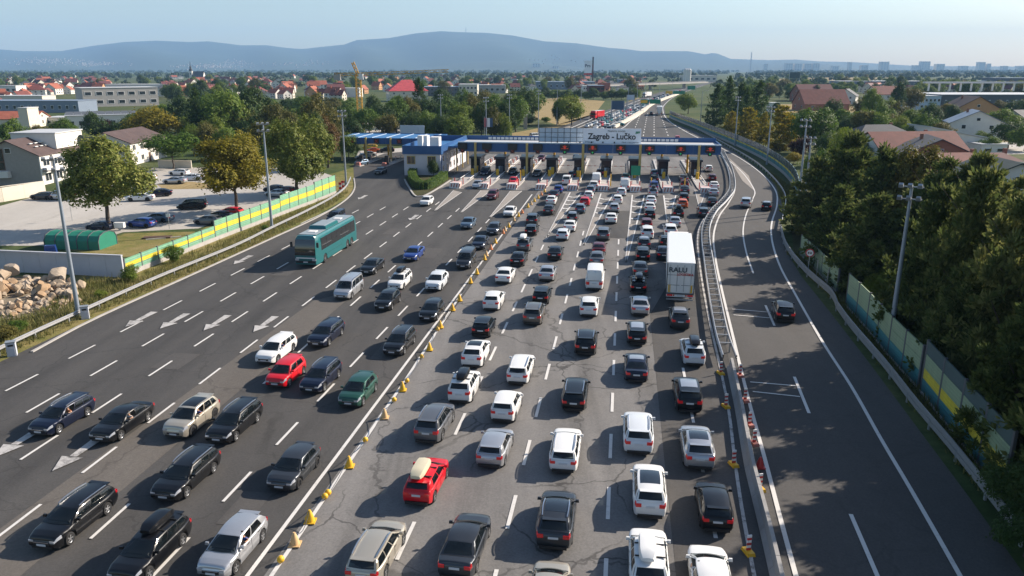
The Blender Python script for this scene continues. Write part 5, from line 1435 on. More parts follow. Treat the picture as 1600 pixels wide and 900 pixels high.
# construction site and its crane
block("concrete_shell", "unfinished concrete building beside the yellow crane", 526, 554, 206, 182, 12, M_CONCRETE, M_PALEROOF, rows=1, cols=2, wcol=M_DGREY)
cr = empty("tower_crane", G(564, 205)); tag(cr, "yellow tower crane with a long horizontal jib", "crane")
cH = height(205, 116)
def lattice(b, p0, p1, w, n, t):
    p0, p1 = Vector(p0), Vector(p1); d = (p1 - p0).normalized(); q = d.to_track_quat('Z', 'X').to_matrix()
    cs = [q @ Vector((i * w / 2, j * w / 2, 0)) for i, j in ((-1, -1), (1, -1), (1, 1), (-1, 1))]
    for c in cs: b.bar(p0 + c, p1 + c, t)
    for k in range(n):
        a, c_ = p0.lerp(p1, k / n), p0.lerp(p1, (k + 1) / n)
        for i in range(4): b.bar(a + cs[i], c_ + cs[(i + 1) % 4], t * .7)
b = MB(); lattice(b, (0, 0, 0), (0, 0, cH), 1.7, 16, .22); b.build("mast", M_CRANE, cr)
b = MB(); lattice(b, (0, 0, cH), (31, 4, cH + 1.2), .9, 16, .17); b.build("jib", M_CRANE, cr)
b = MB(); lattice(b, (0, 0, cH), (-8, -1, cH), .9, 5, .17); b.build("counter_jib", M_CRANE, cr)
b = MB(); lattice(b, (0, 0, cH), (-1.6, 0, cH + 4), .8, 3, .2); b.build("apex", M_CRANE, cr)
MB().box((1.2, -.6, cH - .8), (1.4, 1.6, 1.9)).build("cab", M_WHITEP, cr); MB().box((-7, -.8, cH - 1.0), (2.2, 1.4, 1.8)).build("counterweight", M_CONCRETE, cr)
MB().bar((0, 0, 4), (.01, 0, 6.2), 2.4).build("climbing_collar", M_REDP, cr)
for (x, y, n, lb, w) in ((584, 190, 3, "orange stacked formwork right of the crane", 14), (608, 191, 2, "orange stacked formwork farther from the crane", 10)):
    o = empty("formwork_stack", G(x, y)); tag(o, lb, "formwork")
    for i in range(n):
        for j in range(3): MB().box((i * w / n - w / 2, 0, .7 + j * 1.4), (w / n - .5, 3, 1.2)).build("crate", PAINT['orange'], o)
block("site_hut", "white site hut behind the orange formwork", 596, 632, 184, 178, 5, M_WHITE, rows=1, cols=3)
# mid distance left
block("white_sign_hall", "white hall left of the crane mast with a lettered front", 528, 562, 152, 138, 14, M_WHITE, rows=1, cols=1, ww=.01)
house("pink_roof_house", "large bright red roofed house in the middle distance", G(636, 158), 26, 20, 7, 7, M_CREAM, MATS.get("x") or roof_mat("bright_red_roof", (0.48, 0.06, 0.07)), R(15), True, wx=4, wg=3, storeys=2)
block("dark_office", "long dark blue grey office block in the middle distance", 660, 716, 150, 136, 25, M_DGREY, M_BLUEGREY, rows=2, cols=9, wcol=M_DGREY)
block("pale_office", "pale office block joined to the dark one", 717, 746, 150, 132, 25, M_CREAM, rows=2, cols=5)
block("grey_hall", "grey hall with white gable right of the pale office block", 748, 790, 146, 133, 20, M_GREY, rows=1, cols=5)
block("blue_hall", "long blue grey logistic hall below the billboard tower", 838, 930, 140, 128, 40, M_BLUEGREY, M_BLUEGREY, rows=1, cols=10, ww=.3)
block("red_showroom", "dark red and glass showroom below the billboard tower", 920, 944, 150, 134, 20, M_MAROON, M_BLUEGREY, rows=2, cols=4, ww=.9, wcol=M_MAROON)
block("white_annex", "white block left of the dark red showroom", 911, 918, 148, 134, 16, M_WHITE, rows=2, cols=2)
block("blue_glass_office", "small blue office block right of the billboard tower", 967, 980, 136, 124, 18, MATS.get("q") or mat("blue_facade", (0.05, 0.17, 0.27), 0.3), rows=2, cols=3)
block("white_office", "white office block with brown windows near the motorway", 981, 1000, 140, 128, 15, M_CREAM, rows=2, cols=4, wcol=M_WOOD)
block("silo_works", "pale works with silos right of the motorway", 1066, 1120, 128, 118, 30, M_CREAM, rows=1, cols=6)
for i, x in enumerate((1070, 1073, 1076)):
    o = empty("silo", G(x, 129)); tag(o, ("left", "middle", "right")[i] + " pale silo of the works beyond the motorway", "silo"); sH = height(129, 109)
    MB().tube((0, 0, 0), (0, 0, sH), 3.2, 3.2, 12).build("shell", M_WHITE, o, smooth=40); MB().tube((0, 0, sH), (0, 0, sH + 2.5), 3.2, .4, 12).build("cap", M_PALEROOF, o)
# billboard tower
bt = empty("billboard_tower", G(918, 134)); tag(bt, "tall billboard tower with pale lettered panel and dark red mast", "billboard tower")
k_ = (26195 / 26) / F; z = lambda y: height(134, y)
MB().box((0, 0, (z(114) + z(95)) / 2), (11.5 * k_, 2.0, z(95) - z(114))).build("panel", M_SIGN, bt)
MB().box((0, 0, (z(114) + z(117)) / 2 - .2), (12.5 * k_, 2.0, z(114) - z(117) - .1)).build("red_band", M_REDP, bt)
MB().box((7.6 * k_, 0, z(89) / 2), (2.0 * k_, 2.0, z(89))).build("mast", M_MAROON, bt); MB().box((7.6 * k_, -.1, z(89) - 4.5), (2.1 * k_, 2.3, 9)).build("mast_head", M_DGREY, bt)
for x in (-4.5, 4.5): MB().box((x * k_, 0, z(117) / 2), (.8, 1.2, z(117))).build("leg", M_STEEL, bt)
text("lettering", "Prn", 5.2, M_SIGNB, bt, (-.4, -1.05, z(103)), (math.pi / 2, 0, 0), bold=.15)
# church
ch = empty("church", G(306, 128)); tag(ch, "church with a white tower, dark spire and dark roofed nave on the skyline", "church")
k_ = (26195 / 20) / F; z = lambda y: height(128, y)
MB().box((-6 * k_, 0, z(111) / 2), (4.6 * k_, 5, z(111))).build("tower", M_WHITE, ch)
b = MB(); b.lathe([(2.9 * k_, z(111)), (2.4 * k_, z(108)), (1.3 * k_, z(106)), (1.5 * k_, z(104.5)), (.5 * k_, z(102.5)), (.25 * k_, z(96.5)), (0, z(96))], 8, (-6 * k_, 0, 0)); b.build("spire", M_SLATE, ch)
b = MB(); gable_walls(b, 17 * k_, 16, z(122), 11); nv = b.build("nave", M_WHITE, ch); nv.location = (5 * k_, 2, 0)
b = MB(); gable_roof(b, 17 * k_, 16, z(122), 11); r_ = b.build("nave_roof", M_SLATE, ch); r_.location = (5 * k_, 2, 0)
b = MB(); b.box((17 * k_, 2, z(123) / 2), (7 * k_, 11, z(123))); b.build("choir", M_WHITE, ch)
b = MB(); hip_roof(b, 7 * k_, 11, z(123), 7); r_ = b.build("choir_roof", M_SLATE, ch); r_.location = (17 * k_, 2, 0)
MB().box((-6 * k_, -2.6, z(115)), (1.4, .2, 3)).build("louvre", M_DGREY, ch)

# right hand neighbourhood
house("red_barn", "large red tiled barn roof standing in the straw field", G(1281, 172), 24, 16, 3.6, 7.0, M_BRICKW, M_RED, R(4), wx=3, wg=2, storeys=1)
house("maroon_house", "dark red roofed house behind the large red barn", G(1268, 158), 24, 16, 5, 6, M_BRICKW, M_MAROON, R(8), wx=3, wg=2)
house("white_gable_house", "white house with a pale gable right of the red barn", G(1322, 162), 14, 12, 5, 4, M_WHITE, M_SLATE, R(60), wx=3, wg=2)
house("slate_hip_house", "slate hip roofed house nearest the weeping tree", G(1366, 242), 22, 15, 3.2, 4.4, M_WHITE, M_SLATE, R(10), True, wx=4, wg=3, storeys=1)
house("red_long_house", "long red tiled roof beside the slate hip roof", G(1417, 258), 20, 13, 3.4, 4.0, M_WHITE, M_RED, R(6), wx=4, wg=2, storeys=1)
house("slate_gable_house", "brick gabled house with slate roof and balcony window", G(1452, 268), 13, 15, 3.8, 3.4, M_BRICKW, M_SLATE, R(75), wx=3, wg=2, storeys=1)
house("red_hip_house", "red hip roof nearest the pines on the right", G(1482, 298), 21, 15, 3.0, 3.8, M_CREAM, M_RED, R(5), True, wx=4, wg=3, storeys=1)
house("maroon_low_house", "low red roofed annex right of the red hip roof", G(1548, 284), 12, 9, 3.0, 2.6, M_WHITE, M_MAROON, R(5), True, wx=2, wg=2, storeys=1)
house("green_roof_house", "white house with dark green roof above the pines at the right edge", G(1552, 328), 12, 15, 4.4, 3.4, M_WHITE, M_GREENROOF, R(82), wx=2, wg=2, storeys=1)
house("green_roof_wing", "long dark green roofed wing reaching the right edge", G(1608, 318), 16, 11, 3.6, 3.0, M_WHITE, M_GREENROOF, R(4), wx=3, wg=2, storeys=1)
wd = empty("wedge_building", G(1500, 238)); tag(wd, "white modern building with a sloping wedge shaped roof", "building")
dp = 26195 / 130; w = 110 * dp / F
b = MB(); k = len(b.v); x0, x1 = -w / 2 + 1, w / 2; y0, y1 = 0, 12; h0, h1 = height(238, 199), height(238, 219)
b.v += [(x0, y0, 0), (x1, y0, 0), (x1, y1, 0), (x0, y1, 0), (x0, y0, h0), (x1, y0, h1), (x1, y1, h1), (x0, y1, h0)]
for f in ((0, 1, 5, 4), (1, 2, 6, 5), (2, 3, 7, 6), (3, 0, 4, 7)): b.face(*f)
b.build("wall", M_WHITE, wd); b = MB(); b.v += [(x0 - .4, y0 - .4, h0 + .05), (x1 + .4, y0 - .4, h1 + .05), (x1 + .4, y1 + .4, h1 + .05), (x0 - .4, y1 + .4, h0 + .05), (x0 - .4, y0 - .4, h0 + .35), (x1 + .4, y0 - .4, h1 + .35), (x1 + .4, y1 + .4, h1 + .35), (x0 - .4, y1 + .4, h0 + .35)]
for f in ((4, 5, 6, 7), (3, 2, 1, 0), (0, 1, 5, 4), (1, 2, 6, 5), (3, 0, 4, 7)): b.face(*f)
b.build("roof", M_PALEROOF, wd)
for x in (-3, -1.2, 8.5): win(wd, (x, -.02, 1.9), 1.4, 1.1, 'y-')
MB().box((-2, -.03, .5), (w * .7, .1, .9)).build("dark_plinth", M_DGREY, wd)
block("garage_block", "low white garage block before the wedge building", 1532, 1572, 242, 226, 8, M_WHITE, M_PALEROOF, rows=1, cols=2)
house("orange_house", "orange gabled house with a brown roof", G(1511, 196), 15, 17, 6.2, 4.8, M_ORANGEW, M_BROWN, R(82), wx=3, wg=3)
house("grey_gable_house", "white and brown gabled house with a grey roof below the orange house", G(1518, 216), 12, 15, 5.0, 3.6, M_WHITE, M_BLUEGREY, R(70), wx=3, wg=2)
house("edge_house", "white house with a grey roof at the right edge", G(1600, 212), 13, 12, 5, 3.2, M_WHITE, M_SLATE, R(20), wx=3, wg=2)
house("white_red_house", "white house with a red roof before the blue grey warehouses", G(1381, 164), 18, 15, 6.5, 4.5, M_WHITE, M_RED, R(5), wx=4, wg=2)
block("warehouse_front", "blue white warehouse front above the gardens", 1436, 1468, 172, 150, 25, M_LBLUE, M_PALEROOF, rows=2, cols=5)
block("long_warehouse", "long dark warehouse with white columns along its top at the right", 1469, 1660, 172, 148, 40, M_DGREY, M_PALEROOF, rows=1, cols=14, ww=.2)
cl = empty("column_gallery", G(1560, 168)); tag(cl, "white columned canopy above the long dark warehouse", "canopy"); dp = 26195 / 60
for i in range(14): MB().box((-34 + i * 6.2, 14, 11), (.8, .8, 4.5)).build("column", M_WHITE, cl)
MB().box((6, 14, 13.5), (86, 3, .9)).build("beam", M_PALEROOF, cl)
block("grey_works", "grey works hall beyond the slim green tree", 1312, 1360, 140, 127, 30, M_BLUEGREY, M_PALEROOF, rows=1, cols=6)
block("white_long_hall", "long low white roofed hall in the far right plain", 1364, 1450, 136, 127, 40, M_DGREY, M_PALEROOF, rows=1, cols=10, ww=.3)
block("dark_long_hall", "long dark hall in the far right plain", 1494, 1562, 136, 127, 40, M_DGREY, M_BLUEGREY, rows=1, cols=8, ww=.3)
block("navy_hall", "dark blue hall at the far right edge", 1562, 1640, 136, 122, 40, M_DGREY, M_BLUEGREY, rows=1, cols=6, ww=.3)
block("field_hut", "small white hut left of the red barn", 1203, 1217, 176, 161, 6, M_WHITE, rows=1, cols=2)
block("grey_pillar", "tall grey pillar sign beside the young round tree", 818, 824, 202, 180, 2, M_GREY, rows=1, cols=1, cat="pillar", ww=.01)

# towers of the city on the horizon
for i, (x0, x1, t) in enumerate(((1227, 1238, 99), (1241, 1252, 99.5), (1256, 1267, 99.5), (1269, 1280, 99), (1375, 1388, 96.5), (1438, 1452, 96), (1462, 1475, 100), (1528, 1538, 97), (1541, 1547, 99.5), (1326, 1330, 97), (1345, 1356, 102), (1300, 1310, 103), (1566, 1574, 103), (1590, 1600, 103), (1195, 1199, 100), (832, 844, 99), (863, 873, 103), (1427, 1436, 102), (1500, 1512, 103))):
    block("tower_block", "pale tower block in the hazy city on the horizon", x0, x1, 112.6, t, 40, M_CREAM, rows=5, cols=3, group="tower blocks of the hazy city", ww=.5)
ma = empty("radio_mast", G(1172, 113)); tag(ma, "thin lattice mast standing above the hazy horizon right of the motorway", "mast")
b = MB(); lattice(b, (0, 0, 0), (0, 0, height(113, 82)), 4.5, 14, 1.1); b.build("lattice", M_STEEL, ma); MB().bar((0, 0, height(113, 82)), (0, 0, height(113, 79)), .8).build("aerial", M_STEEL, ma)
mp = DP(728, 51, 8990); mm = empty("summit_mast", mp - Vector((0, 0, 14))); tag(mm, "tiny television mast on the mountain summit", "mast")
MB().tube((0, 0, 0), (0, 0, 62), 5, 3, 8).build("tower", M_DGREY, mm); MB().tube((0, 0, 62), (0, 0, 84), 2, 1, 6).build("aerial", M_DGREY, mm)

# far houses: five small meshes shared by all
FH = []
for i, (w, d, wh, rh, wm, rm, hip) in enumerate(((12, 10, 5.5, 4, M_WHITE, M_ORED, 0), (11, 9, 4.5, 4, M_CREAM, M_RED, 0), (14, 11, 5.5, 4.5, M_WHITE, M_RED, 1), (10, 9, 5, 4.5, M_ORANGEW, M_ORED, 0), (13, 10, 6, 4, M_CREAM, M_MAROON, 0), (12, 10, 6.5, 2.6, M_WHITE, M_SLATE, 1))):
    b = MB()
    if hip: b.box((0, 0, wh / 2), (w, d, wh))
    else: gable_walls(b, w, d, wh, rh)
    b.mat(1)
    for k in range(3):
        for fy in (-1, 1):
            for z in (1.6, 4.0): b.box(((k - 1) * w / 3.3, fy * (d / 2 + .02), z), (1.4, .1, 1.2))
    for fx in (-1, 1):
        for z in (1.6, 4.0):
            for y in (-2, 2): b.box((fx * (w / 2 + .02), y, z), (.1, 1.3, 1.2))
    wmesh = b.mesh("far_house", [wm, M_WIN]); b = MB(); (hip_roof if hip else gable_roof)(b, w, d, wh, rh); b.box((w * .2, .8, wh + rh), (.8, .8, 1.6)); FH.append((wmesh, b.mesh("roof", rm), ("orange roofed white", "red roofed cream", "red hip roofed white", "orange roofed tan", "dark red roofed cream", "grey roofed white")[i]))
def far_house(x, y, side, r):
    i = r.choice((0, 0, 1, 1, 2, 3, 4, 5)); wme, rme, nm = FH[i]; s = r.uniform(.68, 1.0)
    o = link("far_house", wme, None, G(x, y), r.uniform(0, 3.14)); o.scale = (s, s, s); link("roof", rme, o)
    tag(o, f"small {nm} house in the far village {side}", "house", f"far houses {side}")
r9 = random.Random(77)
zones = [((0, 170), (122, 152), 66, "left of the church"), ((255, 400), (119, 152), 62, "below the church"), ((395, 530), (121, 158), 60, "left of the crane"), ((560, 830), (120, 147), 64, "beyond the wooded strip"), ((880, 1010), (124, 148), 40, "beside the billboard tower"), ((1300, 1440), (138, 156), 22, "behind the red barn"), ((1440, 1600), (138, 150), 12, "before the long warehouse"), ((-10, 70), (150, 176), 8, "behind the long shed")]
for (x0, x1), (y0, y1), n, side in zones:
    for k in range(n): far_house(r9.uniform(x0, x1), r9.uniform(y0, y1), side, r9)
# settlements sprinkled on the hill slopes, too many and too small to count
b = MB(); r8 = random.Random(8)
hill = bpy.data.objects["mountain_ridge"]; bpy.context.view_layer.update()
for cx, cy, n, sx, sy in ((75, 96, 120, 60, 5), (150, 100, 110, 45, 4), (330, 104, 150, 60, 4), (370, 98, 60, 30, 4), (470, 100, 60, 50, 4), (860, 95, 20, 60, 6)):
    for k in range(n):
        p0 = Vector((0, 0, CH)); q = DP(cx + r8.gauss(0, sx / 2), cy + r8.gauss(0, sy / 2), 1.0) - p0
        ok, loc, nr, idx = hill.ray_cast(p0, q.normalized())
        if ok and loc.z > 3: b.box((loc.x, loc.y, loc.z + 3), (r8.uniform(6, 13), r8.uniform(6, 12), r8.uniform(5, 8)))
o = b.build("hillside_houses", M_GREYW); o["kind"] = 'stuff'

# bridge and signs over the far motorway
br = empty("road_bridge", G(1000, 140)); tag(br, "low road bridge crossing the motorway in the distance", "bridge")
pA, pB = G(905, 146) - G(1000, 140), G(1100, 137) - G(1000, 140)
MB().bar(pA + Vector((0, 0, 6.2)), pB + Vector((0, 0, 6.2)), 10, 1.4).build("deck", M_CONCRETE, br)
MB().bar(pA + Vector((0, -5.0, 7.5)), pB + Vector((0, -5.0, 7.5)), .2, 1.1).build("parapet", M_DGREY, br)
for t_ in (.2, .5, .8): MB().box(tuple(pA.lerp(pB, t_) + Vector((0, 0, 2.7))), (2, 6, 5.4)).build("pier", M_CONCRETE, br)
def gantry(label, x0, x1, base, top, bot, panels, m):
    dp = 26195 / (base - 108); c = G((x0 + x1) / 2, base); o = empty("sign_gantry", c); tag(o, label, "sign gantry"); w = (x1 - x0) * dp / F; zt, zb = height(base, top), height(base, bot)
    for s in (-1, 1): MB().bar((s * w / 2, .3, 0), (s * w / 2, .3, zt), .45).build("post", M_STEEL, o)
    MB().bar((-w / 2, .3, (zt + zb) / 2), (w / 2, .3, (zt + zb) / 2), .4).build("beam", M_STEEL, o)
    for (a, b_, mm_) in panels:
        MB().box((-w / 2 + w * (a + b_) / 2, -.1, (zt + zb) / 2), (w * (b_ - a) - .2, .15, zt - zb)).build("sign_panel", mm_, o)
gantry("green sign gantry with a yellow panel above the dense queue", 1001, 1031, 176, 155, 162, [(0, .42, M_SIGNG), (.44, 1, M_SIGNG), ], M_SIGNG)
g_ = [o for o in bpy.data.objects if o.name == "sign_gantry"][0]
MB().box((-3.4, -.22, height(176, 158.5)), (3.4, .08, 1.4)).build("yellow_field", M_YEL, g_)
gantry("second green sign gantry farther along the motorway", 1038, 1070, 150, 142, 147, [(.05, .4, M_YEL), (.42, 1, M_SIGNG)], M_SIGNG)
gantry("green sign board near the motorway bend in the distance", 1074, 1086, 142, 134, 140, [(0, 1, M_SIGNG)], M_SIGNG)
gantry("dark blue back of a sign board beside the queue", 955, 974, 190, 157, 171, [(0, 1, M_SIGNB)], M_SIGNB)
gantry("pale back of a small sign board left of the green gantry", 979, 990, 176, 148, 156, [(0, 1, M_LBLUE)], M_LBLUE)
gantry("dark green direction board in the straw field on the right", 1232, 1248, 138, 113, 122, [(0, 1, M_GREENROOF)], M_GREENROOF)
fl = empty("flag", G(757, 236)); tag(fl, "red, white and blue flag hanging behind the toll canopy", "flag")
for i, m_ in enumerate((M_REDP, M_WHITEP, M_SIGNB)):
    MB().grid([[(i * .75 + a, .12 * math.sin(3 * (i * .75 + a)), z_) for a in (0, .25, .5, .75)] for z_ in (6.3, 7.4, 8.6)]).build("colour_band", m_, fl)
MB().tube((0, 0, 0), (0, 0, 9), .06, .05, 6).build("pole", M_STEEL, fl)
md = smooth_line(px((958, 200), (985, 186), (1004, 175), (1022, 162), (1060, 147)), 4)
r = empty("median_wall", md[0]); tag(r, "tan concrete median wall between the queue and the free motorway lanes", "wall")
Q = resample(md, 8)
for a, c in zip(Q, Q[1:]): MB().bar(a - md[0] + Vector((0, 0, .55)), c - md[0] + Vector((0, 0, .55)), 2.2, 1.1).build("wall_section", M_CREAM, r)

# ------------------------------------------------------------------ rock heap, tent and odd things by the wall
def rock_mesh(seed, m):
    r = random.Random(seed); bm = bmesh.new(); bmesh.ops.create_icosphere(bm, subdivisions=3, radius=1.15)
    ax = [(Vector((r.uniform(-1, 1), r.uniform(-1, 1), r.uniform(-1, 1))).normalized(), r.uniform(.42, .80)) for _ in range(13)]
    for v in bm.verts:
        for a, d in ax:
            k = v.co.dot(a)
            if k > d: v.co -= a * (k - d)
        v.co *= r.uniform(.985, 1.015)
    me = bpy.data.meshes.new("rock"); bm.to_mesh(me); bm.free(); me.materials.append(m); return me
RKM = [rock_mesh(s, m) for s, m in ((1, M_ROCK), (2, M_ROCK2), (3, M_ROCK3), (4, M_ROCK), (5, M_ROCK2), (6, M_ROCK))]
r5 = random.Random(55)
BIG = [(24, 436, .95, 1, "large pale boulder on top of the rock heap"), (8, 446, 1.15, 0, "large tan boulder at the left edge of the rock heap"), (4, 463, 1.1, 2, "broad rusty boulder under the tan one at the left edge"), (92, 448, 1.2, 1, "wide pale boulder at the right shoulder of the rock heap"), (40, 452, .9, 0, "tan boulder in the middle of the rock heap"), (66, 462, .9, 2, "rusty boulder below the wide pale one"), (112, 468, .8, 4, "grey boulder behind the lamp mast foot")]
for x, y, s, k, lb in BIG:
    o = link("boulder", RKM[k], None, G(x, y) + Vector((0, 0, s * .55 + (.55 if y < 450 else .15))), r5.uniform(0, 6)); o.scale = (s * .95, s * .75, s * .68); tag(o, lb, "boulder")
for k in range(170):
    x, y = r5.uniform(-40, 128), r5.uniform(446, 494)
    if y > 494 - max(0, x - 60) * .25: y -= 16
    s = r5.uniform(.22, .62) * (1.25 if y < 468 else .85)
    lift = max(0, (474 - y) * .022)
    o = link("rock", RKM[r5.randrange(6)], None, G(x, y) + Vector((0, 0, s * .4 + lift)), r5.uniform(0, 6)); o.scale = (s, s * r5.uniform(.7, 1), s * r5.uniform(.6, .9)); tag(o, "broken tan rock lying in the heap below the concrete wall", "rock", "rocks of the heap below the concrete wall")
tn = empty("tarpaulin_shelter", G(128, 385), R(-6)); tag(tn, "long green tarpaulin shelter with a rounded roof on the parking lot grass", "tent")
Lx, Wy, Hz = 7.0, 3.6, 1.95
prof = [(-Wy / 2, 0), (-Wy / 2, Hz * .55), (-Wy / 2 * .8, Hz * .85), (-Wy / 2 * .3, Hz), (Wy / 2 * .3, Hz), (Wy / 2 * .8, Hz * .85), (Wy / 2, Hz * .55), (Wy / 2, 0)]
nb = 5
for i in range(nb):
    a, c = -Lx / 2 + Lx * i / nb, -Lx / 2 + Lx * (i + 1) / nb
    MB().grid([[(a + .02, y, z_) for y, z_ in prof], [((a + c) / 2, y * .985, z_ * .985) for y, z_ in prof], [(c - .02, y, z_) for y, z_ in prof]]).build("tarpaulin_bay", M_TENT, tn)
for i in range(nb + 1):
    b = MB(); x = -Lx / 2 + Lx * i / nb
    for (y0, z0), (y1, z1) in zip(prof, prof[1:]): b.bar((x, y0 * 1.01, z0 * 1.01), (x, y1 * 1.01, z1 * 1.01), .09)
    b.build("hoop", MATS["dark_cladding"], tn)
for s in (-1, 1):
    b = MB(); x = s * (Lx / 2 - .01); b.v += [(x, y, z_) for y, z_ in prof]; b.face(*range(len(prof))); b.build("end_sheet", M_TENT, tn)
o = MB().box((0, 0, .5), (1.3, .7, 1.0), top=.85).build("blue_container", PAINT['blue'], None, loc=G(80, 396), rz=.3); tag(o, "small blue container beside the green tarpaulin shelter", "container")
o = empty("info_box", G(188, 360)); tag(o, "white box on the ground at the foot of the lime tree", "box"); MB().box((0, 0, .75), (1.3, .6, .7)).build("cabinet", M_WHITEP, o); MB().box((0, 0, .2), (.3, .3, .4)).build("stand", M_STEEL, o)
for i, (x, y) in enumerate(((113, 345), (265, 358))):
    o = empty("parking_sign", G(x, y)); tag(o, ("thin sign post standing alone on the gravel lot", "small white sign on a post at the grass patch")[i], "sign"); MB().tube((0, 0, 0), (0, 0, 2.2 if i else 3.4), .04, .04, 6).build("post", M_STEEL, o); MB().box((0, -.05, 1.9 if i else 3.0), (.55, .04, .45)).build("plate", M_WHITEP, o)
o = MB().box((0, 0, .1), (3.4, 1.2, .18)).build("timber_pallet", M_WOOD, None, loc=G(246, 372), rz=.2); tag(o, "dark timber pallet lying on the dry grass patch", "pallet")
o = MB().box((0, 0, .08), (4.2, .16, .14)).build("pale_beam", M_CREAM, None, loc=G(256, 373), rz=.45); tag(o, "pale beam lying beside the dark pallet", "beam")
for i, (x, y) in enumerate(((532, 300), (536, 297))):
    o = empty("warning_post", G(x, y)); tag(o, ("left", "right")[i] + " red and white warning post at the end of the noise fence", "post")
    for k in range(4): MB().box((0, 0, .3 + k * .4), (.5, .12, .4)).build("stripe_band", M_REDP if k % 2 else M_WHITEP, o)
# ------------------------------------------------------------------ vehicles
SPEC = {
 # L, W, H, front axle, rear axle, wheel radius, shoulder line, cabin: (screen base y,z) (screen top y,z) (roof peak y,z) (roof end y,z) (rear glass base y,z)
 'hatch': dict(L=4.20, W=1.79, fa=1.28, ra=-1.32, R=.32, top=[(-2.10, .93), (-1.98, .99), (-1.5, .98), (0, .96), (1.0, .95), (1.6, .90), (1.92, .82), (2.05, .75), (2.10, .66)], cab=[(1.08, .96), (.28, 1.40), (-.45, 1.47), (-1.58, 1.39), (-1.98, 1.0)]),
 'estate': dict(L=4.70, W=1.82, fa=1.45, ra=-1.32, R=.33, top=[(-2.35, .92), (-2.25, .98), (-1.6, .98), (0, .96), (1.15, .94), (1.8, .89), (2.16, .80), (2.30, .73), (2.35, .64)], cab=[(1.22, .95), (.40, 1.40), (-.4, 1.47), (-1.92, 1.41), (-2.25, .95)]),
 'suv': dict(L=4.50, W=1.87, fa=1.38, ra=-1.34, R=.37, top=[(-2.25, 1.03), (-2.15, 1.10), (-1.5, 1.10), (0, 1.08), (1.15, 1.06), (1.75, 1.02), (2.08, .94), (2.20, .86), (2.25, .76)], cab=[(1.16, 1.07), (.42, 1.58), (-.4, 1.66), (-1.75, 1.58), (-2.12, 1.09)]),
 'sedan': dict(L=4.78, W=1.84, fa=1.46, ra=-1.42, R=.335, top=[(-2.39, .93), (-2.30, 1.0), (-1.75, 1.0), (0, .95), (1.15, .93), (1.8, .87), (2.20, .78), (2.34, .71), (2.39, .62)], cab=[(1.20, .94), (.38, 1.37), (-.35, 1.44), (-1.05, 1.37), (-1.82, 1.0)]),
 'mpv': dict(L=4.85, W=1.88, fa=1.52, ra=-1.42, R=.34, top=[(-2.42, 1.05), (-2.34, 1.10), (-1.6, 1.10), (0, 1.08), (1.35, 1.06), (1.9, .97), (2.25, .84), (2.42, .66)], cab=[(1.50, 1.05), (.80, 1.74), (-.2, 1.84), (-2.15, 1.80), (-2.36, 1.08)]),
 'crossover': dict(L=4.45, W=1.85, fa=1.36, ra=-1.32, R=.365, top=[(-2.22, 1.02), (-2.12, 1.09), (-1.5, 1.08), (0, 1.04), (1.12, 1.03), (1.72, .98), (2.06, .90), (2.18, .82), (2.22, .72)], cab=[(1.16, 1.04), (.30, 1.50), (-.45, 1.58), (-1.45, 1.48), (-2.08, 1.09)]),
 'compact': dict(L=3.95, W=1.74, fa=1.22, ra=-1.26, R=.31, top=[(-1.97, .94), (-1.88, 1.0), (-1.4, .99), (0, .96), (1.0, .95), (1.5, .90), (1.80, .82), (1.92, .74), (1.97, .65)], cab=[(1.08, .96), (.42, 1.44), (-.3, 1.52), (-1.62, 1.45), (-1.88, 1.01)]),
 'van': dict(L=5.60, W=2.02, fa=1.75, ra=-1.65, R=.36, top=[(-2.8, 1.1), (-2.74, 1.2), (-1.6, 1.22), (0, 1.22), (1.65, 1.18), (2.2, 1.05), (2.6, .90), (2.8, .70)], cab=[(1.95, 1.12), (1.15, 2.18), (.2, 2.36), (-2.60, 2.32), (-2.76, 1.2)]),
}
def sstep(t): t = max(0.0, min(1.0, t)); return t * t * (3 - 2 * t)
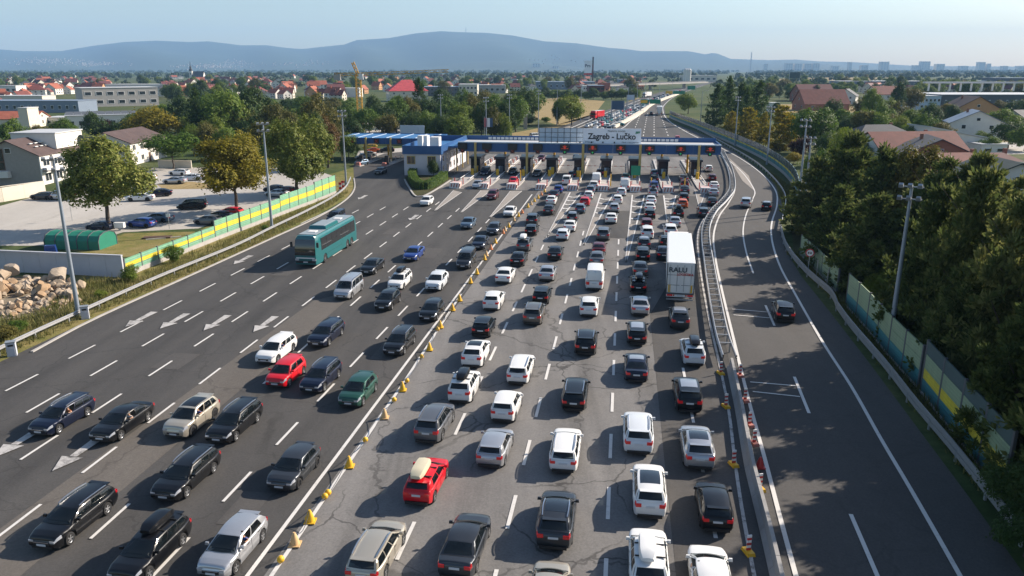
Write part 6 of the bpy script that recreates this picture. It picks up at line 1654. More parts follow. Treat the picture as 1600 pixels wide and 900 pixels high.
class CarShape:
    def __init__(s, sp):
        s.__dict__.update(sp); s.hl = s.L / 2
    def w(s, y):
        t = abs(y) / s.hl; k = max(0, (t - .55) / .45); return s.W / 2 * (1 - (.22 if y > 0 else .16) * k ** 2.6)
    def zt(s, y): return float(np.interp(y, [p[0] for p in s.top], [p[1] for p in s.top]))
    def zb(s, y):
        z = .20 + .10 * max(0, (abs(y) / s.hl - .8) / .2)
        for a in (s.fa, s.ra):
            d = abs(y - a); r = s.R + .075
            if d < r: z = max(z, s.R + math.sqrt(r * r - d * d) * .97)
        return z
    def prof(s, y):
        w, zt, zb = s.w(y), s.zt(y), s.zb(y); h = zt - zb
        e = max(0, (abs(y) / s.hl - .86) / .14); e = e * e; sg = -1 if y > 0 else 1
        crown = .05
        P = [(w * .95, zb, .07), (w * 1.0, zb + h * .28, 0), (w * 1.0, zb + h * .62, 0), (w * .975, zt - .055, .03), (w * .93, zt - .008, .07), (w * .80, zt + crown * .35, .08), (w * .45, zt + crown * .85, .08), (0, zt + crown, .08)]
        return [(x, y + sg * e * d, z) for x, z, d in P]
    def at(s, y, q):
        """point on the lower body: station y, profile parameter q (0 = sill ... 7 = middle of the deck)"""
        P = s.prof(y); i = min(int(q), 6); f = q - i; a, b = P[i], P[i + 1]; return Vector([a[k] + (b[k] - a[k]) * f for k in range(3)])
    def roof_hw(s, y):
        y1, y3 = s.cab[1][0], s.cab[3][0]; t = (y - y3) / (y1 - y3)
        return s.W / 2 * (.70 + .05 * math.sin(math.pi * max(0, min(1, t)))) * (1.08 if s.L > 4.8 and s.cab[1][1] > 1.7 else 1)
    def roof_z(s, y):
        c = s.cab; ys = [c[3][0], (c[3][0] + c[2][0]) / 2, c[2][0], (c[2][0] + c[1][0]) / 2, c[1][0]]
        zs = [c[3][1], c[3][1] + (c[2][1] - c[3][1]) * .72, c[2][1], c[2][1] - (c[2][1] - c[1][1]) * .30, c[1][1]]
        return float(np.interp(y, ys, zs))
    def side(s, a, v, out=0.0):
        """side of the cabin: a 0 front .. 1 rear, v 0 belt .. 1 roof edge"""
        c = s.cab; yb = c[0][0] + (c[4][0] - c[0][0]) * a; yt = c[1][0] + (c[3][0] - c[1][0]) * a
        xb = s.w(yb) * .915; xt = s.roof_hw(yt); zb_ = s.zt(yb) + .005; ztop = s.roof_z(yt) - .055
        b = Vector((xb, yb, zb_)); t = Vector((xt, yt, ztop)); p = b.lerp(t, v); p.x += .030 * math.sin(math.pi * v) + out
        return p
    def ends(s, front, u, v, out=0.0):
        """windscreen or rear window: u -1..1 across, v 0 base .. 1 top"""
        c = s.cab; (yb, zb_), (yt, zt_) = (c[0], c[1]) if front else (c[4], c[3]); a = 0 if front else 1
        eb, et = s.side(a, 0), s.side(a, 1); sg = 1 if front else -1
        bow = .16 if front else .07
        b = Vector((eb.x * u, yb + sg * bow * (1 - u * u), zb_ + .03 * (1 - u * u) + (s.zt(yb) + .005 - zb_) * u * u)); t = Vector((et.x * u, yt + sg * .05 * (1 - u * u), zt_ + (et.z - zt_) * abs(u) ** 3))
        p = b.lerp(t, v); d = Vector((0, sg * (zt_ - zb_), abs(yb - yt))).normalized(); p += d * (out + .02 * math.sin(math.pi * v)); return p
SPANS = {'hatch': ((.07, .43), (.46, .80)), 'estate': ((.06, .37), (.395, .66), (.685, .93)), 'suv': ((.06, .38), (.41, .70), (.725, .90)), 'crossover': ((.07, .41), (.44, .78)), 'compact': ((.06, .42), (.45, .82)), 'sedan': ((.07, .48), (.52, .90)), 'mpv': ((.04, .29), (.315, .62), (.645, .94)), 'van': ((.03, .25),)}
def car_parts(key):
    s = CarShape(SPEC[key]); P = {}; hl = s.hl
    ys = set(np.linspace(-hl, hl, 25))
    for a in (s.fa, s.ra):
        r = s.R + .075
        for q in np.linspace(-1, 1, 11): ys.add(a + r * math.sin(q * math.pi / 2) * .999)
        ys.add(a - r - .004); ys.add(a + r + .004)
    for q in (.90, .94, .97, .99): ys.add(hl * q); ys.add(-hl * q)
    ys = sorted(ys); b = MB(); rows = []
    for y in ys:
        pr = s.prof(y); rows.append([(-x, yy, z) for x, yy, z in pr] + [(x, yy, z) for x, yy, z in pr[-2::-1]])
    b.grid(rows)
    for row, flip in ((rows[0], 1), (rows[-1], 0)):
        n = len(row); m = n // 2
        b.grid([[row[i], row[n - 1 - i]] if flip else [row[n - 1 - i], row[i]] for i in range(m)] + [[row[m], row[m]]])
    # cabin: sides, roof, the frames of the end windows
    A = np.linspace(0, 1, 9); Vv = (0, .33, .66, 1)
    for sg in (-1, 1):
        cuts = [0.0] + [q for sp_ in SPANS[key] for q in sp_] + [1.0]
        def sidegrid(a0, a1, v0, v1):
            g = [[(lambda p: (p.x * sg, p.y, p.z))(s.side(a, v)) for v in np.linspace(v0, v1, 4)] for a in np.linspace(a0, a1, 3)]; b.grid(g if sg > 0 else g[::-1])
        for i in range(0, len(cuts), 2): sidegrid(cuts[i], cuts[i + 1], 0, 1)
        for i in range(1, len(cuts) - 1, 2): sidegrid(cuts[i], cuts[i + 1], 0, .085); sidegrid(cuts[i], cuts[i + 1], .895, 1)
    U = np.linspace(-1, 1, 9)
    def endgrid(fr, u0, u1, v0, v1):
        g = [[s.ends(fr, u, v) for u in np.linspace(u0, u1, 7)] for v in np.linspace(v0, v1, 4)]; b.grid(g if fr else g[::-1])
    for fr, um, vl, vh in ((True, .925, .035, .945), (False, .875, .145, .915)):
        if key == 'van' and not fr: endgrid(False, -1, 1, 0, 1); continue
        endgrid(fr, -1, 1, 0, vl); endgrid(fr, -1, 1, vh, 1); endgrid(fr, -1, -um, vl, vh); endgrid(fr, um, 1, vl, vh)
    y1, y3 = s.cab[1][0], s.cab[3][0]; rr = []
    for a in A:
        y = y1 + (y3 - y1) * a; hw = s.roof_hw(y); z0 = s.roof_z(y); e = .05 * ((1 - a) ** 6) ; f = .05 * (a ** 6)
        rr.append([Vector((hw * u, y + (e - f) * (1 - u * u), z0 - .055 * abs(u) ** 3)) for u in U])
    b.grid(rr)
    P['body'] = b.mesh("body", M_TRIM, smooth=38, fix=True)
    b = MB(); b.box((0, 0, .40), (s.W * .84, s.L * .90, .42)); P['underbody'] = b.mesh("underbody", M_TRIM)
    def patch_end(front, u0, u1, v0, v1, out): return [[s.ends(front, u, v, out) for u in np.linspace(u0, u1, 9)] for v in np.linspace(v0, v1, 4)]
    b = MB(); b.grid(patch_end(True, -.93, .93, .03, .95, .010)); P['windscreen'] = b.mesh("windscreen", M_GLASSC, smooth=60)
    b = MB()
    if key != 'van': b.grid(patch_end(False, -.88, .88, .14, .92, .010)[::-1])
    P['rear_window'] = b.mesh("rear_window", M_GLASSC, smooth=60) if b.v else None
    spans = SPANS[key]
    P['side_window'] = []
    for (a0, a1) in spans:
        for sg in (-1, 1):
            b = MB(); g = [[(lambda p: (p.x * sg, p.y, p.z))(s.side(a, v, .008)) for v in (.08, .34, .6, .90)] for a in np.linspace(a0, a1, 4)]
            b.grid(g if sg > 0 else g[::-1]); P['side_window'].append(b.mesh("side_window", M_GLASSC, smooth=60))
    # dark cabin floor at belt height, dashboard, seats
    b = MB(); c = s.cab; n_ = 8; rows = []
    for t in np.linspace(.0, 1, n_):
        y = c[0][0] + .1 + (c[4][0] - .03 - c[0][0] - .1) * t; rows.append([(u * s.w(y) * .885, y, s.zt(y) + .012 + .052 * (1 - abs(u) ** 2)) for u in (1, .5, 0, -.5, -1)])
    b.grid(rows); P['cabin_floor'] = b.mesh("cabin_trim", M_TRIM)
    fs = c[1][0] - .42; zb0 = s.zt(fs)
    P['seat'] = []
    for x, y in ((-.36, fs), (.36, fs)) + (() if key == 'van' else ((-.36, fs - .88), (.36, fs - .88))):
        m = MB(); m.box((x, y, zb0 + .12), (.44, .13, .30), top=.86); m.box((x, y - .02, zb0 + .33), (.22, .09, .14), top=.85); P['seat'].append(m.mesh("seat", M_SEAT))
    P['dashboard'] = MB().box((0, c[0][0] - .30, s.zt(c[0][0]) + .05), (s.W * .74, .34, .10), top=.85).mesh("dashboard", M_TRIM)
    # roof panel of glass, rails
    b = MB(); q = []
    for a in np.linspace(.06, .74, 6):
        y = y1 + (y3 - y1) * a; hw = s.roof_hw(y) * .80; z0 = s.roof_z(y); q.append([Vector((hw * u, y, z0 - .055 * abs(u * .8) ** 3 + .008)) for u in np.linspace(-1, 1, 7)])
    b.grid(q); P['glass_roof'] = b.mesh("glass_roof", M_DARKGLASS, smooth=60)
    P['roof_rail'] = []
    for sg in (-1, 1):
        b = MB(); pr = None
        for a in np.linspace(.06, .94, 8):
            y = y1 + (y3 - y1) * a; p = Vector((sg * s.roof_hw(y) * .93, y, s.roof_z(y) + (.012 if a in (.06, .94) else .03)))
            if pr is not None: b.bar(pr, p, .05, .045)
            pr = p
        P['roof_rail'].append(b.mesh("roof_rail", M_CHROME))
    # wheels
    R_ = s.R
    b = MB(); b.lathe([(R_ * .60, -.105), (R_ * .93, -.105), (R_, -.07), (R_, .07), (R_ * .93, .105), (R_ * .60, .105)], 22, (0, 0, 0), 'X'); P['wheel'] = b.mesh("wheel", M_TYRE, smooth=35)
    for nm, m_ in (('rim', M_RIM), ('rimd', M_RIMD)):
        b = MB(); b.lathe([(0, .060), (R_ * .62, .060)], 20, (0, 0, 0), 'X'); b.mat(1); b.lathe([(R_ * .56, .085), (R_ * .66, .105), (R_ * .66, .08)], 20, (0, 0, 0), 'X'); b.lathe([(0, .085), (R_ * .14, .085), (R_ * .16, .06)], 10, (0, 0, 0), 'X')
        for k in range(5):
            t = k * 2 * math.pi / 5; d = Vector((0, math.cos(t), math.sin(t))); n = Vector((0, -d.z, d.y))
            p0, p1 = d * R_ * .10 + Vector((.085, 0, 0)), d * R_ * .60 + Vector((.09, 0, 0)); w0, w1 = n * R_ * .09, n * R_ * .13
            b.quad(p0 - w0, p0 + w0, p1 + w1, p1 - w1)
        P[nm] = b.mesh("rim", [M_RIMD, m_], smooth=40)
    # lamps as patches of the body surface, plus their part on the end faces
    def lamp(y0, y1_, q0, q1, sg, out=.010, rear=False, inner=.5):
        b = MB(); g = []
        for y in np.linspace(y0, y1_, 5):
            g.append([(lambda p: Vector(((p.x + out) * sg, p.y, p.z + out * .6)))(s.at(y, q)) for q in np.linspace(q0, q1, 4)])
        b.grid(g if (sg > 0) != rear else g)
        # end face piece
        a, c = s.at(y1_, q0), s.at(y1_, q1); yy = y1_; o_ = -.014 if rear else .014
        yo = (min if rear else max)(a.y, c.y) + o_
        b.box((sg * (a.x * (1 + inner) / 2), yo - o_ * .2, (a.z + c.z) / 2), (a.x * (1 - inner), abs(o_) * 2.2, abs(c.z - a.z)))
        return b
    P['headlight'] = [lamp(hl * .82, hl * .985, 2.3, 3.6, sg, inner=.64).mesh("headlight", M_HEAD) for sg in (-1, 1)]
    q0, q1 = (2.0, 4.0) if key != 'van' else (1.5, 3.2)
    P['tail_light'] = [lamp(-hl * .92, -hl, q0 + .25, q1 - .2, sg, rear=True, inner=.62).mesh("tail_light", M_TAIL) for sg in (-1, 1)]
    zr = s.roof_z(y3)
    P['brake_light'] = MB().box((0, y3 - .03, zr - .035), (.34, .05, .03)).mesh("brake_light", M_TAIL)
    P['spoiler'] = MB().box((0, y3 - .10, zr - .012), (s.roof_hw(y3) * 1.8, .26, .03)).mesh("spoiler", M_TRIM)
    zf, zr_ = s.zt(hl), s.zt(-hl)
    b = MB().box((0, hl + .004, .53), (s.w(hl) * 1.25, .03, .16)); b.box((0, hl - .02, .32), (s.w(hl) * 1.6, .06, .12)); P['grille'] = b.mesh("grille", M_TRIM)
    P['grille_bar'] = MB().box((0, hl + .014, .60), (s.w(hl) * 1.2, .03, .03)).mesh("grille_bar", M_CHROME)
    P['rear_bumper'] = MB().box((0, -hl + .0, .30), (s.w(hl) * 1.85, .10, .17)).mesh("rear_bumper", M_TRIM)
    P['number_plate'] = [MB().box((0, hl + .024, .46), (.50, .02, .11)).mesh("number_plate", M_PLATE), MB().box((0, -hl - .012, zr_ * .78 + .02), (.50, .03, .11)).mesh("number_plate", M_PLATE)]
    b = []
    for sg in (-1, 1):
        p = s.side(.10, .06); m = MB(); m.box((sg * (p.x + .14), p.y, p.z + .09), (.20, .11, .14), top=.8); m.box((sg * (p.x + .03), p.y + .01, p.z + .05), (.10, .06, .05)); b.append(m.mesh("mirror", M_TRIM))
    P['mirror'] = b
    b = MB()
    for sg in (-1, 1):
        for y in ((.1, -.95) if key != 'van' else (.9,)):
            p = s.at(y, 3.0); b.box((sg * (p.x + .012), y, p.z - .07), (.03, .20, .03))
    P['handles'] = b.mesh("door_handles", M_TRIM)
    # panel gaps: thin dark lines along the door edges
    b = MB(); gaps = {'hatch': (.95, -.20, -1.15), 'estate': (1.10, -.05, -1.02), 'suv': (1.02, -.12, -1.10), 'crossover': (1.02, -.12, -1.05), 'compact': (.95, -.15, -1.02), 'sedan': (1.08, -.12, -1.10), 'mpv': (1.35, .25, -.95), 'van': (1.75, .75)}[key]
    for sg in (-1, 1):
        for y in gaps:
            pts = [s.at(y, q) for q in (.6, 1.2, 2.0, 3.0, 3.9)]
            for p, q in zip(pts, pts[1:]): b.bar((sg * (p.x + .002), p.y, p.z), (sg * (q.x + .002), q.y, q.z), .014)
    P['door_gaps'] = b.mesh("door_seams", M_BLACK)
    P['axles'] = (s.fa, s.ra, s.W / 2 - .125, R_); P['shape'] = s
    # joined sets for cars seen small
    return P
CARS = {k: car_parts(k) for k in SPEC}
def joined(name, meshes, m):
    bm = bmesh.new()
    for me in meshes: bm.from_mesh(me)
    o = bpy.data.meshes.new(name); bm.to_mesh(o); bm.free(); o.materials.append(m); return o
for k, P in CARS.items():
    P['all_windows'] = joined("windows", [P['windscreen']] + ([P['rear_window']] if P['rear_window'] else []) + P['side_window'], M_GLASSC)
    P['all_tails'] = joined("tail_lights", P['tail_light'], M_TAIL); P['all_heads'] = joined("headlights", P['headlight'], M_HEAD)
    bm = bmesh.new(); fa, ra, xw, R_ = P['axles']
    for a in (fa, ra):
        for sg in (-1, 1):
            n0 = len(bm.verts); bm.from_mesh(P['wheel']); bm.verts.ensure_lookup_table()
            bmesh.ops.translate(bm, verts=bm.verts[n0:], vec=(sg * xw, a, R_))
    me = bpy.data.meshes.new("wheels"); bm.to_mesh(me); bm.free(); me.materials.append(M_TYRE); P['all_wheels'] = me
def roof_box_mesh(L, W, H):
    b = MB(); rows = []
    for t in np.linspace(-1, 1, 9):
        k = (1 - abs(t) ** 3.5) ** .45 if abs(t) < 1 else .18; w = W / 2 * (.60 + .40 * k); h = H * (.35 + .65 * k)
        rows.append([(-w, t * L / 2, .02), (-w * 1.02, t * L / 2, h * .45), (-w * .85, t * L / 2, h * .88), (0, t * L / 2, h), (w * .85, t * L / 2, h * .88), (w * 1.02, t * L / 2, h * .45), (w, t * L / 2, .02), (0, t * L / 2, 0), (-w, t * L / 2, .02)])
    b.grid(rows); b.v += rows[0][:8] ; n = len(b.v); b.face(*range(n - 8, n)); b.v += rows[-1][:8]; n = len(b.v); b.face(*reversed(range(n - 8, n)))
    return b.mesh("roof_box", M_TRIM, smooth=40, fix=True)
RBOX = roof_box_mesh(2.05, .82, .40)
def painted(me, key, parent, name):
    o = link(name, me, parent); o.material_slots[0].link = 'OBJECT'; o.material_slots[0].material = PAINT[key] if isinstance(key, str) else key; return o
KIND = {'hatch': ('hatchback', 'hatchback_car'), 'estate': ('estate car', 'estate_car'), 'suv': ('SUV', 'suv_car'), 'crossover': ('crossover', 'crossover_car'), 'compact': ('small hatchback', 'compact_car'), 'sedan': ('sedan', 'sedan_car'), 'mpv': ('minivan', 'minivan'), 'van': ('panel van', 'panel_van')}
CARN = 0
def car(kind, paint, pos, rz, label, group=None, lod=0, opts='', scale=.905, cat=None):
    """opts: R rails, G glass roof, B black roof box, W pale roof box, C cream roof box, D dark rims, K black roof, S silver roof"""
    P = CARS[kind]; s = P['shape']; cat = cat or ('van' if kind in ('mpv', 'van') else 'car')
    o = empty(KIND[kind][1], pos, rz); global CARN; CARN += 1; rv = random.Random(CARN * 7); o.scale = (scale * rv.uniform(.97, 1.03), scale * rv.uniform(.96, 1.04), scale * rv.uniform(.98, 1.03)); tag(o, label, cat, group)
    painted(P['body'], paint, o, "body"); link("cabin_trim", P['cabin_floor'], o)
    if lod == 0:
        for m in P['seat']: link("seat", m, o)
        link("dashboard", P['dashboard'], o); link("underbody", P['underbody'], o); link("windscreen", P['windscreen'], o)
        if P['rear_window']: link("rear_window", P['rear_window'], o)
        for m in P['side_window']: link("side_window", m, o)
        fa, ra, xw, R_ = P['axles']
        for a in (fa, ra):
            for sg in (-1, 1):
                w = link("wheel", P['wheel'], o, (sg * xw, a, R_), 0 if sg > 0 else math.pi); link("rim", P['rimd' if 'D' in opts else 'rim'], w)
        for m in P['headlight']: link("headlight", m, o)
        for m in P['tail_light']: link("tail_light", m, o)
        if kind in ('hatch', 'estate', 'suv', 'mpv', 'crossover', 'compact'): link("brake_light", P['brake_light'], o); painted(P['spoiler'], paint, o, "spoiler")
        link("grille", P['grille'], o); link("rear_bumper", P['rear_bumper'], o); link("grille_bar", P['grille_bar'], o)
        for m in P['number_plate']: link("number_plate", m, o)
        for m in P['mirror']: painted(m, paint if kind != 'van' else M_TRIM, o, "mirror")
        link("door_handles", P['handles'], o); link("door_seams", P['door_gaps'], o)
        if 'R' in opts:
            for m in P['roof_rail']: link("roof_rail", m, o)
    else:
        link("windows", P['all_windows'], o)
        if lod == 1:
            for m in P['tail_light']: link("tail_light", m, o)
            for m in P['headlight']: link("headlight", m, o)
            fa, ra, xw, R_ = P['axles']
            for a in (fa, ra):
                for sg in (-1, 1): link("wheel", P['wheel'], o, (sg * xw, a, R_))
            link("underbody", P['underbody'], o)
            for m in P['number_plate']: link("number_plate", m, o)
            if 'R' in opts:
                for m in P['roof_rail']: link("roof_rail", m, o)
        if lod == 2: link("wheels", P['all_wheels'], o)
    if 'G' in opts: link("glass_roof", P['glass_roof'], o)
    if 'K' in opts: painted(P['glass_roof'], 'black', o, "dark_roof")
    if 'S' in opts: painted(P['glass_roof'], 'silver', o, "silver_roof")
    for c, m in (('B', 'black'), ('W', 'white'), ('C', M_CREAMBOX), ('E', 'grey')):
        if c in opts:
            y = (s.cab[1][0] + s.cab[3][0]) / 2 - .05; x = painted(RBOX, m, o, "roof_box"); x.location = (-.12 if c in 'CW' else .05, y, s.cab[2][1] + .05)
            for dy in (-.5, .5): MB().bar((-s.roof_hw(y), y + dy, s.cab[2][1] - .02), (s.roof_hw(y), y + dy, s.cab[2][1] - .02), .06, .05).build("crossbar", M_TRIM, o)
    return o
ZC = Z4 + .012
def at_car(x, y, kind): 
    p = G(x, y, CARS[kind]['shape'].cab[2][1] * .43); p.z = ZC; return p

OPTW = {'R': 'roof rails', 'G': 'a dark glass roof', 'B': 'a black roof box', 'W': 'a white roof box', 'C': 'a cream roof box', 'E': 'a grey roof box', 'K': 'a black roof', 'S': 'a silver roof', 'D': 'dark wheels'}
ORD = ["first", "second", "third", "fourth", "fifth", "sixth", "seventh", "eighth", "ninth", "tenth", "eleventh", "twelfth", "thirteenth", "fourteenth", "fifteenth", "sixteenth", "seventeenth", "eighteenth", "nineteenth", "twentieth"]
def desc(kind, paint, opts):
    f = [OPTW[c] for c in 'CBWEGKSRD' if c in opts][:1]
    return f"{CNAME[paint]} {KIND[kind][0]}" + (f" with {f[0]}" if f else "")
def head(a, c):
    d = G(*c) - G(*a); return math.atan2(-d.x, d.y)
RIGHT = {
 "queue beside the cones": [(590, 857, 'estate', 'beige', 'R'), (667, 747, 'hatch', 'red', 'C'), (680, 656, 'suv', 'grey', 'R'), (726, 600, 'suv', 'white', 'B'), (744, 549, 'crossover', 'white', 'K'), (756, 508, 'compact', 'black', ''), (772, 467, 'crossover', 'white', ''), (790, 428, 'sedan', 'white', ''), (811, 403, 'sedan', 'black', ''), (820, 380, 'suv', 'grey', 'W'), (831, 358, 'hatch', 'black', ''), (833, 341, 'suv', 'dgrey', ''), (858, 327, 'sedan', 'dgrey', ''), (862, 312, 'sedan', 'white', ''), (866, 303, 'sedan', 'navy', ''), (873, 295, 'hatch', 'blue', ''), (886, 281, 'mpv', 'white', ''), (894, 272, 'hatch', 'black', '')],
 "second queue from cones": [(728, 846, 'sedan', 'dgrey', ''), (774, 695, 'hatch', 'silver', ''), (792, 631, 'compact', 'white', ''), (814, 573, 'estate', 'white', 'R'), (835, 487, 'suv', 'brown', 'R'), (847, 459, 'compact', 'black', ''), (856, 425, 'sedan', 'silver', ''), (868, 394, 'sedan', 'black', ''), (880, 365, 'hatch', 'pearl', ''), (891, 352, 'sedan', 'white', ''), (895, 338, 'hatch', 'dgrey', 'S'), (907, 325, 'hatch', 'steel', 'S'), (914, 314, 'hatch', 'red', ''), (920, 304, 'hatch', 'white', ''), (923, 296, 'hatch', 'steel', 'S'), (928, 289, 'suv', 'white', ''), (932, 279, 'van', 'white', ''), (938, 269, 'sedan', 'maroon', '')],
 "panel van's queue": [(858, 925, 'hatch', 'beige', ''), (870, 806, 'crossover', 'dgrey', 'GR'), (884, 698, 'estate', 'white', 'R'), (899, 612, 'estate', 'black', 'R'), (916, 531, 'suv', 'black', 'R'), (921, 476, 'crossover', 'white', ''), (930, 430, 'van', 'white', ''), (933, 402, 'sedan', 'grey', ''), (936, 387, 'sedan', 'maroon', ''), (943, 364, 'suv', 'grey', ''), (955, 340, 'sedan', 'white', ''), (960, 324, 'hatch', 'silver', ''), (965, 311, 'hatch', 'white', ''), (971, 299, 'hatch', 'pearl', ''), (976, 287, 'van', 'white', ''), (978, 276, 'hatch', 'green', '')],
 "fourth queue from cones": [(1013, 872, 'suv', 'white', 'W'), (1014, 761, 'suv', 'white', 'G'), (997, 671, 'suv', 'pearl', 'R'), (994, 571, 'sedan', 'navy', 'S'), (995, 517, 'estate', 'black', 'S'), (1000, 475, 'sedan', 'silver', ''), (997, 442, 'estate', 'black', 'B'), (1000, 418, 'sedan', 'brown', ''), (1004, 396, 'suv', 'black', ''), (1006, 378, 'hatch', 'dgrey', 'S'), (1011, 362, 'suv', 'white', ''), (1010, 348, 'hatch', 'maroon', ''), (1015, 333, 'hatch', 'black', ''), (1015, 323, 'sedan', 'white', ''), (1017, 312, 'sedan', 'pearl', ''), (1020, 300, 'suv', 'silver', 'B'), (1021, 290, 'mpv', 'blue', ''), (1022, 279, 'hatch', 'black', ''), (1022, 270, 'hatch', 'steel', '')],
 "truck's queue": [(1110, 903, 'sedan', 'white', ''), (1115, 786, 'hatch', 'black', 'D'), (1089, 694, 'crossover', 'silver', 'G'), (1074, 612, 'suv', 'black', 'S'), (1082, 546, 'suv', 'pearl', 'B'), (1061, 494, 'crossover', 'dgrey', 'S'), (1036, 394, 'sedan', 'navy', ''), (1040, 376, 'hatch', 'black', ''), (1047, 359, 'suv', 'white', ''), (1054, 346, 'sedan', 'silver', ''), (1059, 331, 'suv', 'black', 'B'), (1066, 317, 'hatch', 'orange', ''), (1068, 307, 'hatch', 'black', ''), (1069, 296, 'sedan', 'dgrey', ''), (1069, 287, 'hatch', 'maroon', ''), (1068, 278, 'sedan', 'grey', '')],
 "queue at ladder guardrail": [(1098, 331, 'hatch', 'dgrey', ''), (1112, 314, 'sedan', 'black', ''), (1114, 300, 'sedan', 'silver', ''), (1115, 289, 'sedan', 'white', ''), (1112, 277, 'hatch', 'maroon', ''), (1107, 263, 'hatch', 'white', '')],
}
used = {}
def unique(lb, alt):
    if lb in used: lb = alt
    used[lb] = 1; return lb
for lane, lst in RIGHT.items():
    for i, (x, y, kind, pt, op) in enumerate(lst):
        d = desc(kind, pt, op)
        if i == 0: lb = f"{d}, nearest car of the {lane}"
        else:
            k2, p2 = lst[i - 1][2], lst[i - 1][3]
            lb = f"{d} ahead of the {CNAME[p2]} {KIND[k2][0]}, {lane}"
        alt = f"{d}, {ORD[i]} in the {lane}"
        lb = unique(lb if len(lb.split()) <= 16 else alt, alt)
        car(kind, pt, at_car(x, y, kind), -TH + (R(-2) if x < 800 and y > 600 else 0), lb, "cars queuing towards the toll gates", 0 if y > 318 else 1, op)
LEFT = [(98, 648, 'estate', 'navy', 'R', "navy estate car farthest left, driving down the plaza"), (192, 657, 'sedan', 'black', '', "black sedan right of the leftmost navy estate"), (300, 650, 'suv', 'beige', 'KD', "beige SUV with a black roof and dark wheels"), (367, 658, 'estate', 'black', 'R', "black estate with roof rails right of the beige SUV"),
 (292, 739, 'estate', 'black', 'R', "black estate below the beige SUV, bright front grille"), (117, 806, 'estate', 'black', 'R', "plum black estate with chrome window line at the lower left"), (236, 856, 'estate', 'black', 'B', "black estate with a black roof box at the bottom edge"), (365, 850, 'hatch', 'silver', '', "silver hatchback at the bottom edge left of the cones"),
 (460, 729, 'hatch', 'dgrey', 'D', "dark grey hatchback alone beside the cones"), (432, 545, 'estate', 'white', '', "white estate above the red hatchback, facing the camera"), (447, 581, 'compact', 'red', '', "bright red hatchback between the white estate and a navy estate"), (502, 587, 'estate', 'navy', 'R', "navy estate right of the bright red hatchback"), (560, 609, 'hatch', 'green', '', "dark green hatchback right of the navy estate"),
 (510, 520, 'estate', 'navy', '', "navy car above the red hatchback and right of the white estate"), (625, 533, 'estate', 'black', 'R', "black estate closest to the cones above the green hatchback"), (545, 448, 'mpv', 'silver', 'R', "silver minivan facing the camera left of the black hatchbacks"), (606, 468, 'hatch', 'black', '', "black hatchback below the white estate with a roof box"), (625, 437, 'estate', 'white', 'B', "white estate with a black roof box facing the camera"),
 (683, 438, 'crossover', 'pearl', '', "cool white crossover right of the estate with the roof box"), (675, 484, 'hatch', 'black', '', "black hatchback nearest the cones below the cool white crossover"), (582, 415, 'sedan', 'black', '', "black sedan above the silver minivan"), (647, 395, 'sedan', 'blue', '', "bright blue coupe driving toward the camera"), (729, 404, 'mpv', 'dgrey', '', "dark minivan beside the cones"), (751, 378, 'sedan', 'navy', '', "navy sedan directly behind the dark minivan"),
 (772, 357, 'hatch', 'dgrey', '', "dark hatchback behind the navy sedan beside the cones"), (732, 348, 'sedan', 'steel', '', "steel blue sedan alone in the middle of the plaza"), (797, 330, 'sedan', 'white', '', "white coupe beside the cones facing the camera"), (770, 304, 'suv', 'maroon', 'R', "dark red SUV leaving the toll gates"), (747, 288, 'sedan', 'silver', '', "silver sedan between two striped crash cushions"), (667, 314, 'hatch', 'white', '', "white hatchback before the planted office island"),
 (525, 339, 'mpv', 'navy', '', "dark car half hidden behind the turquoise coach"), (802, 283, 'hatch', 'red', '', "dark red hatchback between two toll islands"), (595, 267, 'sedan', 'black', '', "dark sedan leaving the side canopy"), (782, 264, 'mpv', 'navy', '', "dark van under the left part of the toll canopy"), (826, 267, 'hatch', 'black', '', "dark hatchback under the canopy between two booths"), (857, 269, 'sedan', 'dgrey', '', "dark sedan in the shade between the booths"), (865, 261, 'sedan', 'silver', '', "silver sedan just beyond the toll booths"), (785, 246, 'sedan', 'steel', '', "steel blue sedan behind the canopy's first column from the left"), (819, 246, 'hatch', 'black', '', "black hatchback behind the canopy, second lane gap from the left"), (846, 247, 'suv', 'maroon', '', "dark red SUV behind the canopy left of the second column"), (900, 246, 'hatch', 'dgrey', '', "dark hatchback behind the canopy left of the name board")]
UNDER = {782: (-27.7, 156.5), 826: (-22.3, 158.5), 857: (-17.0, 156.0)}
for x, y, kind, pt, op, lb in LEFT:
    car(kind, pt, RF(*UNDER[x], Z4 + .03) if x in UNDER and y < 270 else at_car(x, y, kind), -TH + math.pi + (R(-2) if y > 500 else 0), lb, None, 0 if y > 318 else 1, op)
for x, y, kind, pt, lb, a, lod in ((1166, 316, 'suv', 'silver', "silver SUV on the slip road left of a black hatchback", head((1164, 345), (1172, 316)), 0), (1198, 321, 'hatch', 'black', "black hatchback with a pale roof on the slip road bend", head((1194, 345), (1200, 312)), 0), (1224, 484, 'suv', 'black', "black SUV alone on the slip road in the tree shade", head((1240, 465), (1206, 385)), 0),
    (1058, 216, 'suv', 'red', "red and black car just beyond the toll canopy", -TH, 1), (1110, 200, 'suv', 'silver', "white car parked beside the fence beyond the toll gates", R(-62), 1), (967, 194, 'sedan', 'teal', "teal car beside the pale median apron", R(80), 1), (1017, 177, 'mpv', 'black', "dark van driving away on the free motorway lanes", -TH, 1), (838, 212, 'mpv', 'white', "white van left of the advert board back", R(-60), 1), (851, 210, 'hatch', 'white', "white car partly behind the advert board", R(-55), 1)):
    car(kind, pt, at_car(x, y, kind), a, lb, None, lod, 'S' if 'pale roof' in lb else '')

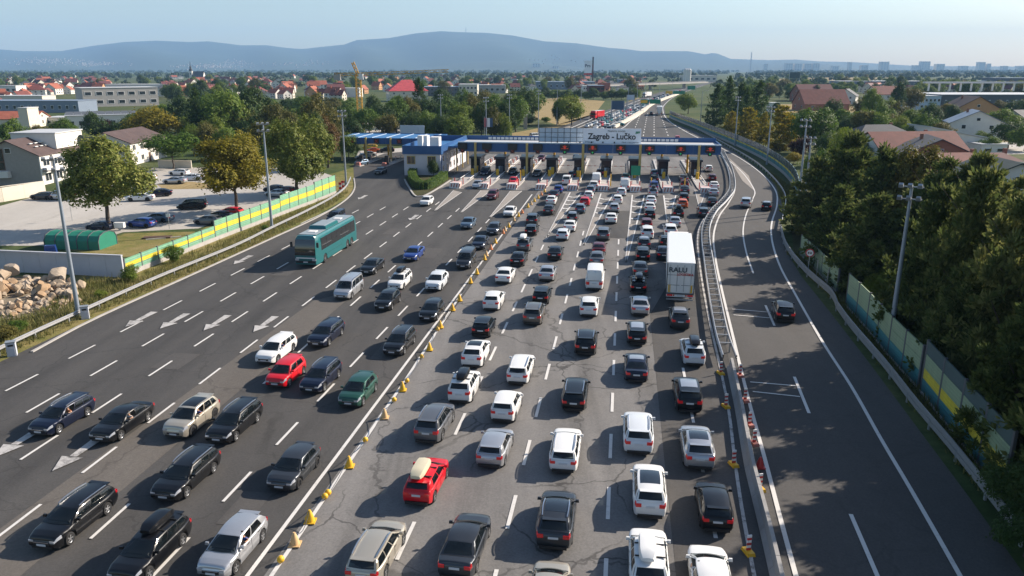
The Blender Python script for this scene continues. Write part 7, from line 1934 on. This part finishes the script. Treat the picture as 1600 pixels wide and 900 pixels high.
# parked cars left
for x, y, kind, pt, a, lb in ((67, 306, 'hatch', 'dgrey', 84, "dark parked hatchback before the cream boundary wall"), (96, 305, 'mpv', 'silver', 80, "silver parked minivan behind the lamp mast"), (228, 276, 'suv', 'white', 70, "white parked SUV beside the large lime tree crown"), (280, 269, 'estate', 'white', 75, "white parked estate at the back of the lot, farthest right"), (273, 282, 'sedan', 'silver', 85, "silver white sedan on the small parking island"), (299, 277, 'sedan', 'pearl', 100, "white sedan with blue tint behind the yellowing tree"), (300, 319, 'mpv', 'black', 100, "black parked minivan in the middle of the gravel lot"), (219, 308, 'sedan', 'white', 100, "white parked sedan half behind the lime tree"), (249, 301, 'sedan', 'navy', 105, "navy parked sedan right of the lime tree"),
    (221, 348, 'hatch', 'blue', 78, "blue parked hatchback at the grass edge"), (247, 340, 'sedan', 'steel', 80, "steel blue parked sedan behind the blue hatchback"), (325, 344, 'hatch', 'grey', 80, "grey parked hatchback behind the noise fence"), (343, 337, 'sedan', 'navy', 80, "dark parked sedan between the grey and the red car"), (360, 331, 'hatch', 'red', 80, "red parked hatchback under the yellowing tree"), (433, 302, 'sedan', 'silver', 75, "silver parked car behind the fence under the lamp mast"), (428, 295, 'hatch', 'navy', 75, "dark parked car behind the silver one at the fence"), (446, 297, 'hatch', 'maroon', 75, "dark red parked car at the trunk of the rounded tree"), (157, 353, 'hatch', 'navy', 80, "dark blue covered car beside the green tent"), (208, 300, 'hatch', 'dgrey', 70, "dark parked hatchback glimpsed through the lime tree"),
    (575, 241, 'sedan', 'white', 110, "white parked car in the service yard nearest the side canopy column"), (567, 245, 'hatch', 'silver', 110, "silver parked hatchback at the left of the service yard"), (582, 235, 'sedan', 'orange', 105, "orange parked car under the side canopy"), (578, 229, 'estate', 'yellow', 100, "yellow parked car behind the orange one"), (604, 234, 'suv', 'black', 100, "black parked car right of the orange one"), (565, 254, 'hatch', 'steel', 150, "pale blue parked car at the kerb near the side canopy")):
    car(kind, pt, at_car(x, y, kind), R(a), lb, None, 1, '')
cv = [o for o in bpy.data.objects if o.get("label", "").startswith("dark blue covered")][0]
for c in list(cv.children):
    if c.name.startswith(("windows", "wheel", "head", "tail", "number")): bpy.data.objects.remove(c)

# the dense queue beyond the gates
rq = random.Random(4); WHT = ['white', 'white', 'silver', 'pearl', 'grey', 'black', 'navy', 'dgrey', 'steel', 'red', 'white', 'silver', 'black', 'teal']
lanes = [((917, 200), (990, 167)), ((930, 202), (998, 167)), ((940, 206), (1006, 166.5)), ((951, 205), (1013, 166))]
nq = 0
for li, (a, c) in enumerate(lanes):
    A, C_ = G(*a), G(*c); L = (C_ - A).length; d = (C_ - A).normalized(); s_ = rq.uniform(0, 3); ang = math.atan2(-d.x, d.y) + math.pi
    while s_ < L:
        p = A + d * s_; p.z = Z3 + .03; k = rq.choice(('hatch', 'sedan', 'suv', 'estate', 'hatch', 'mpv')); pt = rq.choice(WHT)
        car(k, pt, p, ang, f"small {CNAME[pt]} {KIND[k][0]} in the dense queue beyond the toll gates", "cars queuing beyond the toll gates", 2, ''); nq += 1
        s_ += rq.uniform(6.0, 8.5)
lanes = [((1003, 163), (1056, 143.5)), ((1012, 162.5), (1062, 143.5)), ((1020, 160), (1066, 143.3))]
for li, (a, c) in enumerate(lanes):
    A, C_ = G(*a), G(*c); L = (C_ - A).length; d = (C_ - A).normalized(); s_ = rq.uniform(0, 3); ang = math.atan2(-d.x, d.y) + math.pi
    while s_ < L:
        p = A + d * s_; p.z = Z3 + .03; k = rq.choice(('hatch', 'sedan', 'suv', 'estate', 'van')); pt = rq.choice(WHT)
        car(k, pt, p, ang, f"tiny {CNAME[pt]} {KIND[k][0]} in the far tail of the queue", "cars in the far tail of the queue", 2, ''); nq += 1
        s_ += rq.uniform(8.0, 14)

# drivers leaning an arm out of the open window
M_SKIN = mat("skin", (0.40, 0.22, 0.14), .6); M_HAIR = mat("dark_hair", (0.02, 0.014, 0.01), .7)
SHIRT = {'orange': mat("orange_shirt", (.50, .14, .05), .85), 'blue': mat("blue_shirt", (.04, .10, .35), .85), 'white': mat("white_shirt", (.6, .6, .6), .85), 'dark': mat("dark_shirt", (.03, .03, .04), .85)}
def person_mesh(inside=False):
    J = [((0, 0, 0), .16), ((0, -.03, .22), .15), ((0, -.03, .42), .145), ((0, 0, .54), .06), ((0, .02, .66), .095), ((0, .02, .76), .085), ((-.17, 0, .45), .065), ((-.36, .05, .40), .048), ((-.33, .27, .43), .036), ((-.30, .34, .44), .03), ((.17, 0, .45), .065), ((.22, .16, .25), .048), ((.08, .36, .30), .036)]
    if inside: J[7:10] = [((-.24, .14, .25), .048), ((-.10, .36, .30), .036), ((-.07, .41, .32), .03)]
    E = [(0, 1), (1, 2), (2, 3), (3, 4), (4, 5), (2, 6), (6, 7), (7, 8), (8, 9), (2, 10), (10, 11), (11, 12)]
    me = bpy.data.meshes.new("person"); me.from_pydata([j[0] for j in J], E, []); ob = bpy.data.objects.new("tmp", me); COL.objects.link(ob)
    sk = ob.modifiers.new("skin", 'SKIN'); ob.modifiers.new("sub", 'SUBSURF').levels = 1
    for i, (_, r_) in enumerate(J): me.skin_vertices[0].data[i].radius = (r_, r_)
    me.skin_vertices[0].data[0].use_root = True
    bpy.context.view_layer.update(); out = bpy.data.meshes.new_from_object(ob.evaluated_get(bpy.context.evaluated_depsgraph_get())); bpy.data.objects.remove(ob)
    out.name = "person"; out.materials.clear(); out.materials.append(M_SKIN); out.materials.append(SHIRT['dark'])
    for p in out.polygons:
        c = p.center; p.material_index = 1 if c.z < .50 and not (c.x < -.24 and c.y > .03) else 0
        p.use_smooth = True
    return out
PMESH = person_mesh(); PMESH2 = person_mesh(True)
HAIRM = MB().lathe([(.0, .80), (.085, .77), (.108, .70), (.10, .63)], 12, (0, 0, .055)).mesh("hair", M_HAIR, smooth=80)
def driver(carlabel, shirt, label):
    c = [o for o in bpy.data.objects if o.get("label") == carlabel][0]; bpy.context.view_layer.update()
    kind = [k for k, v in KIND.items() if c.name.startswith(v[1])][0]; s = CARS[kind]['shape']; q = s.side(.24, .05)
    arm = ' arm' in label or 'window' in label
    p = c.matrix_world @ Vector((-(q.x - .29) if arm else -.36, s.cab[1][0] - .30, q.z - (.37 if arm else .45)))
    o = link("person", PMESH if arm else PMESH2, None, p, c.rotation_euler.z); o.scale = (.86,) * 3; o.material_slots[1].link = 'OBJECT'; o.material_slots[1].material = SHIRT[shirt]
    tag(o, label, "person"); link("hair", HAIRM, o)
    if arm:
        w = [k for k in c.children if k.name.startswith("side_window")]
        w.sort(key=lambda k: int(k.name.split('.')[1]) if '.' in k.name else 0); bpy.data.objects.remove(w[0])
for a in (("navy estate car farthest left, driving down the plaza", 'orange', "driver in an orange shirt resting an arm on the window of the leftmost navy estate"),
          ("black sedan right of the leftmost navy estate", 'white', "driver in a pale shirt with an arm out of the black sedan"),
          ("beige SUV with a black roof and dark wheels", 'blue', "driver in a blue shirt at the open window of the beige SUV"),
          ("silver hatchback at the bottom edge left of the cones", 'blue', "driver in a blue shirt at the window of the silver hatchback by the cones"),
          ("white estate above the red hatchback, facing the camera", 'blue', "driver in blue at the window of the white estate above the red hatchback"),
          ("white sedan, nearest car of the truck's queue", 'white', "driver with a bare arm out of the white sedan at the bottom edge")):
    driver(*a)
for k, (cl, sh) in enumerate((("black estate with roof rails right of the beige SUV", 'white'), ("black estate below the beige SUV, bright front grille", 'dark'), ("plum black estate with chrome window line at the lower left", 'white'), ("dark grey hatchback alone beside the cones", 'white'), ("bright red hatchback between the white estate and a navy estate", 'dark'), ("navy estate right of the bright red hatchback", 'blue'), ("dark green hatchback right of the navy estate", 'white'), ("navy car above the red hatchback and right of the white estate", 'orange'), ("silver minivan facing the camera left of the black hatchbacks", 'dark'), ("black estate with a black roof box at the bottom edge", 'orange'))):
    driver(cl, sh, f"driver in a {'pale' if sh == 'white' else sh} shirt inside {cl.split(',')[0].split(' right of')[0].split(' below')[0].split(' between')[0].split(' above')[0].split(' with chrome')[0].split(' left of')[0].split(' at the')[0]}")

# articulated lorry
def lorry(pos, rz, label, name="box_lorry", L=13.6, Wd=2.5, H=4.0, letters=True, lod=0, boxm=None, cat="truck"):
    o = empty(name, pos, rz); tag(o, label, cat); zf = 1.15; bm_ = boxm or M_WHITEP
    b = MB(); b.box((0, 0, (zf + H) / 2), (Wd, L, H - zf)); tr = b.build("trailer_box", bm_, o)
    MB().box((0, 0, H + .012), (Wd - .16, L - .16, .024)).build("roof_sheet", MATS["white_car_paint"], o)
    y0 = -L / 2
    for k in range(2):
        d_ = MB().box((-Wd / 4 + k * Wd / 2 + (.012 if k else -.012), y0 - .02, (zf + H) / 2 + .02), (Wd / 2 - .09, .04, H - zf - .22)).build("rear_door", bm_, o)
        for x in (-.33, .30): MB().bar((-Wd / 4 + k * Wd / 2 + x, y0 - .06, zf + .15), (-Wd / 4 + k * Wd / 2 + x, y0 - .06, H - .2), .045).build("locking_rod", M_STEEL, d_)
        for z_ in (zf + .75, zf + 1.7): MB().box((-Wd / 4 + k * Wd / 2, y0 - .05, z_), (Wd / 2 - .14, .02, .035)).build("hinge_strip", M_DGREY, d_)
    for s in (-1, 1):
        MB().box((s * (Wd / 2 - .02), y0 - .03, (zf + H) / 2), (.08, .10, H - zf)).build("corner_frame", M_DGREY, o)
        MB().box((s * (Wd / 2 - .27), y0 - .055, zf + .42), (.20, .03, .72)).build("reflector_panel", M_YEL, o)
        t = MB().box((s * .92, y0 - .02, .92), (.50, .08, .16)).build("tail_light", M_TAIL, o)
        MB().box((s * .55, y0 - .015, .92), (.12, .07, .14)).build("indicator", PAINT['orange'], t)
    MB().box((0, y0 - .01, 1.09), (Wd, .14, .14)).build("rear_sill", M_DGREY, o)
    MB().box((0, y0 + .02, .90), (Wd - .06, .10, .26)).build("light_bar", M_WHITEP, o)
    MB().box((0, y0 - .05, .92), (.52, .04, .14)).build("number_plate", M_PLATE, o)
    MB().box((0, y0 + .1, .52), (Wd - .1, .12, .16)).build("underrun_bar", M_STEEL, o)
    MB().box((0, 0, 1.0), (1.0, L - .6, .22)).build("chassis", M_BLACK, o)
    wm = MB().lathe([(.18, -.15), (.48, -.15), (.51, -.11), (.51, .11), (.48, .15), (.18, .15)], 18, (0, 0, 0), 'X').mesh("wheel", M_TYRE, smooth=35); rm = MB().lathe([(0, .10), (.28, .12), (.30, .155)], 14, (0, 0, 0), 'X').mesh("rim", M_RIM, smooth=35)
    cy = L / 2 + 1.6
    for y in (y0 + 2.2, y0 + 3.5, y0 + 4.8, L / 2 - 1.0, cy + .9):
        for s in (-1, 1):
            w = link("wheel", wm, o, (s * (Wd / 2 - .2), y, .51), 0 if s > 0 else math.pi); link("rim", rm, w)
    cab = MB(); cab.box((0, cy, 1.9), (2.45, 2.2, 2.3), top=.97); cab.box((0, cy - .2, 3.35), (2.35, 1.7, .7), top=.85); cb = cab.build("cab", bm_, o)
    MB().box((0, cy + 1.09, 2.35), (2.2, .06, .95)).build("windscreen", M_DARKGLASS, o)
    for s in (-1, 1):
        MB().box((s * 1.215, cy + .35, 2.3), (.05, 1.0, .75)).build("side_window", M_DARKGLASS, o); MB().box((s * 1.42, cy + .95, 2.35), (.18, .12, .6)).build("mirror", M_TRIM, o)
        MB().box((s * .85, cy + 1.1, 1.05), (.45, .06, .22)).build("headlight", M_HEAD, o)
    MB().box((0, cy + 1.1, 1.35), (1.9, .05, .4)).build("grille", M_TRIM, o)
    if letters:
        rt = (math.pi / 2, 0, 0); dg = MATS.get("lorry_ink") or mat("lorry_ink", (0.075, 0.09, 0.11), .5)
        text("lettering", "RALU", .62, dg, o, (-.28, y0 - .085, 3.33), rt, bold=.02, xs=1.08)
        text("lettering", "LOGISTIKA", .30, M_REDP, o, (.38, y0 - .085, 2.92), rt, bold=.008)
    return o
p = G(1061, 478); q = RY
lorry(Vector((p.x, p.y, ZC)) + Vector((math.sin(R(11)), math.cos(R(11)), 0)) * 6.9, -R(11.0), "large white box trailer lorry lettered RALU LOGISTIKA on its doors")
far = G(1031, 181); lorry(Vector((far.x, far.y, Z3 + .02)) + RY * 7, -TH - R(2), "white lorry driving away on the free motorway lanes", "distant_lorry", letters=False)
p = G(935, 186); o = lorry(Vector((p.x, p.y, Z3 + .02)), math.pi - R(28), "red cabbed lorry at the head of the distant queue", "red_lorry", L=8, H=3.6, letters=False, boxm=PAINT['red'])
p = G(1012, 152); lorry(Vector((p.x, p.y, Z3 + .02)), math.pi - R(34), "white lorry standing in the far queue left of the gantry", "queue_lorry", L=9, letters=False)

# turquoise coach
def coach(pos, rz, label):
    o = empty("coach", pos, rz); tag(o, label, "bus"); L, Wd, H = 13.4, 2.55, 3.45; hl = L / 2
    M_TQ = mat("coach_turquoise", (0.006, 0.115, 0.125), .3, coat=.6); M_RF = mat("coach_roof", (0.26, 0.30, 0.32), .4, var=.06)
    b = MB(); rows = []
    axles = (hl - 2.55, -hl + 3.6, -hl + 2.2)
    ys = sorted(set(np.linspace(-hl, hl, 24)) | {a + d for a in axles for d in np.linspace(-.6, .6, 9)})
    for y in ys:
        e = max(0, (abs(y) - hl + .5) / .5) ** 2; w = Wd / 2 - .10 * e; zb_ = .32
        for a in axles:
            d = abs(y - a)
            if d < .6: zb_ = max(zb_, .48 + math.sqrt(.36 - d * d))
        sg = -1 if y > 0 else 1
        pr = [(w, zb_, .06), (w, 1.2, 0), (w, 1.55, 0), (w - .02, 2.4, .10), (w - .07, 3.15, .30), (w - .22, 3.40, .40), (w * .5, H, .42), (0, H + .02, .42)]
        pr = [(x, y + sg * e * k, z) for x, z, k in pr]; rows.append([(-x, yy, z) for x, yy, z in pr] + pr[-2::-1])
    b.grid(rows)
    for row, fl_ in ((rows[0], 1), (rows[-1], 0)):
        n = len(row); m = n // 2; b.grid([[row[i], row[n - 1 - i]] if fl_ else [row[n - 1 - i], row[i]] for i in range(m)] + [[row[m], row[m]]])
    b.build("body", M_TQ, o, smooth=40, fix=True)
    MB().box((0, -.1, H + .03), (2.0, L - 1.6, .05)).build("roof_panel", M_RF, o)
    ac = MB().box((0, .9, H + .22), (2.05, 4.0, .36), top=.92).build("roof_pod", M_TQ, o); MB().box((0, .9, H + .42), (1.5, 3.4, .05)).build("pod_grille", M_RF, ac)
    for y in (-3.6, 4.2): MB().box((0, y, H + .08), (.9, .8, .08)).build("roof_hatch", M_WHITEP, o)
    for s in (-1, 1):
        for k in range(7):
            y0 = hl - 1.55 - k * 1.58
            x = s * (Wd / 2 + .002); t = s * (Wd / 2 - .052)
            f = MB(); q = [(x - s * .012, y0 - 1.54, 1.62), (x - s * .012, y0, 1.62), (t, y0, 2.98), (t, y0 - 1.54, 2.98)]
            f.box((s * (Wd / 2 - .024), y0 - .77, 2.29), (.05, 1.54, 1.36)); f.build("side_window", M_DARKGLASS, o)
        MB().box((s * (Wd / 2 + .22), hl + .05, 2.55), (.22, .16, .55)).build("mirror", M_TRIM, o)
        MB().box((s * .98, hl - .01, .86), (.42, .08, .22)).build("headlight", M_HEAD, o)
        MB().box((s * 1.0, -hl + .02, 1.1), (.25, .08, .5)).build("tail_light", M_TAIL, o)
        for k in range(2): MB().box((s * (Wd / 2 + .004), hl - 4.4 - k * 2.4, .95), (.012, 2.2, .02)).build("locker_seam", M_TRIM, o)
    b = MB(); b.grid([[(u * (Wd / 2 - .09 - .05 * v), hl + .03 - float(np.interp(1.35 + 1.72 * v, [1.55, 2.4, 3.15], [0, .10, .30])), 1.35 + 1.72 * v) for u in np.linspace(-1, 1, 7)] for v in np.linspace(0, 1, 6)][::-1]); b.build("windscreen", M_DARKGLASS, o, smooth=60)
    MB().box((0, hl - .02, 1.05), (2.1, .10, .12)).build("bumper_trim", M_WHITEP, o); MB().box((0, hl - .0, .62), (2.2, .08, .26)).build("bumper", M_BLACK, o)
    MB().box((0, hl + .045, .60), (.52, .02, .12)).build("number_plate", M_PLATE, o)
    MB().box((0, -hl - .0, 2.5), (2.0, .08, .9)).build("rear_window", M_DARKGLASS, o)
    wm = MB().lathe([(.18, -.15), (.46, -.15), (.50, -.11), (.50, .11), (.46, .15), (.18, .15)], 18, (0, 0, 0), 'X').mesh("wheel", M_TYRE, smooth=35); rm = MB().lathe([(0, .10), (.28, .12), (.30, .155)], 14, (0, 0, 0), 'X').mesh("rim", M_RIM, smooth=35)
    for y in axles:
        for s in (-1, 1): w = link("wheel", wm, o, (s * (Wd / 2 - .17), y, .5), 0 if s > 0 else math.pi); link("rim", rm, w)
    MB().box((0, 0, .7), (2.1, L - 1, .6)).build("underbody", M_BLACK, o)
    return o
p = G(474, 417); coach(Vector((p.x, p.y, ZC)) + RY * 6.3 + RX * .5, -TH + math.pi, "turquoise coach with a grey roof and a long row of dark windows")

# ------------------------------------------------------------------ the haze over the plain
hz = MB().box((0, 5300, 265), (22000, 11000, 536)).build("haze", [bpy.data.materials.new("haze")])
m = hz.data.materials[0]; m.use_nodes = True; t = m.node_tree; t.nodes.clear()
out = t.nodes.new("ShaderNodeOutputMaterial"); pv = t.nodes.new("ShaderNodeVolumePrincipled")
pv.inputs["Color"].default_value = (0.36, 0.63, 1.0, 1); pv.inputs["Density"].default_value = 0.000092; pv.inputs["Anisotropy"].default_value = 0.0
t.links.new(pv.outputs[0], out.inputs["Volume"]); hz["kind"] = 'stuff'
for k, v in LABELS.items():
    if v > 1: print("DUP LABEL", v, k)
    if not 4 <= len(k.split()) <= 16: print("LABEL LENGTH", len(k.split()), k)
print("objects", len(bpy.data.objects), "trees", TCOUNT, "queue", nq, "tris", sum(len(m_.polygons) for m_ in bpy.data.meshes) * 2)
